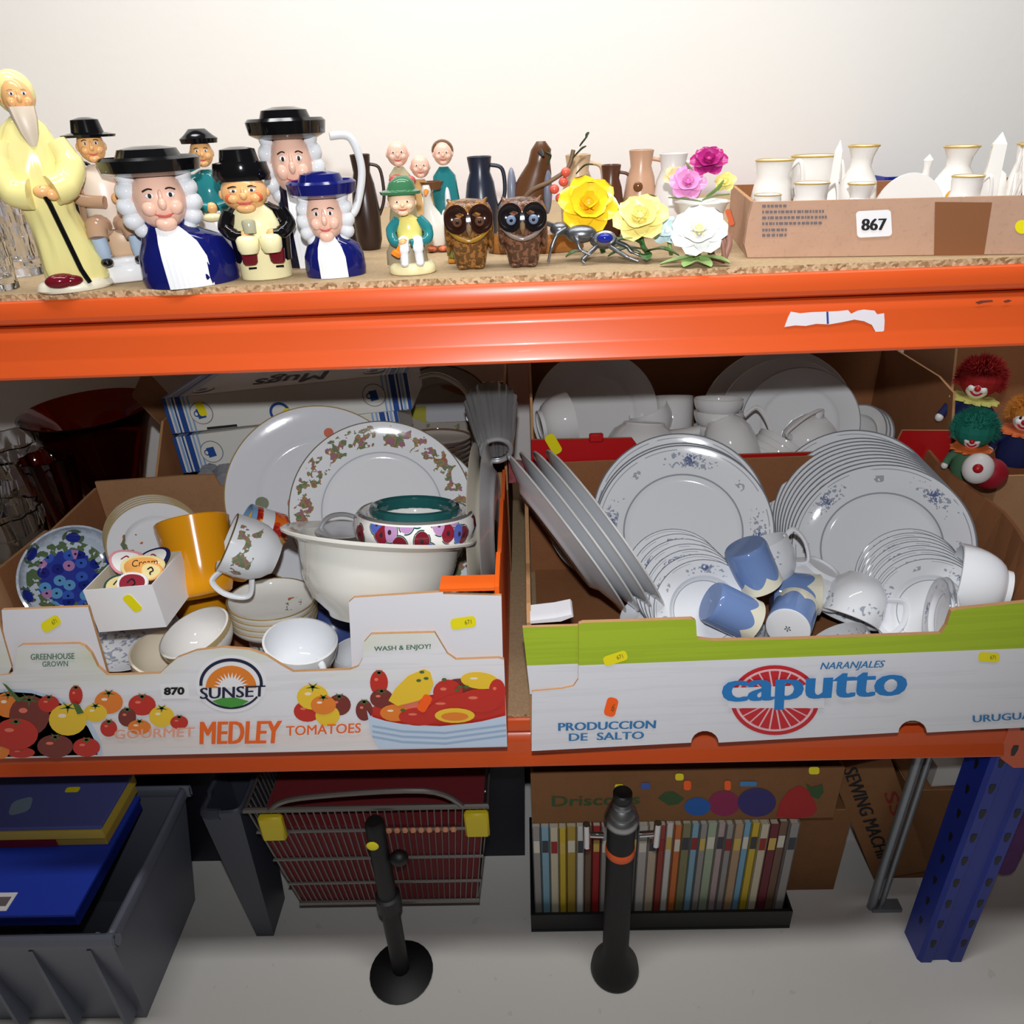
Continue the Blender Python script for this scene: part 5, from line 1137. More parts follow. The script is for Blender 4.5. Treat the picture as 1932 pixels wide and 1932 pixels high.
MAR = cer('maroon', (104, 16, 30)); WIG = cer('wig', (222, 224, 228)); ROSE = cer('rose', (196, 92, 84), 0.3); EYE = cer('eye', (40, 34, 36)); BRN = cer('brown', (110, 70, 40)); YELW = cer('robe', (232, 220, 148)); GRN = cer('green', (60, 112, 76)); TEALG = cer('teal', (40, 120, 124)); STOCK = cer('stocking', (178, 196, 216)); ORNG = cer('orange', (228, 130, 40)); FAWN = cer('fawn', (184, 148, 120))
def loft_ell(mb, secs, mi=0, seg=32, a0=0, a1=360, wob=None):
    """secs: (z, cx, cy, rx, ry)."""
    full = a1-a0 >= 360; rings = []
    for z, cx, cy, rx, ry in secs:
        n = seg if full else seg+1
        rings.append([(cx+rx*(wob(a, z) if wob else 1)*math.cos(a), cy+ry*(wob(a, z) if wob else 1)*math.sin(a), z) for a in [math.radians(a0+(a1-a0)*i/seg) for i in range(n)]])
    return mb.loft(rings, mi, caps=full, closed=full)
def face(F, par, c, r, skin, w=1.0, look=0.0, brow=True, cheeks=True, par_label=None):
    """a modelled head: r = (rx, ry, rz) in pixels, front towards -y."""
    cx, cy, cz = c; rx, ry, rz = r
    h = F.mb().ell(c, r, 0, 28, 20)
    h.ell((cx+look*rx*.3, cy-ry*1.0, cz-rz*0.10), (rx*0.17, ry*0.24, rz*0.20), 0, 12, 8)                 # nose
    h.ell((cx+look*rx*.3, cy-ry*0.97, cz+rz*0.10), (rx*0.10, ry*0.14, rz*0.24), 0, 10, 8)
    h.ell((cx+look*rx*.2, cy-ry*0.78, cz-rz*0.72), (rx*0.42, ry*0.28, rz*0.25), 0, 14, 8)                 # chin
    for s_ in (-1, 1):
        h.ell((cx+s_*rx*0.46+look*rx*.25, cy-ry*0.74, cz-rz*0.22), (rx*0.32, ry*0.28, rz*0.26), 0, 14, 8)
        h.ell((cx+s_*rx*0.98, cy+ry*0.05, cz-rz*0.05), (rx*0.12, ry*0.22, rz*0.24), 0, 10, 8)              # ears
    hd = F.part('head', h, skin, par)
    for s_ in (-1, 1):
        ex = cx+s_*rx*0.38+look*rx*.25
        e = F.part('eye', F.mb().ell((ex, cy-ry*0.90, cz+rz*0.16), (rx*0.17, ry*0.09, rz*0.085), 0, 12, 8), WHT, hd)
        F.part('pupil', F.mb().ell((ex, cy-ry*0.965, cz+rz*0.16), (rx*0.075, ry*0.05, rz*0.075), 0, 10, 6), EYE, hd)
        if brow: F.part('eyebrow', F.mb().tube(spline([(ex-rx*.22, cy-ry*0.86, cz+rz*0.30), (ex, cy-ry*0.90, cz+rz*0.37), (ex+rx*.22, cy-ry*0.86, cz+rz*0.31)], 5), [rx*.035]*11, 0, 6), FAWN if brow == 2 else EYE, hd)
    F.part('mouth', F.mb().tube(spline([(cx-rx*.34+look*rx*.25, cy-ry*0.86, cz-rz*0.42), (cx+look*rx*.25, cy-ry*1.0, cz-rz*0.50), (cx+rx*.34+look*rx*.25, cy-ry*0.86, cz-rz*0.42)], 6), [rx*.03]*3+[rx*.06]*7+[rx*.03]*3, 0, 6), ROSE, hd)
    return hd
def toby(label, px, py, W, H, coat, jabot, hatc, skin, fx=0, turn=0, wig=True, hat='tricorn', fr=(0.24, 0.24, 0.27), fz=0.70, bs=1.0, handle=False):
    F = Fig('toby_jug', label, 'jug', px, py, None, turn); w = W/2.0
    bd = F.mb(); loft_ell(bd, [(0, 0, 0, w*0.97, w*0.72), (H*0.06, 0, 0, w, w*0.75), (H*0.28*bs, 0, 0, w*0.97, w*0.74), (H*0.42*bs, 0, 0, w*0.84, w*0.68), (H*0.50*bs, fx*0.6, 0, w*0.62, w*0.55), (H*0.56*bs, fx, 0, w*0.45, w*0.42), (H*0.9*max(bs, .75), fx, 0, w*0.44, w*0.42)], 0, 40)
    b = F.part('coat', bd, coat)
    jb = F.mb(); loft_ell(jb, [(0, fx*0.3, -1.2, w*0.95, w*0.75), (H*0.28*bs, fx*0.4, -2.5, w*0.94, w*0.77), (H*0.42*bs, fx*0.6, -3, w*0.80, w*0.72), (H*0.50*bs, fx*0.8, -4, w*0.62, w*0.60), (H*0.56*bs, fx, -4, w*0.48, w*0.48)], 0, 26, 242, 298, wob=lambda a, z: 1+0.012*math.sin(a*58))
    if jabot: F.part('jabot', jb, jabot, label='pleated white neckcloth' if jabot is WHT else None)
    hd = face(F, F.t, (fx, -w*0.22, H*fz), (W*fr[0], W*fr[1], H*fr[2]*0.8), skin, look=0.0)
    if wig:
        wm = F.mb()
        for s_ in (-1, 1):
            for i, (dx, dz, rr) in enumerate(((1.02, 0.75, 0.40), (1.12, 0.30, 0.44), (1.18, -0.18, 0.46), (1.10, -0.62, 0.44), (0.86, -0.95, 0.36))):
                wm.ell((fx+s_*W*fr[0]*dx, -w*0.10, H*fz+H*fr[2]*0.8*dz), (W*fr[0]*rr, W*fr[0]*rr*1.1, H*fr[2]*0.8*rr*0.75), 0, 14, 10)
        F.part('wig', wm, WIG, label='curled white wig')
    ht = F.mb(); zt = H*fz+H*fr[2]*0.8*0.86; hw = W*fr[0]*1.75
    if hat == 'tricorn':
        loft_ell(ht, [(zt-H*0.03, fx, 0, hw*0.80, hw*0.72), (zt, fx, 0, hw*1.05, hw*0.95), (zt+H*0.08, fx, 0, hw*1.10, hw*1.0), (zt+H*0.10, fx, 0, hw*1.02, hw*0.92), (zt+H*0.06, fx, 0, hw*0.75, hw*0.66), (zt+H*0.15, fx, 0, hw*0.62, hw*0.55), (zt+H*0.17, fx, 0, hw*0.3, hw*0.28)], 0, 42, wob=lambda a, z: 1+0.06*math.cos(3*(a+PI/2)))
    else:
        loft_ell(ht, [(zt-H*0.02, fx, 0, hw*1.0, hw*0.9), (zt+H*0.05, fx, 0, hw*1.04, hw*0.95), (zt+H*0.09, fx, 0, hw*0.98, hw*0.88), (zt+H*0.10, fx, 0, hw*0.74, hw*0.66), (zt+H*0.20, fx, 0, hw*0.66, hw*0.6), (zt+H*0.215, fx, 0, hw*0.3, hw*0.28)], 0, 36)
    F.part('hat', ht, hatc)
    if handle: 
        hx = w*0.9; F.part('handle', F.mb().tube(spline([(hx*0.7, w*0.2, H*0.86), (hx*1.25, w*0.25, H*0.84), (hx*1.45, w*0.25, H*0.62), (hx*1.15, w*0.2, H*0.36), (hx*0.8, w*0.1, H*0.30)], 8), w*0.10, 0, 10), WIG)
    return F
toby('large navy-coated toby jug with white wig, third figure from the left', 366, 532, 172, 240, NAVY, WHT, BLK, SKIN, fx=-26, turn=4, fr=(0.255, 0.25, 0.28), fz=0.64, bs=0.80)
toby('tall dark-coated toby jug with white loop handle behind the small navy one', 608, 496, 146, 258, cer('midnight', (22, 20, 40)), WHT, BLK, SKIN, fx=-26, turn=0, handle=True)
toby('small navy toby jug with blue tricorn hat, laughing face', 636, 518, 112, 222, NAVY, WHT, NAVY, SKIN, fx=-6, turn=-4, fr=(0.285, 0.27, 0.255), fz=0.49, bs=0.60)
# black-coated jug holding two mugs
F = Fig('toby_jug', 'black-coated toby jug in cream waistcoat holding two cups', 'jug', 505, 522, None, -4)
loft_ell(b_ := F.mb(), [(0, 0, 0, 46, 38), (8, 0, 0, 47, 39), (60, 0, 0, 47, 38), (95, 0, 0, 52, 38), (120, -2, 0, 46, 34), (132, -4, 0, 30, 26), (140, -6, 0, 26, 24)], 0, 36); F.part('waistcoat', b_, CRM)
cm = F.mb(); loft_ell(cm, [(30, 0, 4, 50, 40), (70, 0, 4, 53, 42), (100, -1, 3, 60, 42), (122, -3, 2, 50, 37), (134, -5, 0, 33, 28)], 0, 34, -48, 228); F.part('coat', cm, BLK)
for s_ in (-1, 1):
    ar = F.part('sleeve', F.mb().tube(spline([(s_*44, -14, 118), (s_*54, -26, 96), (s_*40, -42, 84), (s_*26, -46, 82)], 6), [14]*7+[12]*6+[10]*6, 0, 12), BLK)
    F.part('hand', F.mb().ell((s_*23, -48, 82), (9, 8, 11), 0, 12, 8), SKINT, ar)
    F.part('cup', F.mb().at((s_*20, -50, 52)).lathe([(0, 0), (15, 0), (19, 8), (20, 24), (16, 30), (12, 32), (0, 33)], 20), CRM)
    F.part('breeches', F.mb().at((s_*24+2, -40, 30)).lathe([(0, 26), (15, 26), (13, 4), (10, 0), (0, 0)], 18, ey=0.55), MAR)
    F.part('shoe_buckle', F.mb().box((s_*24+4, -41, 24), (14, 3, 3)), BLK)
F.part('tankard', F.mb().at((-12, -50, 88)).lathe([(0, 0), (11, 0), (12, 18), (10, 22), (0, 22)], 16), cer('pewter_glaze', (170, 166, 140)))
hd = face(F, F.t, (-12, -12, 154), (40, 35, 34), SKINT)
for s_ in (-1, 1): F.part('cheek', F.mb().ell((-12+s_*23, -41, 147), (9, 5, 8), 0, 12, 8), cer('cheek_red', (206, 96, 56), .25), hd)
ht = F.mb(); loft_ell(ht, [(174, -12, 0, 46, 40), (184, -12, 0, 50, 44), (204, -12, 0, 46, 40), (206, -12, 0, 34, 30), (226, -12, 0, 30, 27), (230, -12, 0, 12, 10)], 0, 36); F.part('hat', ht, BLK)
# robed bearded figure with a staff
F = Fig('figurine', 'cream robed bearded man leaning on a black staff, dark red shoe showing', 'figurine', 142, 545, None, 6)
F.part('plinth', loft_ell(F.mb(), [(0, 4, 0, 62, 44), (4, 4, 0, 66, 46), (12, 4, 0, 63, 44), (18, 4, 0, 56, 40)], 0, 36), cer('plinth', (226, 218, 196), .3))
rb_ = F.mb(); loft_ell(rb_, [(16, 14, 0, 54, 34), (45, 13, 0, 55, 36), (95, 6, 0, 46, 36), (140, -2, 0, 40, 34), (170, -6, 0, 46, 36), (210, -8, 0, 50, 37), (250, -6, 0, 48, 34), (282, -2, 0, 34, 26), (298, 0, 0, 18, 16)], 0, 48, wob=lambda a, z: 1+0.055*math.sin(a*7+z*0.02)+0.03*math.sin(a*13-z*0.03)); F.part('robe', rb_, YELW)
for s_, pts in ((-1, [(-42, -10, 258), (-60, -16, 214), (-50, -26, 180), (-26, -38, 174)]), (1, [(36, -10, 254), (48, -22, 216), (30, -36, 186), (6, -42, 178)])):
    F.part('sleeve', F.mb().tube(spline(pts, 6), [20]*5+[24]*7+[26]*7, 0, 14), YELW)
F.part('hand', F.mb().ell((-8, -48, 178), (16, 9, 11), 0, 12, 8).ell((4, -50, 172), (11, 8, 10), 0), SKINT)
F.part('staff', F.mb().tube([(-12, -50, 186), (-4, -49, 156), (14, -46, 40), (22, -45, 15)], 4.5, 0, 8), BLK)
F.part('shoe', F.mb().ell((-22, -34, 22), (27, 15, 14), 0, 16, 10).ell((-6, -36, 20), (20, 12, 11), 0), MAR)
hd = face(F, F.t, (0, -8, 326), (24, 24, 32), SKINT, brow=2)
F.part('beard', loft_ell(F.mb(), [(250, 0, -32, 6, 5), (270, 0, -32, 14, 8), (294, 0, -30, 19, 12), (312, 0, -22, 21, 14)], 0, 20, wob=lambda a, z: 1+0.08*math.sin(a*9)), cer('beard', (206, 190, 170), .4), hd)
F.part('hood', F.mb().ell((0, 4, 334), (31, 28, 36), 0, 24, 16), YELW)
# seated man with an orange jug
F = Fig('figurine', 'seated man in brown breeches and pale stockings on a white plinth, orange jug in hand', 'figurine', 250, 528, None, 0)
F.part('plinth', F.mb().box((0, 0, 16), (76, 60, 32), 0, 3).box((0, 0, 38), (68, 54, 14), 0, 3), WHT)
F.part('seat_block', F.mb().box((2, 8, 72), (54, 34, 58), 0, 8), cer('rock_tan', (214, 180, 146), .4))
F.part('torso', loft_ell(F.mb(), [(96, -8, 4, 36, 26), (130, -8, 2, 38, 28), (170, -8, 0, 36, 26), (195, -8, 0, 26, 20), (206, -8, 0, 12, 10)], 0, 28), cer('waistcoat_cream', (222, 206, 190), .3))
cm = F.mb(); loft_ell(cm, [(70, -10, 8, 46, 30), (110, -10, 6, 46, 32), (160, -9, 3, 44, 31), (190, -8, 1, 31, 24)], 0, 28, -40, 220); F.part('coat', cm, FAWN)
for s_ in (-1, 1):
    lg = F.part('breeches', F.mb().tube(spline([(-8+s_*16, -8, 104), (-8+s_*26, -34, 102), (-6+s_*30, -44, 84)], 6), [20]*7+[17]*6, 0, 14), FAWN)
    F.part('stocking', F.mb().tube([(-6+s_*30, -44, 86), (-5+s_*29, -42, 64), (-5+s_*28, -38, 46)], [13, 13, 9], 0, 12), STOCK, lg)
    F.part('shoe', F.mb().ell((-5+s_*28, -44, 42), (11, 18, 8), 0, 12, 8), BLK, lg)
    F.part('sleeve', F.mb().tube(spline([(-8+s_*34, 0, 184), (-6+s_*44, -14, 152), (8+s_*18, -34, 144)], 6), [13]*6+[11]*7, 0, 12), FAWN)
jg = F.part('jug', F.mb().at((30, -40, 124)).lathe([(0, 0), (15, 0), (22, 12), (24, 28), (18, 44), (15, 52), (18, 58), (15, 57), (12, 50), (0, 48)], 24), ORNG)
F.part('hand', F.mb().ell((10, -46, 150), (9, 8, 10), 0, 10, 8), SKINT)
hd = face(F, F.t, (-8, -6, 236), (22, 22, 28), SKINT); F.part('hat', loft_ell(F.mb(), [(250, -8, 0, 42, 36), (254, -8, 0, 44, 38), (258, -8, 0, 26, 22), (278, -8, 0, 22, 20), (282, -8, 0, 8, 8)], 0, 30), BLK)
# small teal-coated jug between the large jugs
F = Fig('figurine', 'small teal-coated figure with white apron between the navy and black jugs', 'figurine', 424, 496, None, 0)
F.part('apron', loft_ell(F.mb(), [(0, 0, 0, 34, 26), (40, 0, 0, 33, 26), (90, 0, 0, 30, 24), (112, 0, 0, 22, 18)], 0, 26), WHT)
for s_ in (-1, 1): F.part('sleeve', F.mb().tube(spline([(s_*18, 0, 150), (s_*36, -8, 140), (s_*30, -26, 112), (s_*8, -32, 104)], 6), [13]*7+[11]*6+[9]*6, 0, 12), TEALG)
F.part('coat', loft_ell(F.mb(), [(96, 0, 2, 30, 24), (130, 0, 2, 32, 25), (160, 0, 0, 22, 18), (168, 0, 0, 10, 9)], 0, 26), TEALG)
F.part('hand', F.mb().ell((-2, -34, 104), (10, 8, 10), 0, 12, 8), SKINT); F.part('bread', F.mb().ell((-4, -34, 88), (18, 10, 8), 0, 14, 8), CRM)
face(F, F.t, (0, -4, 196), (19, 19, 24), SKINT); F.part('hat', loft_ell(F.mb(), [(212, 0, 0, 30, 26), (220, 0, 0, 32, 28), (226, 0, 0, 24, 20), (236, 0, 0, 14, 12)], 0, 26), BLK)
# boy with green hat on a round base
F = Fig('figurine', 'seated boy in green hat and yellow waistcoat holding a horn, on a round cream base', 'figurine', 780, 514, None, 0)
F.part('base', loft_ell(F.mb(), [(0, 0, 0, 42, 34), (3, 0, 0, 44, 36), (14, 0, 0, 43, 35), (20, 0, 0, 36, 30)], 0, 36), CRM)
F.part('rock', loft_ell(F.mb(), [(16, -8, 8, 38, 24), (40, -10, 8, 36, 22), (58, -8, 8, 30, 18), (66, -8, 8, 14, 10)], 0, 24, wob=lambda a, z: 1+.06*math.sin(a*5+z)), cer('rock_brown', (150, 134, 108), .4))
F.part('waistcoat', loft_ell(F.mb(), [(52, 0, 0, 22, 17), (80, 0, 0, 24, 18), (98, -1, 0, 20, 15), (106, -2, 0, 9, 8)], 0, 24), cer('pale_yellow', (226, 214, 120), .2))
for s_ in (-1, 1):
    F.part('sleeve', F.mb().tube(spline([(s_*18, 0, 98), (s_*33, -6, 80), (s_*30, -18, 62), (-10+s_*10, -26, 58)], 6), [10]*7+[9]*6+[8]*6, 0, 12), TEALG)
    lg = F.part('leg', F.mb().tube(spline([(s_*11, -8, 58), (s_*13, -24, 60), (s_*13, -30, 46), (s_*14, -28, 24)], 6), [11]*7+[10]*6+[8]*6, 0, 12), WHT)
    F.part('shoe', F.mb().ell((s_*14, -33, 22), (8, 13, 6), 0, 12, 8), WIG, lg)
F.part('coat_tail', loft_ell(F.mb(), [(50, 0, 8, 30, 16), (80, 0, 6, 28, 17), (100, 0, 3, 22, 14)], 0, 24, -20, 200), TEALG)
F.part('horn', F.mb().tube(spline([(-8, -30, 66), (-20, -32, 52), (-30, -32, 38)], 6), [3]*5+[4.5]*4+[9]*4, 0, 12), ORNG); F.part('hand', F.mb().ell((-14, -31, 60), (8, 7, 8), 0, 10, 8), SKINT)
hd = face(F, F.t, (-8, -6, 128), (24, 22, 22), cer('boy_skin', (244, 204, 168), .2), brow=False)
F.part('hair', F.mb().ell((-8, 2, 136), (26, 22, 20), 0, 18, 12), cer('blond', (196, 160, 90), .4), hd)
F.part('hat', loft_ell(F.mb(), [(143, -9, 0, 36, 30), (148, -10, 0, 37, 31), (151, -8, 0, 26, 22), (164, -6, 0, 22, 19), (174, -4, 2, 10, 9)], 0, 30), GRN, label='green felt hat')
# pale figurines behind the boy
F = Fig('figurine', 'pale couple with pink bow standing behind the green-hatted boy', 'figurine', 782, 470, None, 0)
F.part('base', loft_ell(F.mb(), [(0, 0, 0, 48, 30), (12, 0, 0, 46, 28)], 0, 28), CRM)
F.part('skirt', loft_ell(F.mb(), [(10, -10, 0, 36, 24), (60, -12, 0, 28, 20), (100, -12, 0, 20, 15), (135, -14, 0, 19, 14), (150, -14, 0, 8, 7)], 0, 26, wob=lambda a, z: 1+.05*math.sin(9*a)), cer('sage', (198, 190, 150), .2))
F.part('bow', F.mb().ell((-20, -16, 128), (14, 7, 10), 0, 12, 8).ell((2, -16, 126), (12, 7, 9), 0), ROSE)
F.part('second_body', loft_ell(F.mb(), [(10, 28, 4, 22, 18), (70, 26, 4, 20, 16), (110, 24, 4, 18, 14), (126, 22, 4, 8, 7)], 0, 22), cer('ochre', (212, 168, 110), .2))
face(F, F.t, (-14, -4, 172), (19, 18, 22), SKIN, brow=False); face(F, F.t, (24, 0, 148), (17, 16, 20), SKIN, brow=False)
F.part('basket', F.mb().at((42, -8, 108)).lathe([(0, 0), (16, 0), (22, 14), (20, 14), (14, 2), (0, 2)], 18), BRN)
F = Fig('goose_figurine', 'white goose figurine with orange feet between the boy and the owl', 'figurine', 826, 474, None, 0)
F.part('body', loft_ell(F.mb(), [(12, 0, 0, 16, 16), (28, 0, 0, 22, 22), (52, -2, 0, 22, 20), (72, -6, -2, 15, 14), (86, -10, -6, 9, 9), (104, -12, -10, 7, 7), (112, -12, -12, 9, 10), (122, -12, -12, 6, 6)], 0, 26), cer('goose', (226, 222, 212), .15))
F.part('beak', F.mb().tube([(-12, -20, 112), (-14, -34, 106)], [5, 1.5], 0, 8), ORNG)
for s_ in (-1, 1): F.part('foot', F.mb().ell((s_*10, -10, 6), (10, 13, 6), 0, 12, 8), cer('goose_foot', (206, 110, 70), .2))
F.part('wing', F.mb().ell((18, 0, 54), (7, 16, 22), 0, 14, 10).ell((26, 4, 84), (6, 10, 32), 0, 12, 8), WIG)
F = Fig('figurine', 'teal-dressed seated figurine half hidden behind the left owl', 'figurine', 848, 462, None, 0)
F.part('dress', loft_ell(F.mb(), [(0, 0, 0, 34, 26), (40, 0, 0, 30, 24), (90, 0, 0, 24, 18), (126, 0, 0, 20, 15), (142, 0, 0, 8, 7)], 0, 26, wob=lambda a, z: 1+.05*math.sin(8*a)), TEALG)
face(F, F.t, (0, -2, 164), (17, 16, 20), SKIN, brow=False); F.part('hair', F.mb().ell((0, 6, 170), (20, 17, 19), 0, 16, 10), BRN)
# owls
def owl(label, px, py, body_c, ring_c, eye_c, blue):
    F = Fig('owl_figurine', label, 'figurine', px, py, 'glazed owls', 0)
    g_ = G('owl_%s' % label[:4], body_c, rough=0.16, spec=0.5); n = g_.noise(220, detail=2); g_.mix((n > 0.52)*0.7, tuple(int(c*1.7) for c in body_c)); g_.bump(n, 0.0015, 0.7); m_ = g_.done()
    F.part('body', loft_ell(F.mb(), [(0, 0, 0, 26, 22), (6, 0, 0, 28, 24), (30, 0, 0, 33, 27), (60, 0, 0, 40, 32), (80, 0, 0, 45, 36), (100, 0, 0, 45, 36), (116, 0, 0, 38, 31), (123, 0, 0, 26, 20), (125, 0, 0, 8, 6)], 0, 36), m_)
    for s_ in (-1, 1):
        F.part('eye_disc', F.mb().at((s_*21, -33, 92), (math.radians(80), 0, math.radians(s_*14))).lathe([(0, -3), (18, -3), (22, 0), (23, 3), (19, 4), (16, 0.5), (0, -0.5)], 26, ey=1.12), ring_c)
        e = F.part('eye', F.mb().ell((s_*20, -38, 88), (9, 5, 9), 0, 16, 10), eye_c); F.part('pupil', F.mb().ell((s_*20, -43, 88), (3.2, 2, 3.2), 0, 10, 6), BLK, e)
        F.part('foot', F.mb().ell((s_*14, -20, 4), (11, 12, 5), 0, 12, 8), m_)
        F.part('ear_tuft', F.mb().tube([(s_*26, -6, 112), (s_*36, -6, 126)], [8, 2], 0, 8), m_)
        F.part('wing', F.mb().ell((s_*39, 2, 62), (7, 22, 34), 0, 16, 10), m_)
    F.part('beak', F.mb().tube([(0, -37, 84), (0, -44, 72), (0, -41, 62)], [6, 5, 1.2], 0, 8), cer('beak_%s' % label[:4], (120, 96, 70)))
    F.part('breast_band', F.mb().tube(spline([(-36, -27, 74), (-20, -37, 60), (0, -40, 54), (20, -37, 60), (36, -27, 74)], 6), 4.5, 0, 8), cer('owl_ring_%s' % label[:4], blue))
owl('left glossy brown owl figurine with amber breast', 889, 504, (98, 66, 34), cer('owl_dark', (42, 22, 16)), cer('owl_eye_brown', (92, 60, 44)), (150, 110, 40))
owl('right dark brown owl figurine with blue-grey eyes', 988, 500, (82, 56, 42), cer('owl_black', (24, 20, 22)), cer('owl_eye_blue', (110, 124, 150)), (128, 112, 104))
# wooden bits and the bird on a branch
F = Fig('glass_block', 'olive green and amber block behind the left owl', 'ornament', 868, 494, None, 0)
F.part('body', F.mb().box((0, 0, 22), (46, 40, 32), 0, 8), cer('olive', (126, 128, 54), .2)); F.part('foot', F.mb().box((0, 0, 4), (44, 40, 8), 0, 2), cer('amber', (178, 112, 34), .2))
F = Fig('wooden_plinth', 'long polished wooden plinth behind the owls', 'plinth', 1010, 474, None, 0)
g = G('polished_wood', (150, 96, 44), rough=.25); n = g.noise(60, vec=g.comb(g.x, g.y, g.z*6), detail=3); g.mix((n-.4)*1.2, (96, 56, 26)); WOOD = g.done()
F.part('block', loft_ell(F.mb(), [(0, 0, 0, 88, 34), (4, 0, 0, 90, 36), (22, 0, 0, 88, 35), (34, 0, 0, 82, 32)], 0, 40, wob=lambda a, z: 1+.03*math.sin(5*a+z*.1)), WOOD)
bd = F.part('carved_bird', loft_ell(F.mb(), [(34, -10, 0, 26, 22), (70, -14, 0, 34, 26), (110, -6, 0, 36, 27), (140, 4, -4, 28, 22), (160, 10, -8, 20, 18), (182, 14, -10, 18, 18), (196, 14, -10, 8, 8)], 0, 28), cer('bird_brown', (92, 58, 34), .3))
F.part('beak', F.mb().tube([(14, -26, 178), (18, -46, 172)], [6, 1.5], 0, 8), BLK, bd); F.part('wing', F.mb().ell((24, -6, 112), (9, 22, 44), 0, 14, 10), cer('bird_grey', (120, 124, 140), .3), bd); F.part('wing', F.mb().ell((-40, -2, 108), (9, 20, 46), 0, 14, 10), cer('bird_grey', (120, 124, 140), .3), bd)
br = F.part('branch', F.mb().tube(spline([(-40, -22, 60), (-10, -36, 110), (30, -40, 130), (60, -34, 150), (70, -30, 180)], 6), 4, 0, 8), cer('twig', (110, 86, 60), .5))
for i, (a, b) in enumerate(((52, 128), (60, 112), (46, 100), (66, 92), (36, 116), (56, 144))): F.part('berry', F.mb().ell((a, -44, b), (8.5, 8.5, 8.5), 0, 14, 10), cer('coral', (222, 96, 76), .2), br)
def leafm(mb, pts, w, mi=0, lift=3.0, cup=0.25):
    """a pointed, slightly cupped blade along a spine."""
    P = [Vector(p) for p in spline(pts, 4)]; n = len(P); up = Vector((0, 0, 1)); rows = []
    for i, p in enumerate(P):
        t = (P[min(i+1, n-1)]-P[max(i-1, 0)]).normalized(); sd = t.cross(up)
        if sd.length < .1: sd = Vector((1, 0, 0))
        sd.normalize(); nm = sd.cross(t); ww = w*math.sin(PI*min(max((i+0.35)/(n-0.3), 0.02), 0.98))**0.8
        rows.append([p-sd*ww+nm*ww*cup, p-sd*ww*.5, p-nm*ww*0.05, p+sd*ww*.5, p+sd*ww+nm*ww*cup, p+nm*(-1.5)])
    return mb.loft(rows, mi, caps=True, closed=True)
for i, (dx, dz, a) in enumerate(((84, 150, 0.4), (78, 176, 0.9), (90, 196, 1.3), (34, 168, 2.2), (76, 120, 0.1))):
    F.part('leaf', leafm(F.mb(), [(dx-10, -36, dz-10), (dx+6*math.cos(a), -38, dz+4), (dx+22*math.cos(a), -36, dz+22*math.sin(a)*.6)], 6.5), cer('leaf_dark', (56, 78, 48), .3), br)
# silver insect-like ornament
PEW = mat('pewter', (118, 120, 124), rough=.3, metal=.8)
F = Fig('insect_ornament', 'dark silver metal insect ornament with a blue stone, crawling towards the right', 'ornament', 1130, 494, None, 0)
bd = F.part('body', F.mb().ell((8, -2, 40), (26, 20, 16), 0, 20, 12).ell((-34, 2, 52), (30, 18, 17), 0, 18, 12).ell((-74, 4, 62), (18, 14, 13), 0, 14, 10), PEW)
st_ = F.part('stone', F.mb().ell((10, -18, 46), (14, 8, 9), 0, 20, 12), mat('blue_stone', (28, 40, 140), rough=.06), bd, label='polished blue stone'); F.part('stone_rim', F.mb().tube([(10+17*math.cos(t), -16+4*math.sin(t)*0, 46+11*math.sin(t)) for t in [2*PI*i/24 for i in range(24)]], 3.2, 0, 8, closed=True), mat('pewter_bright', (190, 190, 198), rough=.2, metal=.8), bd)
for pts in ([(-62, -8, 64), (-78, -20, 54), (-88, -26, 30), (-94, -28, 6)], [(-44, -10, 50), (-40, -24, 44), (-34, -30, 28), (-16, -34, 18)], [(14, -12, 34), (34, -20, 22), (52, -26, 12), (72, -30, 4)], [(-4, -14, 32), (-14, -26, 24), (-30, -32, 10), (-26, -34, 4)], [(-84, 2, 68), (-104, -6, 76), (-118, -10, 70), (-128, -14, 60)], [(26, -6, 40), (50, -14, 30), (60, -18, 20), (88, -22, 8)]):
    F.part('leg', F.mb().tube(spline(pts, 6), [4.5]*7+[4]*6+[2.6]*6, 0, 8), PEW, bd)
# ceramic flowers
def petal(mb, c, yaw, L, w, pitch, mi=0, curl=0.35):
    c = Vector(c); rows = []
    for i in range(7):
        t = i/6.0; ww = w*(math.sin(PI*(0.12+0.80*t))**0.7); out = L*t*math.cos(pitch)+0; up = L*t*math.sin(pitch)-curl*L*t*t*0.3
        ctr = c+Vector((math.cos(yaw)*out, math.sin(yaw)*out, up)); sd = Vector((-math.sin(yaw), math.cos(yaw), 0))
        rows.append([ctr-sd*ww+Vector((0, 0, ww*.35)), ctr-sd*ww*.5+Vector((0, 0, ww*.08)), ctr, ctr+sd*ww*.5+Vector((0, 0, ww*.08)), ctr+sd*ww+Vector((0, 0, ww*.35)), ctr+Vector((0, 0, -1.6))])
    return mb.loft(rows, mi)
def bloom(F, c, r, m_, centre, n=6, layers=3, tilt=(0.7, 0.0), name='petal', par=None):
    """a flower head of separate petals turned to face the aisle."""
    cx, cy, cz = c; q = Euler((tilt[0], tilt[1], 0)).to_quaternion()
    for L in range(layers):
        for i in range(n-L):
            mb = F.mb(); mb.M = Matrix.Translation(Vector(c)) @ q.to_matrix().to_4x4()
            petal(mb, (0, 0, L*r*0.05), 2*PI*i/(n-L)+L*0.5, r*(1-0.24*L), r*(0.50-0.09*L), math.radians(12+26*L))
            F.part(name, mb, m_, par)
    mb = F.mb(); mb.M = Matrix.Translation(Vector(c)) @ q.to_matrix().to_4x4(); mb.ell((0, 0, r*0.22), (r*.2, r*.2, r*.2), 0, 14, 10); F.part('flower_centre', mb, centre, par)
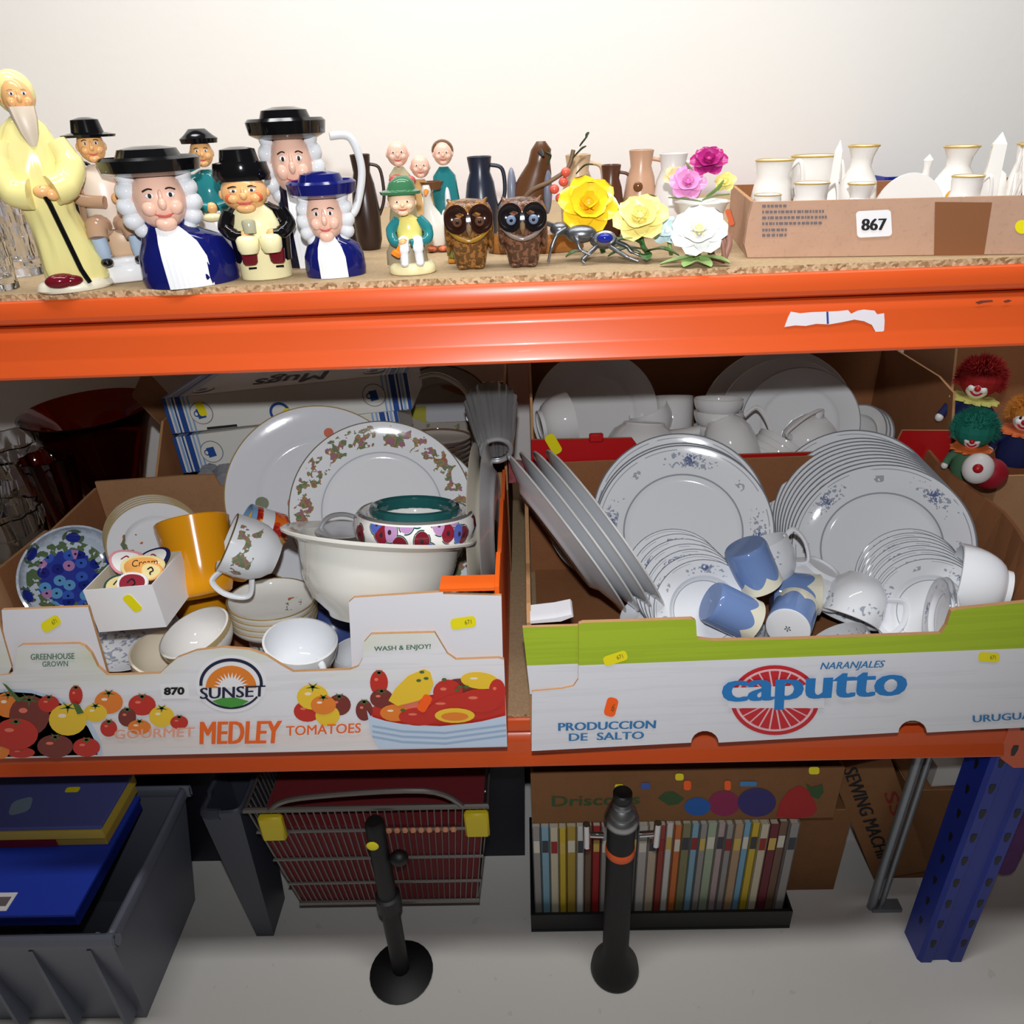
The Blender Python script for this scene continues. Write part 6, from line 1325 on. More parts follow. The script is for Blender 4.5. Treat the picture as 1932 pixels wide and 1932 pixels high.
YF = cer('flower_yellow', (246, 206, 40), .25); PY_ = cer('flower_pale_yellow', (240, 226, 140), .25); LGR = cer('leaf_green', (70, 116, 62), .25); PGR = cer('leaf_pale', (150, 180, 110), .3); PNK = cer('flower_pink', (232, 156, 206), .2); PALEB = cer('flower_pale_blue', (200, 222, 226), .2); WFL = cer('flower_white', (240, 240, 236), .2); MAG = cer('flower_magenta', (176, 40, 120), .25)
F = Fig('ceramic_flower', 'bright yellow ceramic daffodil head lying over the silver insect', 'ornament', 1108, 484, None, 0)
F.part('stem', F.mb().tube(spline([(30, 0, 6), (16, -6, 50), (2, -10, 88)], 6), 5, 0, 8), LGR); bloom(F, (0, -12, 94), 56, YF, cer('flower_gold', (226, 168, 26), .3), 6, 3, (1.05, 0.25))
for pts in ([(30, -10, 14), (60, -26, 22), (98, -30, 10)], [(20, -6, 20), (44, -24, 34), (84, -30, 32)], [(10, -10, 8), (-20, -30, 14), (-40, -34, 6)]): F.part('leaf', leafm(F.mb(), pts, 11), LGR)
F = Fig('ceramic_rose', 'pale yellow ceramic rose with dark green leaves right of the daffodil', 'ornament', 1206, 490, None, 0)
bloom(F, (0, -6, 74), 52, PY_, PY_, 6, 4, (0.85, -0.15)); F.part('calyx', F.mb().ell((0, 0, 58), (20, 18, 18), 0, 16, 10), PGR); F.part('stem', F.mb().tube(spline([(0, 0, 50), (6, 4, 24), (20, 6, 6)], 6), 5, 0, 8), LGR)
for pts in ([(10, -8, 20), (-24, -26, 26), (-58, -30, 12)], [(10, -8, 16), (40, -28, 24), (72, -30, 12)], [(4, -8, 30), (-20, -26, 44), (-46, -28, 40)], [(8, -8, 12), (10, -34, 14), (14, -52, 8)]): F.part('leaf', leafm(F.mb(), pts, 13), LGR)
F = Fig('ceramic_flower', 'pale blue ceramic blossom beside the white rose', 'ornament', 1262, 486, None, 0)
bloom(F, (-4, -14, 50), 30, PALEB, WHT, 5, 2, (0.9, -0.3)); F.part('stem', F.mb().tube([(-4, -8, 44), (4, 0, 4)], 4, 0, 8), PGR)
F = Fig('ceramic_rose', 'large white ceramic rose with yellow edges and pale leaves on the shelf', 'ornament', 1312, 496, None, 0)
bloom(F, (2, -12, 58), 52, WFL, PY_, 7, 4, (0.95, 0.0)); F.part('calyx', F.mb().ell((2, 0, 40), (22, 20, 20), 0, 16, 10), PGR); F.part('stem', F.mb().tube([(2, 0, 34), (4, 6, 5)], 6, 0, 8), PGR)
for pts in ([(0, -20, 18), (-30, -36, 12), (-64, -40, 4)], [(4, -20, 16), (14, -44, 10), (28, -58, 3)], [(6, -16, 16), (40, -30, 12), (62, -34, 5)], [(0, -18, 14), (-10, -46, 10), (-20, -60, 3)]): F.part('leaf', leafm(F.mb(), pts, 14), PGR)
F = Fig('flower_vase', 'small white ceramic vase holding pink and yellow china flowers', 'ornament', 1318, 470, None, 0)
F.part('vase', F.mb().lathe([(0, 0), (26, 0), (30, 10), (34, 46), (44, 80), (50, 88), (47, 89), (40, 80), (0, 70)], 32), WFL)
bloom(F, (-28, -22, 122), 34, PNK, cer('flower_deep_pink', (214, 110, 180), .2), 6, 4, (1.0, 0.1)); bloom(F, (6, 0, 156), 34, MAG, MAG, 6, 3, (0.8, 0.0)); bloom(F, (38, -14, 122), 20, PY_, PY_, 5, 3, (1.0, -0.3)); bloom(F, (-52, -6, 132), 22, cer('flower_peach', (244, 214, 160), .25), ORNG, 5, 2, (1.0, 0.3))
for pts in ([(0, -20, 92), (20, -34, 100), (46, -36, 104)], [(0, -20, 90), (-30, -34, 96), (-60, -36, 100)], [(6, -16, 96), (26, -30, 112), (34, -34, 128)], [(-10, -10, 120), (-26, -20, 146), (-34, -22, 160)]): F.part('leaf', leafm(F.mb(), pts, 9), PGR)
F = Fig('twig_ring', 'curled pink-brown twig ring standing by the cardboard tray', 'ornament', 1356, 496, None, 10)
F.part('ring', F.mb().tube([(15*math.cos(t)+2*math.sin(3*t), 2*math.sin(2*t), 30+27*math.sin(t)) for t in [2*PI*i/32 for i in range(32)]], 6.5, 0, 10, closed=True), cer('twig_pink', (164, 118, 104), .5)); F.part('shoot', F.mb().tube(spline([(8, -6, 8), (4, -10, 30), (0, -8, 50)], 5), 4, 0, 8), cer('twig_pink', (164, 118, 104)))
# brown and cream jugs behind the flowers, plus dark jugs added to fill black gaps
for i, (px, py, w_, h_, lb, col) in enumerate(((1090, 446, 64, 148, 'tan pottery jug with dark band behind the yellow daffodil', (206, 176, 140)), (1150, 448, 50, 132, 'dark brown pottery jug behind the pale rose', (84, 50, 34)), (1204, 446, 62, 156, 'pink-tan pottery jug with a round dark hole behind the flowers', (196, 154, 126)), (1262, 446, 70, 150, 'plain white pottery jar behind the pink flowers', (220, 216, 214)), (176, 486, 58, 190, 'added black jug filling the dark gap between the robed man and the seated man', (20, 20, 30)), (912, 452, 62, 150, 'added blue-black jug standing in for dark clutter behind the left owl', (34, 38, 54)), (700, 470, 50, 170, 'added dark brown jug standing in for dark clutter behind the white loop handle', (52, 36, 30)))):
    F = Fig('pottery_jug', lb, 'jug', px, py, None, 0); m_ = cer('pottery_%d' % i, col, .3)
    bd = F.part('body', F.mb().lathe([(0, 0), (w_*.36, 0), (w_*.46, h_*.1), (w_*.5, h_*.42), (w_*.40, h_*.7), (w_*.30, h_*.82), (w_*.36, h_), (w_*.33, h_*1.005), (w_*.26, h_*.84), (0, h_*.5)], 32), m_)
    F.part('handle', F.mb().tube(spline([(w_*.32, 0, h_*.9), (w_*.66, 0, h_*.84), (w_*.70, 0, h_*.55), (w_*.46, 0, h_*.36)], 6), w_*.06, 0, 8), m_, bd)
    if i in (0, 2): F.part('dark_spot', F.mb().ell((-w_*.06, -w_*.45, h_*.60), (w_*.14, w_*.06, w_*.15), 0, 14, 8), BRN, bd)
# cut glass at the left end
def tumbler(label, px, py, w_, h_):
    F = Fig('cut_glass_tumbler', label, 'glass', px, py, None, 0)
    F.part('bowl', F.mb().lathe([(0, 0), (w_*.40, 0), (w_*.43, h_*.06)]+[(w_*(.43+.07*t/12), h_*(.08+.9*t/12)) for t in range(13)]+[(w_*.5, h_), (w_*.47, h_*1.005), (w_*.42, h_*.5), (w_*.36, h_*.12), (0, h_*.10)], 72, wob=lambda a, z: 1+0.12*(abs(((a*9/(2*PI)+z*0.02) % 1.0)-0.5)-0.25)+0.12*(abs(((a*9/(2*PI)-z*0.02) % 1.0)-0.5)-0.25)), CLG, ang=8)
tumbler('front cut glass tumbler at the left end of the upper shelf', 8, 546, 62, 190); tumbler('cut glass vase behind the front tumbler, beside the robed man', 52, 518, 76, 240); tumbler('rear cut glass vase at the left end, half behind the other two', 4, 500, 70, 250)

# ------------------------------------------------------------------ cardboard tray 867 with crested china
A = PZ(1410, 487, SH1); B = PZ(1932, 480, SH1); eu = (B-A); eu.z = 0; eu.normalize(); ev = Vector((-eu.y, eu.x, 0)); TW, TD = 0.42, 0.19
th_ = PY(1406, 382, A.y).z-SH1
tr = thing('cardboard_tray', 'shallow brown cardboard tray numbered 867, full of small white crested china', 'box', A, None, Quaternion((0, 0, 1), math.atan2(eu.y, eu.x)))
CB = [CARD_PALE, CARD_IN, CARD_EDGE]; t4 = 0.004; h0 = th_
fpn = obj('front_panel', MB().prism([(0, 0.0005), (TW, 0.0005), (TW, h0), (0, h0)], 0, t4, (0, 1, 2), map=lambda u, v, h: (u, h, v)), CB, tr, smooth=False)
obj('back_panel', MB().prism([(0, 0.0005), (TW, 0.0005), (TW, h0), (0, h0)], TD-t4, TD, (1, 0, 2), map=lambda u, v, h: (u, h, v)), CB, tr, smooth=False)
for xx, mm_ in ((0, (0, 1, 2)), (TW-t4, (1, 0, 2))): obj('side_panel', MB().prism([(t4, 0.0005), (TD-t4, 0.0005), (TD-t4, h0*0.99), (t4, h0*0.98)], xx, xx+t4, mm_, map=lambda u, v, h: (h, u, v)), CB, tr, smooth=False)
obj('base_panel', MB().box((TW/2, TD/2, 0.0025), (TW-2*t4, TD-2*t4, 0.004)), CARD_IN, tr, smooth=False)
obj('corner_fold', MB().prism([(0.0, 0.001), (-0.004, 0.012), (-0.003, h0*.7), (0.0, h0)], 0.0, 0.012, 0, map=lambda u, v, h: (u, h, v)), CARD_PALE, tr, smooth=False)
TP = plane_fn(A, -ev)
def T1(a, b, l=0.0): return TP(a, b, 0.0006+l)
def tr_local(mb): 
    qi = tr.rotation_quaternion.inverted(); mb.v = [qi @ (v-Vector(tr.location)) for v in mb.v]; return mb
mb = MB(); decal(mb, [(1764, 381), (1872, 382), (1856, 484), (1762, 486)], T1); obj('printed_band', tr_local(mb), mat('band_brown', (134, 84, 50), rough=.8), fpn, label='darker brown printed band', smooth=False)
mb = MB(); decal(mb, rrect(1649, 422, 66, 50, -3, .14), lambda a, b: T1(a, b, .0004)); l7 = obj('lot_label', tr_local(mb), WHITE_PRINT, fpn, label='white lot label numbered 867', smooth=False)
mb = MB(); put_text(mb, '867', T1(1626, 435, .001), T1(1671, 434, .001), T1(1627, 413, .001), 0, 0, 0.03); obj('lettering', tr_local(mb), INK, l7, smooth=False)
mb = MB()
for i, (y, x1) in enumerate(((389, 1484), (400, 1556), (411, 1560), (422, 1552), (434, 1486), (444, 1484))):
    x = 1438.0; rnd = random.Random(i)
    while x < x1:
        w_ = rnd.uniform(3, 8); decal(mb, [(x, y-2.6), (min(x+w_, x1), y-2.6), (min(x+w_, x1), y+2.6), (x, y+2.6)], lambda a, b: T1(a, b-1.5*(x-1438)/120)); x += w_+rnd.uniform(1.2, 2.6)
tag(obj('small_print', tr_local(mb), INK_GREY, fpn, label='six lines of small grey printing, too small to read', smooth=False), kind='stuff')
mb = MB(); decal(mb, rrect(1928, 428, 26, 26, 0, .5), T1); obj('price_sticker', tr_local(mb), YEL, fpn, smooth=False)
SP = plane_fn(A, -eu); mb = MB(); decal(mb, rrect(1377, 410, 10, 32, -18, .4), lambda a, b: SP(a, b, .0008)); obj('price_sticker', tr_local(mb), ORG_ST, tr, smooth=False)
CW = cer('crested_white', (238, 234, 228), .08); CG = mat('crest_gold', (196, 164, 84), rough=.3, metal=.3); CNV = cer('crest_navy', (24, 26, 110)); CRS = [cer('crest_a', (180, 60, 50)), cer('crest_b', (60, 110, 150)), cer('crest_c', (200, 150, 60)), cer('crest_d', (70, 120, 80))]
def crested(kind, u, v, w_, h_, label, i):
    p = A+eu*u+ev*v+Vector((0, 0, 0.0048)); t = thing('crested_china', label, 'ornament', p, 'crested china in the tray', Quaternion((0, 0, 1), -math.atan2(p.x, p.y-CAM.y)+random.uniform(-.2, .2)))
    ft = {'vase': [(0, 0), (.30, 0), (.34, .05), (.5, .38), (.42, .62), (.24, .78), (.26, .88), (.36, 1.0), (.32, 1.0), (.2, .86), (0, .6)], 'jug': [(0, 0), (.34, 0), (.36, .05), (.5, .4), (.4, .7), (.36, .8), (.42, 1.0), (.38, 1.0), (.3, .8), (0, .5)], 'urn': [(0, 0), (.4, 0), (.38, .08), (.16, .2), (.2, .28), (.5, .62), (.46, .8), (.5, 1.0), (.46, 1.0), (.4, .8), (0, .55)], 'pot': [(0, 0), (.36, 0), (.5, .3), (.5, .6), (.36, .8), (.38, 1.0), (.34, 1.0), (.32, .8), (0, .5)]}
    if kind in ft:
        b = obj('body', MB().lathe([(r*w_, z*h_) for r, z in ft[kind]], 28), CW, t); rr = [r for r, z in ft[kind] if z >= 1.0][0]*w_
        obj('gilt_rim', MB().lathe([(rr*1.02, h_*.985), (rr*1.03, h_*1.0), (rr*.98, h_*1.008), (rr*.9, h_*1.003)], 28), CG, t)
        if kind == 'jug': obj('handle', handle_mb(w_*.38, h_*.9, h_*.35, w_*.28, w_*.05), CW, t)
        if kind == 'urn':
            for s_ in (0, PI): obj('handle', handle_mb(w_*.45, h_*.85, h_*.5, w_*.22, w_*.045), CW, t, q=Quaternion((0, 0, 1), s_))
        fr_ = w_*.5*0.98; zc = h_*.45
    elif kind == 'disc':
        b = obj('body', MB().prism(circ(0, h_*.35, w_/2, h_*.65, 40, -12, 192)+[(-w_*.45, 0), (w_*.45, 0)][::1], -0.006, 0.006, 0, map=lambda a, c, h: (a, h, c)), CW, t, ang=30); fr_ = 0.0062; zc = h_*.5
        obj('navy_ribbon', MB().box((0.004, -0.0068, h_*.30), (w_*.5, 0.0012, h_*.16)), CNV, t)
    elif kind == 'post':
        b = obj('body', MB().loft([[(a*w_/2*s_, c*w_/2*s_, z*h_) for a, c in ((-1, -1), (1, -1), (1, 1), (-1, 1))] for z, s_ in ((0, 1.0), (.12, 1.0), (.12, .7), (.9, .5), (1, .02))]), CW, t, smooth=False); fr_ = w_*.34; zc = h_*.2
        obj('gilt_edge', MB().box((0, 0, h_*.12), (w_*1.02, w_*1.02, h_*.012)), CG, t)
    elif kind == 'lattice':
        mb = MB()
        for s_ in (1, -1):
            for j in range(10):
                a0 = 2*PI*j/10; mb.tube([((w_/2)*(1+.1*z)*math.cos(a0+s_*z*1.3), (w_/2)*(1+.1*z)*math.sin(a0+s_*z*1.3), z*h_) for z in [k/8 for k in range(9)]], w_*.035, 0, 6)
        b = obj('lattice', mb, CW, t); b['kind'] = 'stuff'; obj('rim', MB().tube([(w_*.56*math.cos(q_), w_*.56*math.sin(q_), h_) for q_ in [2*PI*k/28 for k in range(28)]], w_*.05, 0, 8, closed=True), CG, t); obj('base', MB().lathe([(0, 0), (w_*.5, 0), (w_*.5, h_*.06), (0, h_*.06)], 24), CW, t); return t
    elif kind == 'house':
        b = obj('walls', MB().box((0, 0, h_*.3), (w_, w_*.7, h_*.6), 0, .0006), CW, t, smooth=False); rf = obj('roof', MB().prism([(-w_*.56, h_*.6), (w_*.56, h_*.6), (0, h_)], -w_*.38, w_*.38, 0, map=lambda a, c, h: (a, h, c)), CW, t, smooth=False); obj('window', MB().box((0, -w_*.355, h_*.34), (w_*.24, .0008, h_*.24)), cer('crest_glass', (40, 60, 90)), t, smooth=False); return t
    elif kind == 'bell':
        b = obj('body', MB().lathe([(0, 0), (.5*w_, 0), (.47*w_, .1*h_), (.3*w_, .5*h_), (.22*w_, .66*h_), (.08*w_, .72*h_), (.07*w_, .85*h_), (.10*w_, .93*h_), (0, h_)], 28), CW, t); fr_ = w_*.36; zc = h_*.38
        obj('gilt_rim', MB().lathe([(w_*.5, .0), (w_*.505, .03*h_), (w_*.485, .05*h_)], 28), CG, t)
    cr_ = obj('crest', MB().at((0, -fr_*1.0, zc), (PI/2, 0, 0)).lathe([(0, 0.0012), (w_*.10, 0.0010), (w_*.13, 0.0)], 16, ey=1.25), CRS[i % 4], t)
    return t
CH = [('pot', .018, .03, .034, .050, 'squat crested pot with grey crest at the left front corner of the tray'), ('jug', .058, .028, .040, .060, 'wide crested jug next to the corner pot in the tray'), ('post', .086, .060, .014, .095, 'thin white obelisk standing behind the crested jug'), ('vase', .105, .030, .036, .058, 'white crested vase with gold line just left of the big disc'), ('disc', .150, .026, .066, .066, 'large rounded white disc with navy ribbon at the tray front'), ('bell', .172, .062, .046, .080, 'white bell with gold edge behind the navy-ribbon disc'), ('jug', .200, .030, .034, .062, 'crested jug right of the navy-ribbon disc'), ('post', .222, .034, .022, .098, 'broad white obelisk with red crest at the tray middle'), ('lattice', .266, .040, .036, .086, 'pierced lattice basket with gold rim in the tray'), ('disc', .258, .018, .040, .046, 'small low disc with gold circle in front of the lattice basket'), ('pot', .306, .028, .046, .058, 'round crested pot with gold crest right of the lattice basket'), ('urn', .318, .072, .044, .090, 'two-handled crested urn behind the round pot'), ('house', .342, .030, .036, .066, 'tiny white china cottage at the right of the tray'), ('vase', .372, .034, .036, .072, 'white crested vase at the right front of the tray'), ('urn', .402, .030, .032, .066, 'two-handled crested urn at the right end of the tray'),
      ('jug', .030, .085, .046, .078, 'large crested jug at the back left of the tray'), ('urn', .072, .100, .046, .080, 'two-handled urn at the back left of the tray'), ('vase', .118, .095, .042, .088, 'tall crested vase behind the left obelisk'), ('vase', .214, .100, .046, .084, 'wide crested vase at the back middle of the tray'), ('bell', .255, .110, .046, .086, 'white china bell at the back of the tray behind the lattice basket'), ('jug', .290, .110, .046, .084, 'tall crested jug at the back of the tray'), ('vase', .360, .100, .044, .084, 'tall crested vase at the back right of the tray'), ('bell', .396, .095, .040, .092, 'white china bell at the back right corner of the tray')]
for i, (kd, u, v, w_, h_, lb) in enumerate(CH): crested(kd, u, v+0.004, w_, h_, lb, i)

# ================================================================== bottom level, standing on the floor
FZ = FLOOR_Z+0.0005
def crate(name, label, x0, x1, y0, y1, z1, m_, taper=0.02, rim=0.012, ribs=0):
    t = thing(name, label, 'crate', ((x0+x1)/2, (y0+y1)/2, FLOOR_Z)); T = taper
    def ringz(z, e): 
        f = T*(z1-z)/(z1-FZ); return [(x0+f-e, y0+f-e, z), (x1-f+e, y0+f-e, z), (x1-f+e, y1-f+e, z), (x0+f-e, y1-f+e, z)]
    mb = MB().loft([ringz(FZ, 0), ringz(z1, 0), ringz(z1, -0.004), ringz(FZ+0.004, -0.004)], 0)
    obj('shell', mb, m_, t, world=True, smooth=False)
    obj('rim', MB().tube(spline([(x0, y0+.03, z1), (x0+.004, y0+.004, z1), (x0+.03, y0, z1), (x1-.03, y0, z1), (x1-.004, y0+.004, z1), (x1, y0+.03, z1), (x1, y1-.03, z1), (x1-.004, y1-.004, z1), (x1-.03, y1, z1), (x0+.03, y1, z1), (x0+.004, y1-.004, z1), (x0, y1-.03, z1)], 4, closed=True), rim, 0, 8, closed=True, flat=0.6), m_, t, world=True)
    for i in range(ribs):
        xx = x0+0.04+(x1-x0-0.08)*i/max(ribs-1, 1); obj('rib', MB().box((xx, y0+T*.5, (z1+FZ)/2), (0.006, 0.012+T*.5, (z1-FZ)*.8)), m_, t, world=True, smooth=False)
    return t
GREYP = mat('grey_plastic', (104, 108, 122), rough=0.4); NAVP = mat('navy_plastic', (20, 22, 34), rough=0.5); BLKP = mat('black_plastic', (18, 17, 19), rough=0.5)
crate('plastic_crate', 'grey plastic crate of board games at the lower left', -1.10, -0.602, -0.095, 0.165, -0.302, GREYP, 0.03, ribs=6)
crate('plastic_crate', 'narrow grey plastic bin between the board games and the wire basket', -0.512, -0.452, 0.05, 0.15, -0.225, mat('smoke_plastic', (58, 62, 74), rough=.4), 0.015, 0.008)
crate('filler_crate', 'added dark navy crate filling the dark gaps behind the grey crate and wire basket', -1.10, -0.02, 0.205, 0.60, -0.17, NAVP, 0.01)  # added dark filler, keeps the pale floor out of the gaps
crate('filler_crate', 'added black crate filling the dark gaps behind the books', 0.0, 0.58, 0.27, 0.60, -0.14, BLKP, 0.01)  # likewise added, a dark backing for the gaps on the right
def gbox(label, x0, x1, y0, y1, z0, z1, lid, side, extra=None):
    t = thing('board_game_box', label, 'box', ((x0+x1)/2, (y0+y1)/2, z0)); h = z1-z0
    obj('tray', MB().box(((x0+x1)/2, (y0+y1)/2, z0+h*.45), (x1-x0-.004, y1-y0-.004, h*.9), 0, .0008), side, t, world=True, smooth=False)
    obj('lid', MB().box(((x0+x1)/2, (y0+y1)/2, z1-h*.12), (x1-x0, y1-y0, h*.24), 0, .001), lid, t, world=True, smooth=False)
    return t
gB = gbox('blue board game box with a small white picture label, lowest of the pile', -1.03, -0.655, -0.075, 0.13, -0.300, -0.272, mat('game_blue', (34, 62, 180), rough=.45), mat('game_blue2', (24, 40, 130), rough=.5))
lb_ = obj('picture_label', MB().box((-0.80, -0.055, -0.2715), (0.09, 0.028, 0.001)), WHITE_PRINT, gB, world=True, smooth=False); obj('red_print', MB().box((-0.822, -0.055, -0.2707), (0.028, 0.012, 0.0006)), CLR, lb_, world=True, smooth=False); obj('grey_print', MB().box((-0.775, -0.055, -0.2707), (0.030, 0.014, 0.0006)), INK_GREY, lb_, world=True, smooth=False)
gM = gbox('yellow board game box with a dark red panel, middle of the pile', -1.03, -0.66, 0.035, 0.14, -0.2715, -0.250, mat('game_yellow', (206, 178, 70), rough=.5), mat('game_ochre', (180, 150, 60), rough=.5))
obj('red_panel', MB().box((-0.80, 0.0348, -0.263), (0.125, .001, .014)), mat('game_red', (120, 14, 22), rough=.5), gM, world=True, smooth=False)
gT = gbox('violet-blue board game box with yellow edges, top of the pile', -1.03, -0.655, 0.030, 0.14, -0.2495, -0.222, mat('game_violet', (84, 92, 158), rough=.5), mat('game_yellow', (206, 178, 70)))
obj('yellow_edge', MB().box((-0.8425, 0.0297, -0.2385), (0.374, .001, .018)), mat('game_yellow', (206, 178, 70)), gT, world=True, smooth=False); obj('price_sticker', MB().prism(rrect(-0.735, 0.10, .022, .010, 0), -0.2219, -0.2214, 0), YEL, gT, world=True, smooth=False)
obj('picture', MB().prism(rrect(-0.80, 0.07, .03, .03, 20, .3), -0.2219, -0.2214, 0), mat('game_pale', (130, 150, 170), rough=.5), gT, world=True, smooth=False)
# wire shopping basket
WIRE = mat('zinc_wire', (120, 116, 112), rough=.35, metal=.6)
wb = thing('wire_basket', 'wire shopping basket with dark red lining and yellow corner clips', 'basket', (-0.26, 0.12, FLOOR_Z))
bx0, bx1, by0, by1, bz0, bz1 = -0.435, -0.075, 0.035, 0.19, -0.46, -0.20
def bq(u, v, z): f = 0.03*(bz1-z)/(bz1-bz0); return (bx0+f+(bx1-bx0-2*f)*u, by0+f+(by1-by0-2*f)*v, z)
def rimz(z): return [bq(0, 0, z), bq(1, 0, z), bq(1, 1, z), bq(0, 1, z)]
for z, r_, nm in ((bz1, .0045, 'rim'), (-0.255, .003, 'hoop'), (-0.33, .003, 'hoop'), (-0.40, .003, 'hoop'), (bz0, .0045, 'bottom_hoop')):
    obj(nm, MB().tube(rimz(z), r_, 0, 8, closed=True), WIRE, wb, world=True)
mb = MB()
for i in range(34):
    for v in (0, 1): mb.tube([bq((i+.5)/34, v, bz1), bq((i+.5)/34, v, bz0)], .0012, 0, 5)
for i in range(14):
    for u in (0, 1): mb.tube([bq(u, (i+.5)/14, bz1), bq(u, (i+.5)/14, bz0)], .0012, 0, 5)
tag(obj('wires', mb, WIRE, wb, world=True), kind='stuff')
obj('red_lining', MB().loft([[Vector(p)+(Vector(((bx0+bx1)/2, (by0+by1)/2, p[2]))-Vector(p)).normalized()*.006 for p in rimz(z)] for z in (bz0+.004, -0.245)]), mat('lining_red', (104, 20, 28), rough=.8), wb, world=True, smooth=False)
for u, v in ((0.09, 0), (0.96, 0), (0.06, 1), (0.94, 1)):
    p = bq(u, v, -0.235); obj('corner_clip', MB().box((p[0], p[1]-(.006 if v == 0 else -.006), p[2]), (.036, .012, .05), 0, .003), mat('clip_yellow', (206, 184, 30), rough=.5), wb, world=True)
for i in range(9): p = bq(0.58+i*.035, 0, -0.252); obj('peach_clip', MB().box((p[0], p[1]-.004, p[2]), (.009, .006, .009), 0, .002), mat('clip_peach', (206, 140, 104), rough=.5), wb, world=True)
obj('handle', MB().tube(spline([bq(.1, 0, bz1), (bx0+.09, by0-.01, bz1+.035), (bx1-.09, by0-.01, bz1+.045), bq(.9, 0, bz1)], 6), .004, 0, 8), WIRE, wb, world=True)
bp = thing('black_stand', 'black upright stand in front of the wire basket', 'stand', (-0.235, 0.0, FLOOR_Z))
obj('pole', MB().lathe([(0, FZ+.012), (.014, FZ+.012), (.014, -0.19), (.011, -0.185), (0, -0.184)], 20).at(), BLKP, bp, loc=(0, 0, -FLOOR_Z)); obj('foot', MB().lathe([(0, .0005), (.05, .0005), (.052, .004), (.03, .012), (0, .013)], 28), BLKP, bp)
obj('collar', MB().lathe([(.0135, .17), (.019, .172), (.019, .20), (.0135, .202)], 20), BLKP, bp); obj('knob', MB().ell((.028, -.004, .29), (.014, .012, .012), 0, 14, 10), BLKP, bp); obj('price_sticker', MB().ell((-.004, -.0145, .33), (.009, .002, .009), 0, 12, 8), YEL, bp)
# berry carton on the books
dc = thing('fruit_carton', 'long brown carton printed with berries, lying on the row of books', 'carton', (0.225, 0.18, -0.305))
dx0, dx1, dy0, dy1, dz0, dz1 = -0.012, 0.462, 0.088, 0.262, -0.3045, -0.195
for nm, a, b in (('front_panel', (dx0, dx1, dy0, dy0+.004), 0), ('back_panel', (dx0, dx1, dy1-.004, dy1), 0), ('side_panel', (dx0, dx0+.004, dy0+.004, dy1-.004), 1), ('side_panel', (dx1-.004, dx1, dy0+.004, dy1-.004), 1)):
    o_ = obj(nm, MB().box(((a[0]+a[1])/2, (a[2]+a[3])/2, (dz0+dz1)/2), (a[1]-a[0], a[3]-a[2], dz1-dz0)), CARD_DK, dc, world=True, smooth=False)
    if nm == 'front_panel': dfp = o_
obj('base_panel', MB().box(((dx0+dx1)/2, (dy0+dy1)/2, dz0+.002), (dx1-dx0-.008, dy1-dy0-.008, .004)), CARD_DK, dc, world=True, smooth=False)
DF = plane_fn((0, dy0, 0), (0, -1, 0))
def D1(a, b, l=0.0006): return DF(a, b, l)
BC = [mat('berry_leaf', (52, 82, 44), rough=.7), mat('berry_blue', (28, 92, 170), rough=.7), mat('berry_plum', (140, 34, 80), rough=.7), mat('berry_navy', (52, 44, 110), rough=.7), mat('berry_red', (170, 32, 34), rough=.7)]
mb = MB()
decal(mb, [(1241, 1506), (1256, 1494), (1272, 1494), (1291, 1507), (1280, 1517), (1262, 1520)], D1, 0)
decal(mb, circ(1316, 1522, 25, 17, 24), lambda a, b: D1(a, b, .0008), 1); decal(mb, circ(1366, 1516, 30, 24, 24), lambda a, b: D1(a, b, .0006), 2); decal(mb, circ(1428, 1514, 36, 27, 28), lambda a, b: D1(a, b, .0010), 3)
decal(mb, [(1464, 1541), (1472, 1514), (1488, 1492), (1508, 1482), (1524, 1490), (1536, 1510), (1542, 1528), (1532, 1540), (1500, 1545)], D1, 4); decal(mb, [(1520, 1478), (1532, 1486), (1552, 1480), (1554, 1496), (1544, 1508), (1530, 1502)], lambda a, b: D1(a, b, .0010), 0)
obj('berry_print', mb, BC, dfp, world=True, label='printed leaf, berries and strawberry', smooth=False)
mb = MB(); put_text(mb, "Driscoll's", D1(1042, 1522), D1(1206, 1517), D1(1042, 1502), 0, 0, .006); obj('lettering', mb, BC[0], dfp, world=True, label='dark green printed lettering', smooth=False)
for cx_, cy_, w_, h_, mm_ in ((1282, 1466, 16, 13, YEL), (1297, 1482, 14, 18, ORG_ST), (1373, 1482, 12, 18, ORG_ST), (1536, 1454, 20, 14, YEL), (1168, 1484, 16, 9, YEL), (1218, 1483, 18, 12, mat('sticker_blue', (60, 90, 170), rough=.5)), (1412, 1479, 32, 9, mat('sticker_sky', (60, 130, 190), rough=.5))):
    mb = MB(); decal(mb, rrect(cx_, cy_, w_, h_, 0), lambda a, b: D1(a, b, .0012)); obj('price_sticker', mb, mm_, dfp, world=True, smooth=False)
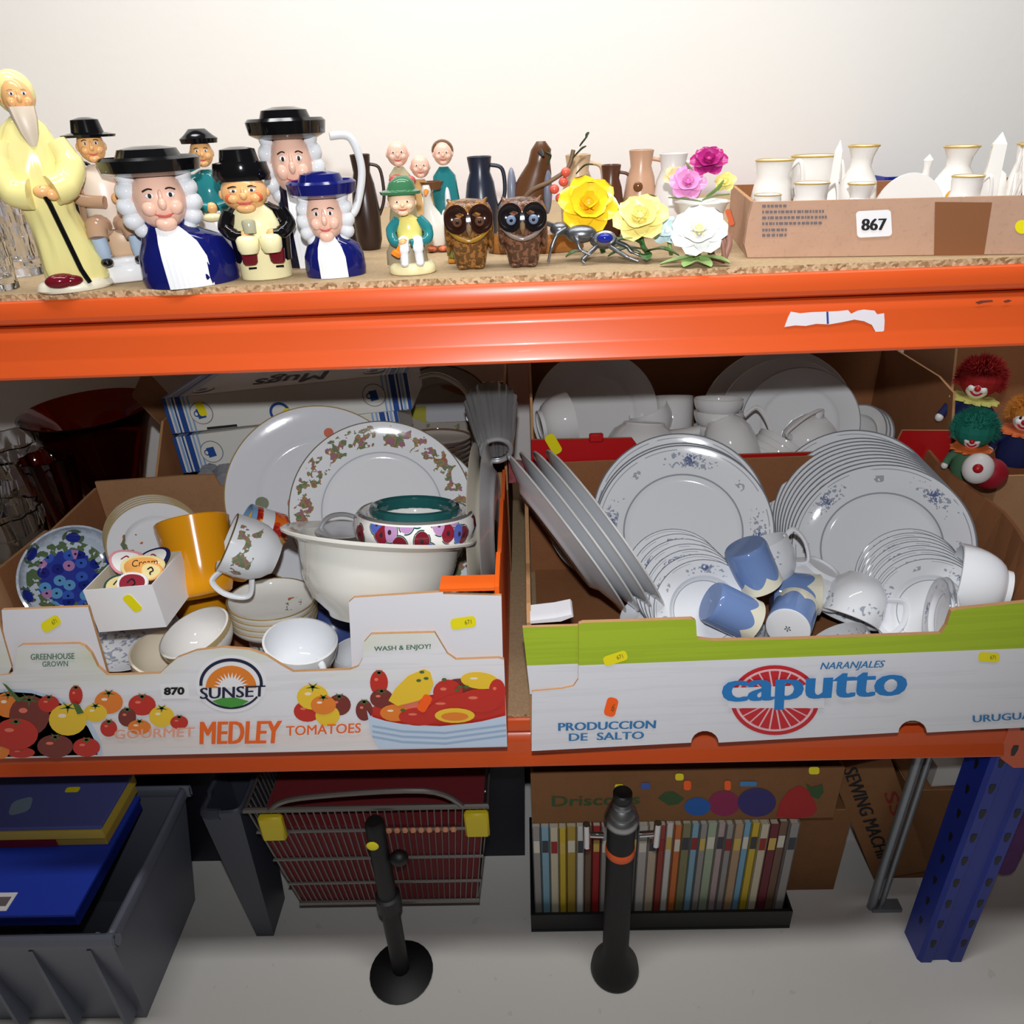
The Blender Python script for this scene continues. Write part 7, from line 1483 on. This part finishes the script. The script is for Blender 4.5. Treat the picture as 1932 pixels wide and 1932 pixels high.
# books
ORD = ['first', 'second', 'third', 'fourth', 'fifth', 'sixth', 'seventh', 'eighth', 'ninth', 'tenth', 'eleventh', 'twelfth', 'thirteenth', 'fourteenth', 'fifteenth', 'sixteenth', 'seventeenth', 'eighteenth', 'nineteenth', 'twentieth', 'twenty-first', 'twenty-second', 'twenty-third', 'twenty-fourth', 'twenty-fifth', 'twenty-sixth', 'twenty-seventh', 'twenty-eighth', 'twenty-ninth', 'thirtieth', 'thirty-first', 'thirty-second']
bt = thing('book_tray', 'low black tray holding the row of books on the floor', 'tray', (0.2, 0.16, FLOOR_Z))
obj('base', MB().box((0.2, 0.165, FZ+.0025), (0.44, .20, .005)), BLKP, bt, world=True, smooth=False)
for a in ((0.2, 0.068, .44, .005), (0.2, 0.262, .44, .005), (-0.0175, 0.165, .005, .19), (0.4175, 0.165, .005, .19)): obj('side', MB().box((a[0], a[1], FZ+.025), (a[2], a[3], .04)), BLKP, bt, world=True, smooth=False)
rnd = random.Random(11); x = -0.013; i = 0
SPC = [('grey', (150, 146, 144)), ('pale blue', (130, 170, 190)), ('cream', (206, 196, 170)), ('yellow', (206, 176, 50)), ('mustard', (180, 150, 60)), ('white', (210, 208, 204)), ('brown', (120, 92, 74)), ('red', (160, 40, 40)), ('grey', (160, 156, 152)), ('tan', (176, 146, 116)), ('grey', (136, 132, 130)), ('dark grey', (90, 86, 88)), ('pale grey', (180, 176, 172)), ('beige', (190, 172, 150)), ('red-topped', (150, 60, 50)), ('white', (206, 202, 196)), ('orange', (200, 110, 50)), ('olive', (130, 126, 90)), ('pale blue', (140, 164, 180)), ('grey', (150, 148, 148)), ('pale green', (160, 176, 150)), ('grey-pink', (176, 156, 156)), ('grey', (140, 136, 134)), ('tan', (170, 144, 120)), ('sky blue', (120, 170, 200)), ('yellow', (216, 190, 50)), ('cream', (210, 196, 160)), ('maroon', (110, 40, 50)), ('brown', (120, 84, 60)), ('grey', (130, 128, 126))]
while x < 0.40 and i < len(SPC):
    w_ = rnd.uniform(.0115, .016); hb = 0.236-rnd.uniform(0, .004) if True else 0; nm, c = SPC[i]; d_ = rnd.uniform(.12, .135); z0 = FZ+.0055; y0 = 0.082+rnd.uniform(0, .006)
    t = thing('book', '%s-spined book, %s from the left in the row under the berry carton' % (nm, ORD[i]), 'book', (x+w_/2, y0+d_/2, z0), 'row of books on the bottom level'); cm_ = mat('spine_%s' % nm, c, rough=.6)
    obj('cover', MB().box((0, -d_/2+.0006, hb/2), (w_-.0006, .0012, hb), 0, .0004).box((-w_/2+.0009, 0, hb/2), (.0012, d_, hb)).box((w_/2-.0009, 0, hb/2), (.0012, d_, hb)), cm_, t, smooth=False); obj('pages', MB().box((0, .001, hb/2-.001), (w_-.0032, d_-.006, hb-.006)), mat('pages', (206, 196, 174), rough=.9), t, smooth=False)
    obj('title_band', MB().box((0, -d_/2-.0003, hb*.8), (w_*.7, .0005, hb*.12)), mat('band_%d' % (i % 4), [(220, 214, 200), (60, 60, 70), (150, 40, 40), (210, 180, 90)][i % 4], rough=.6), t, smooth=False)
    x += w_+.0004; i += 1
# pump canister
pc = PY(1172, 1560, 0.0); cn = thing('pump_canister', 'black and silver pump canister with chrome side handles in front of the books', 'canister', (pc.x, 0.0, FLOOR_Z))
zt = PY(1184, 1494, 0.0).z-FLOOR_Z; s_ = 1.0
obj('body', MB().lathe([(r*.74, z) for r, z in [(0, .0005), (.05, .0005), (.053, .004), (.050, .02), (.028, .05), (.027, zt-.065), (.024, zt-.06), (0, zt-.06)]], 36), BLKP, cn); obj('orange_band', MB().lathe([(r*.74, z) for r, z in [(.0272, zt-.125), (.029, zt-.123), (.029, zt-.112), (.0272, zt-.11)]], 36), mat('band_orange', (226, 90, 30), rough=.4), cn)
obj('neck', MB().lathe([(r*.74, z) for r, z in [(.026, zt-.063), (.031, zt-.060), (.034, zt-.052), (.031, zt-.045), (.026, zt-.041), (.028, zt-.036), (.024, zt-.030), (.019, zt-.026), (.020, zt-.021), (.016, zt-.017), (0, zt-.016)]], 40), STEEL, cn); obj('cap', MB().lathe([(r*.74, z) for r, z in [(.0155, zt-.0165), (.018, zt-.014), (.018, zt-.002), (.015, zt), (.006, zt-.001), (0, zt-.002)]], 30), BLKP, cn)
for sx in (-1, 1):
    a = obj('side_arm', MB().tube([(sx*.026, -.004, zt-.082), (sx*.046, -.006, zt-.078)], .0045, 0, 10), CHROME, cn); obj('tap_handle', MB().tube([(sx*.050, -.007, zt-.055), (sx*.049, -.008, zt-.100)], [.0055]*2, 0, 10), CHROME, a)
# tilted machine carton, metal frame, white block and carton at the right
c_ = PY(1664, 1552, 0.13); q = Quaternion((0, 1, 0), math.radians(-24)) @ Quaternion((0, 0, 1), math.radians(-6))
sm = thing('machine_carton', 'brown carton leaning askew with black and red lettering, left of the steel tubes', 'carton', c_, None, q)
w_, h_, d_ = .092, .30, .10
obj('carton_body', MB().box((0, d_/2, 0), (w_, d_, h_), 0, .001), CARD_DK, sm, smooth=False)
mb = MB(); put_text(mb, 'SEWING MACHINE', (-.028, -.0006, .145), (-.028, -.0006, -.125), (-.006, -.0006, .145), 0, 0, .004); obj('lettering', mb, INK, sm, label='black lettering running down the carton', smooth=False)
mb = MB(); put_text(mb, 'SS', (.018, -.0006, .07), (.018, -.0006, .012), (.038, -.0006, .07), 0, 0, .02); obj('lettering', mb, mat('print_dull_red', (130, 34, 30), rough=.7), sm, label='red printed letters', smooth=False)
fr = thing('steel_stand', 'pair of grey steel tubes standing upright left of the blue rack post', 'stand', PY(1738, 1520, 0.09)); fo = fr.location
for px_, r_ in ((1731, .0072), (1751, .0048)):
    a_ = PY(px_, 1437, 0.10); b_ = Vector((PY(px_, 1437, .10).x-.004, 0.10, FZ)); obj('tube', MB().tube([b_-fo, a_-fo+Vector((0, 0, .02))], r_, 0, 16), mat('steel_grey', (140, 146, 152), rough=.35, metal=.6), fr)
obj('foot_bar', MB().box((fo.x-fo.x, .10-fo.y, FZ+.004-fo.z), (.05, .02, .008)), mat('steel_grey', (140, 146, 152)), fr, smooth=False)
a_ = PY(1757, 1484, .16); b_ = PY(1822, 1470, .16); obj_ = thing('white_block', 'white plastic block lying on the carton behind the steel tubes', 'block', (a_.x+.03, .19, a_.z))
obj('block', MB().prism([(-.03, 0), (.036, .004), (.034, .024), (.014, .048), (-.03, .046)], -.03, .03, 0, map=lambda u, v, h: (u, h, v)), mat('block_white', (206, 204, 200), rough=.5), obj_, smooth=False)
rc = carton('cardboard_carton', 'brown carton with a drawn ladder sign, beside the blue rack post', a_.x-.035, a_.x+.075, .155, .26, FLOOR_Z, (a_.z-.003, a_.z-.003), (a_.z-.003, a_.z-.003), [(0, a_.z-.003), (1, a_.z-.003)], [(0, a_.z-.003), (1, a_.z-.003)], [CARD_DK, CARD_IN, CARD_EDGE]); RF_ = plane_fn((0, .155, 0), (0, -1, 0))
obj('lid', MB().box((a_.x+.02, .2075, a_.z-.0015), (.108, .103, .002)), CARD_DK, rc, world=True, smooth=False)
mb = MB()
for q_ in ([(1790, 1528), (1793, 1528), (1776, 1568), (1772, 1568)], [(1792, 1530), (1815, 1530), (1815, 1533), (1792, 1533)], [(1785, 1545), (1818, 1543), (1818, 1546), (1785, 1548)], [(1812, 1530), (1815, 1530), (1818, 1562), (1814, 1562)]): decal(mb, q_, lambda a, b: RF_(a, b, .0008))
obj('ladder_sign', mb, INK, rc, world=True, smooth=False); mb = MB(); decal(mb, rrect(1832, 1524, 14, 20, 0), lambda a, b: RF_(a, b, .001)); obj('price_sticker', mb, YEL, rc, world=True, smooth=False)
g = G('purple_cloth', (96, 50, 110), rough=.8); g.bump(g.noise(40, detail=3), .004, 1.0)
mb = MB().ell((0, 0, 0), (.07, .06, .16), 0, 24, 18); mb.v = [v*(1+.1*math.sin(v.z*60+v.x*40)) for v in mb.v]; p_ = Vector((0.775, .16, FZ+.172))
o_ = obj('cloth_bundle', mb, g.done()); o_.location = p_; tag(o_, 'purple cloth bundle beyond the blue rack post at the right edge', 'bundle')

sc_ = carton('small_carton', 'small brown carton on the floor between the books and the lettered carton', 0.428, 0.520, 0.135, 0.255, FLOOR_Z, (-0.345, -0.345), (-0.345, -0.345), [(0, -0.345), (1, -0.345)], [(0, -0.345), (1, -0.345)], [CARD_DK, CARD_IN, CARD_EDGE])
obj('lid_flap', MB().box((0.474, 0.195, -0.344), (0.088, 0.116, 0.002)), CARD_DK, sc_, world=True, smooth=False)
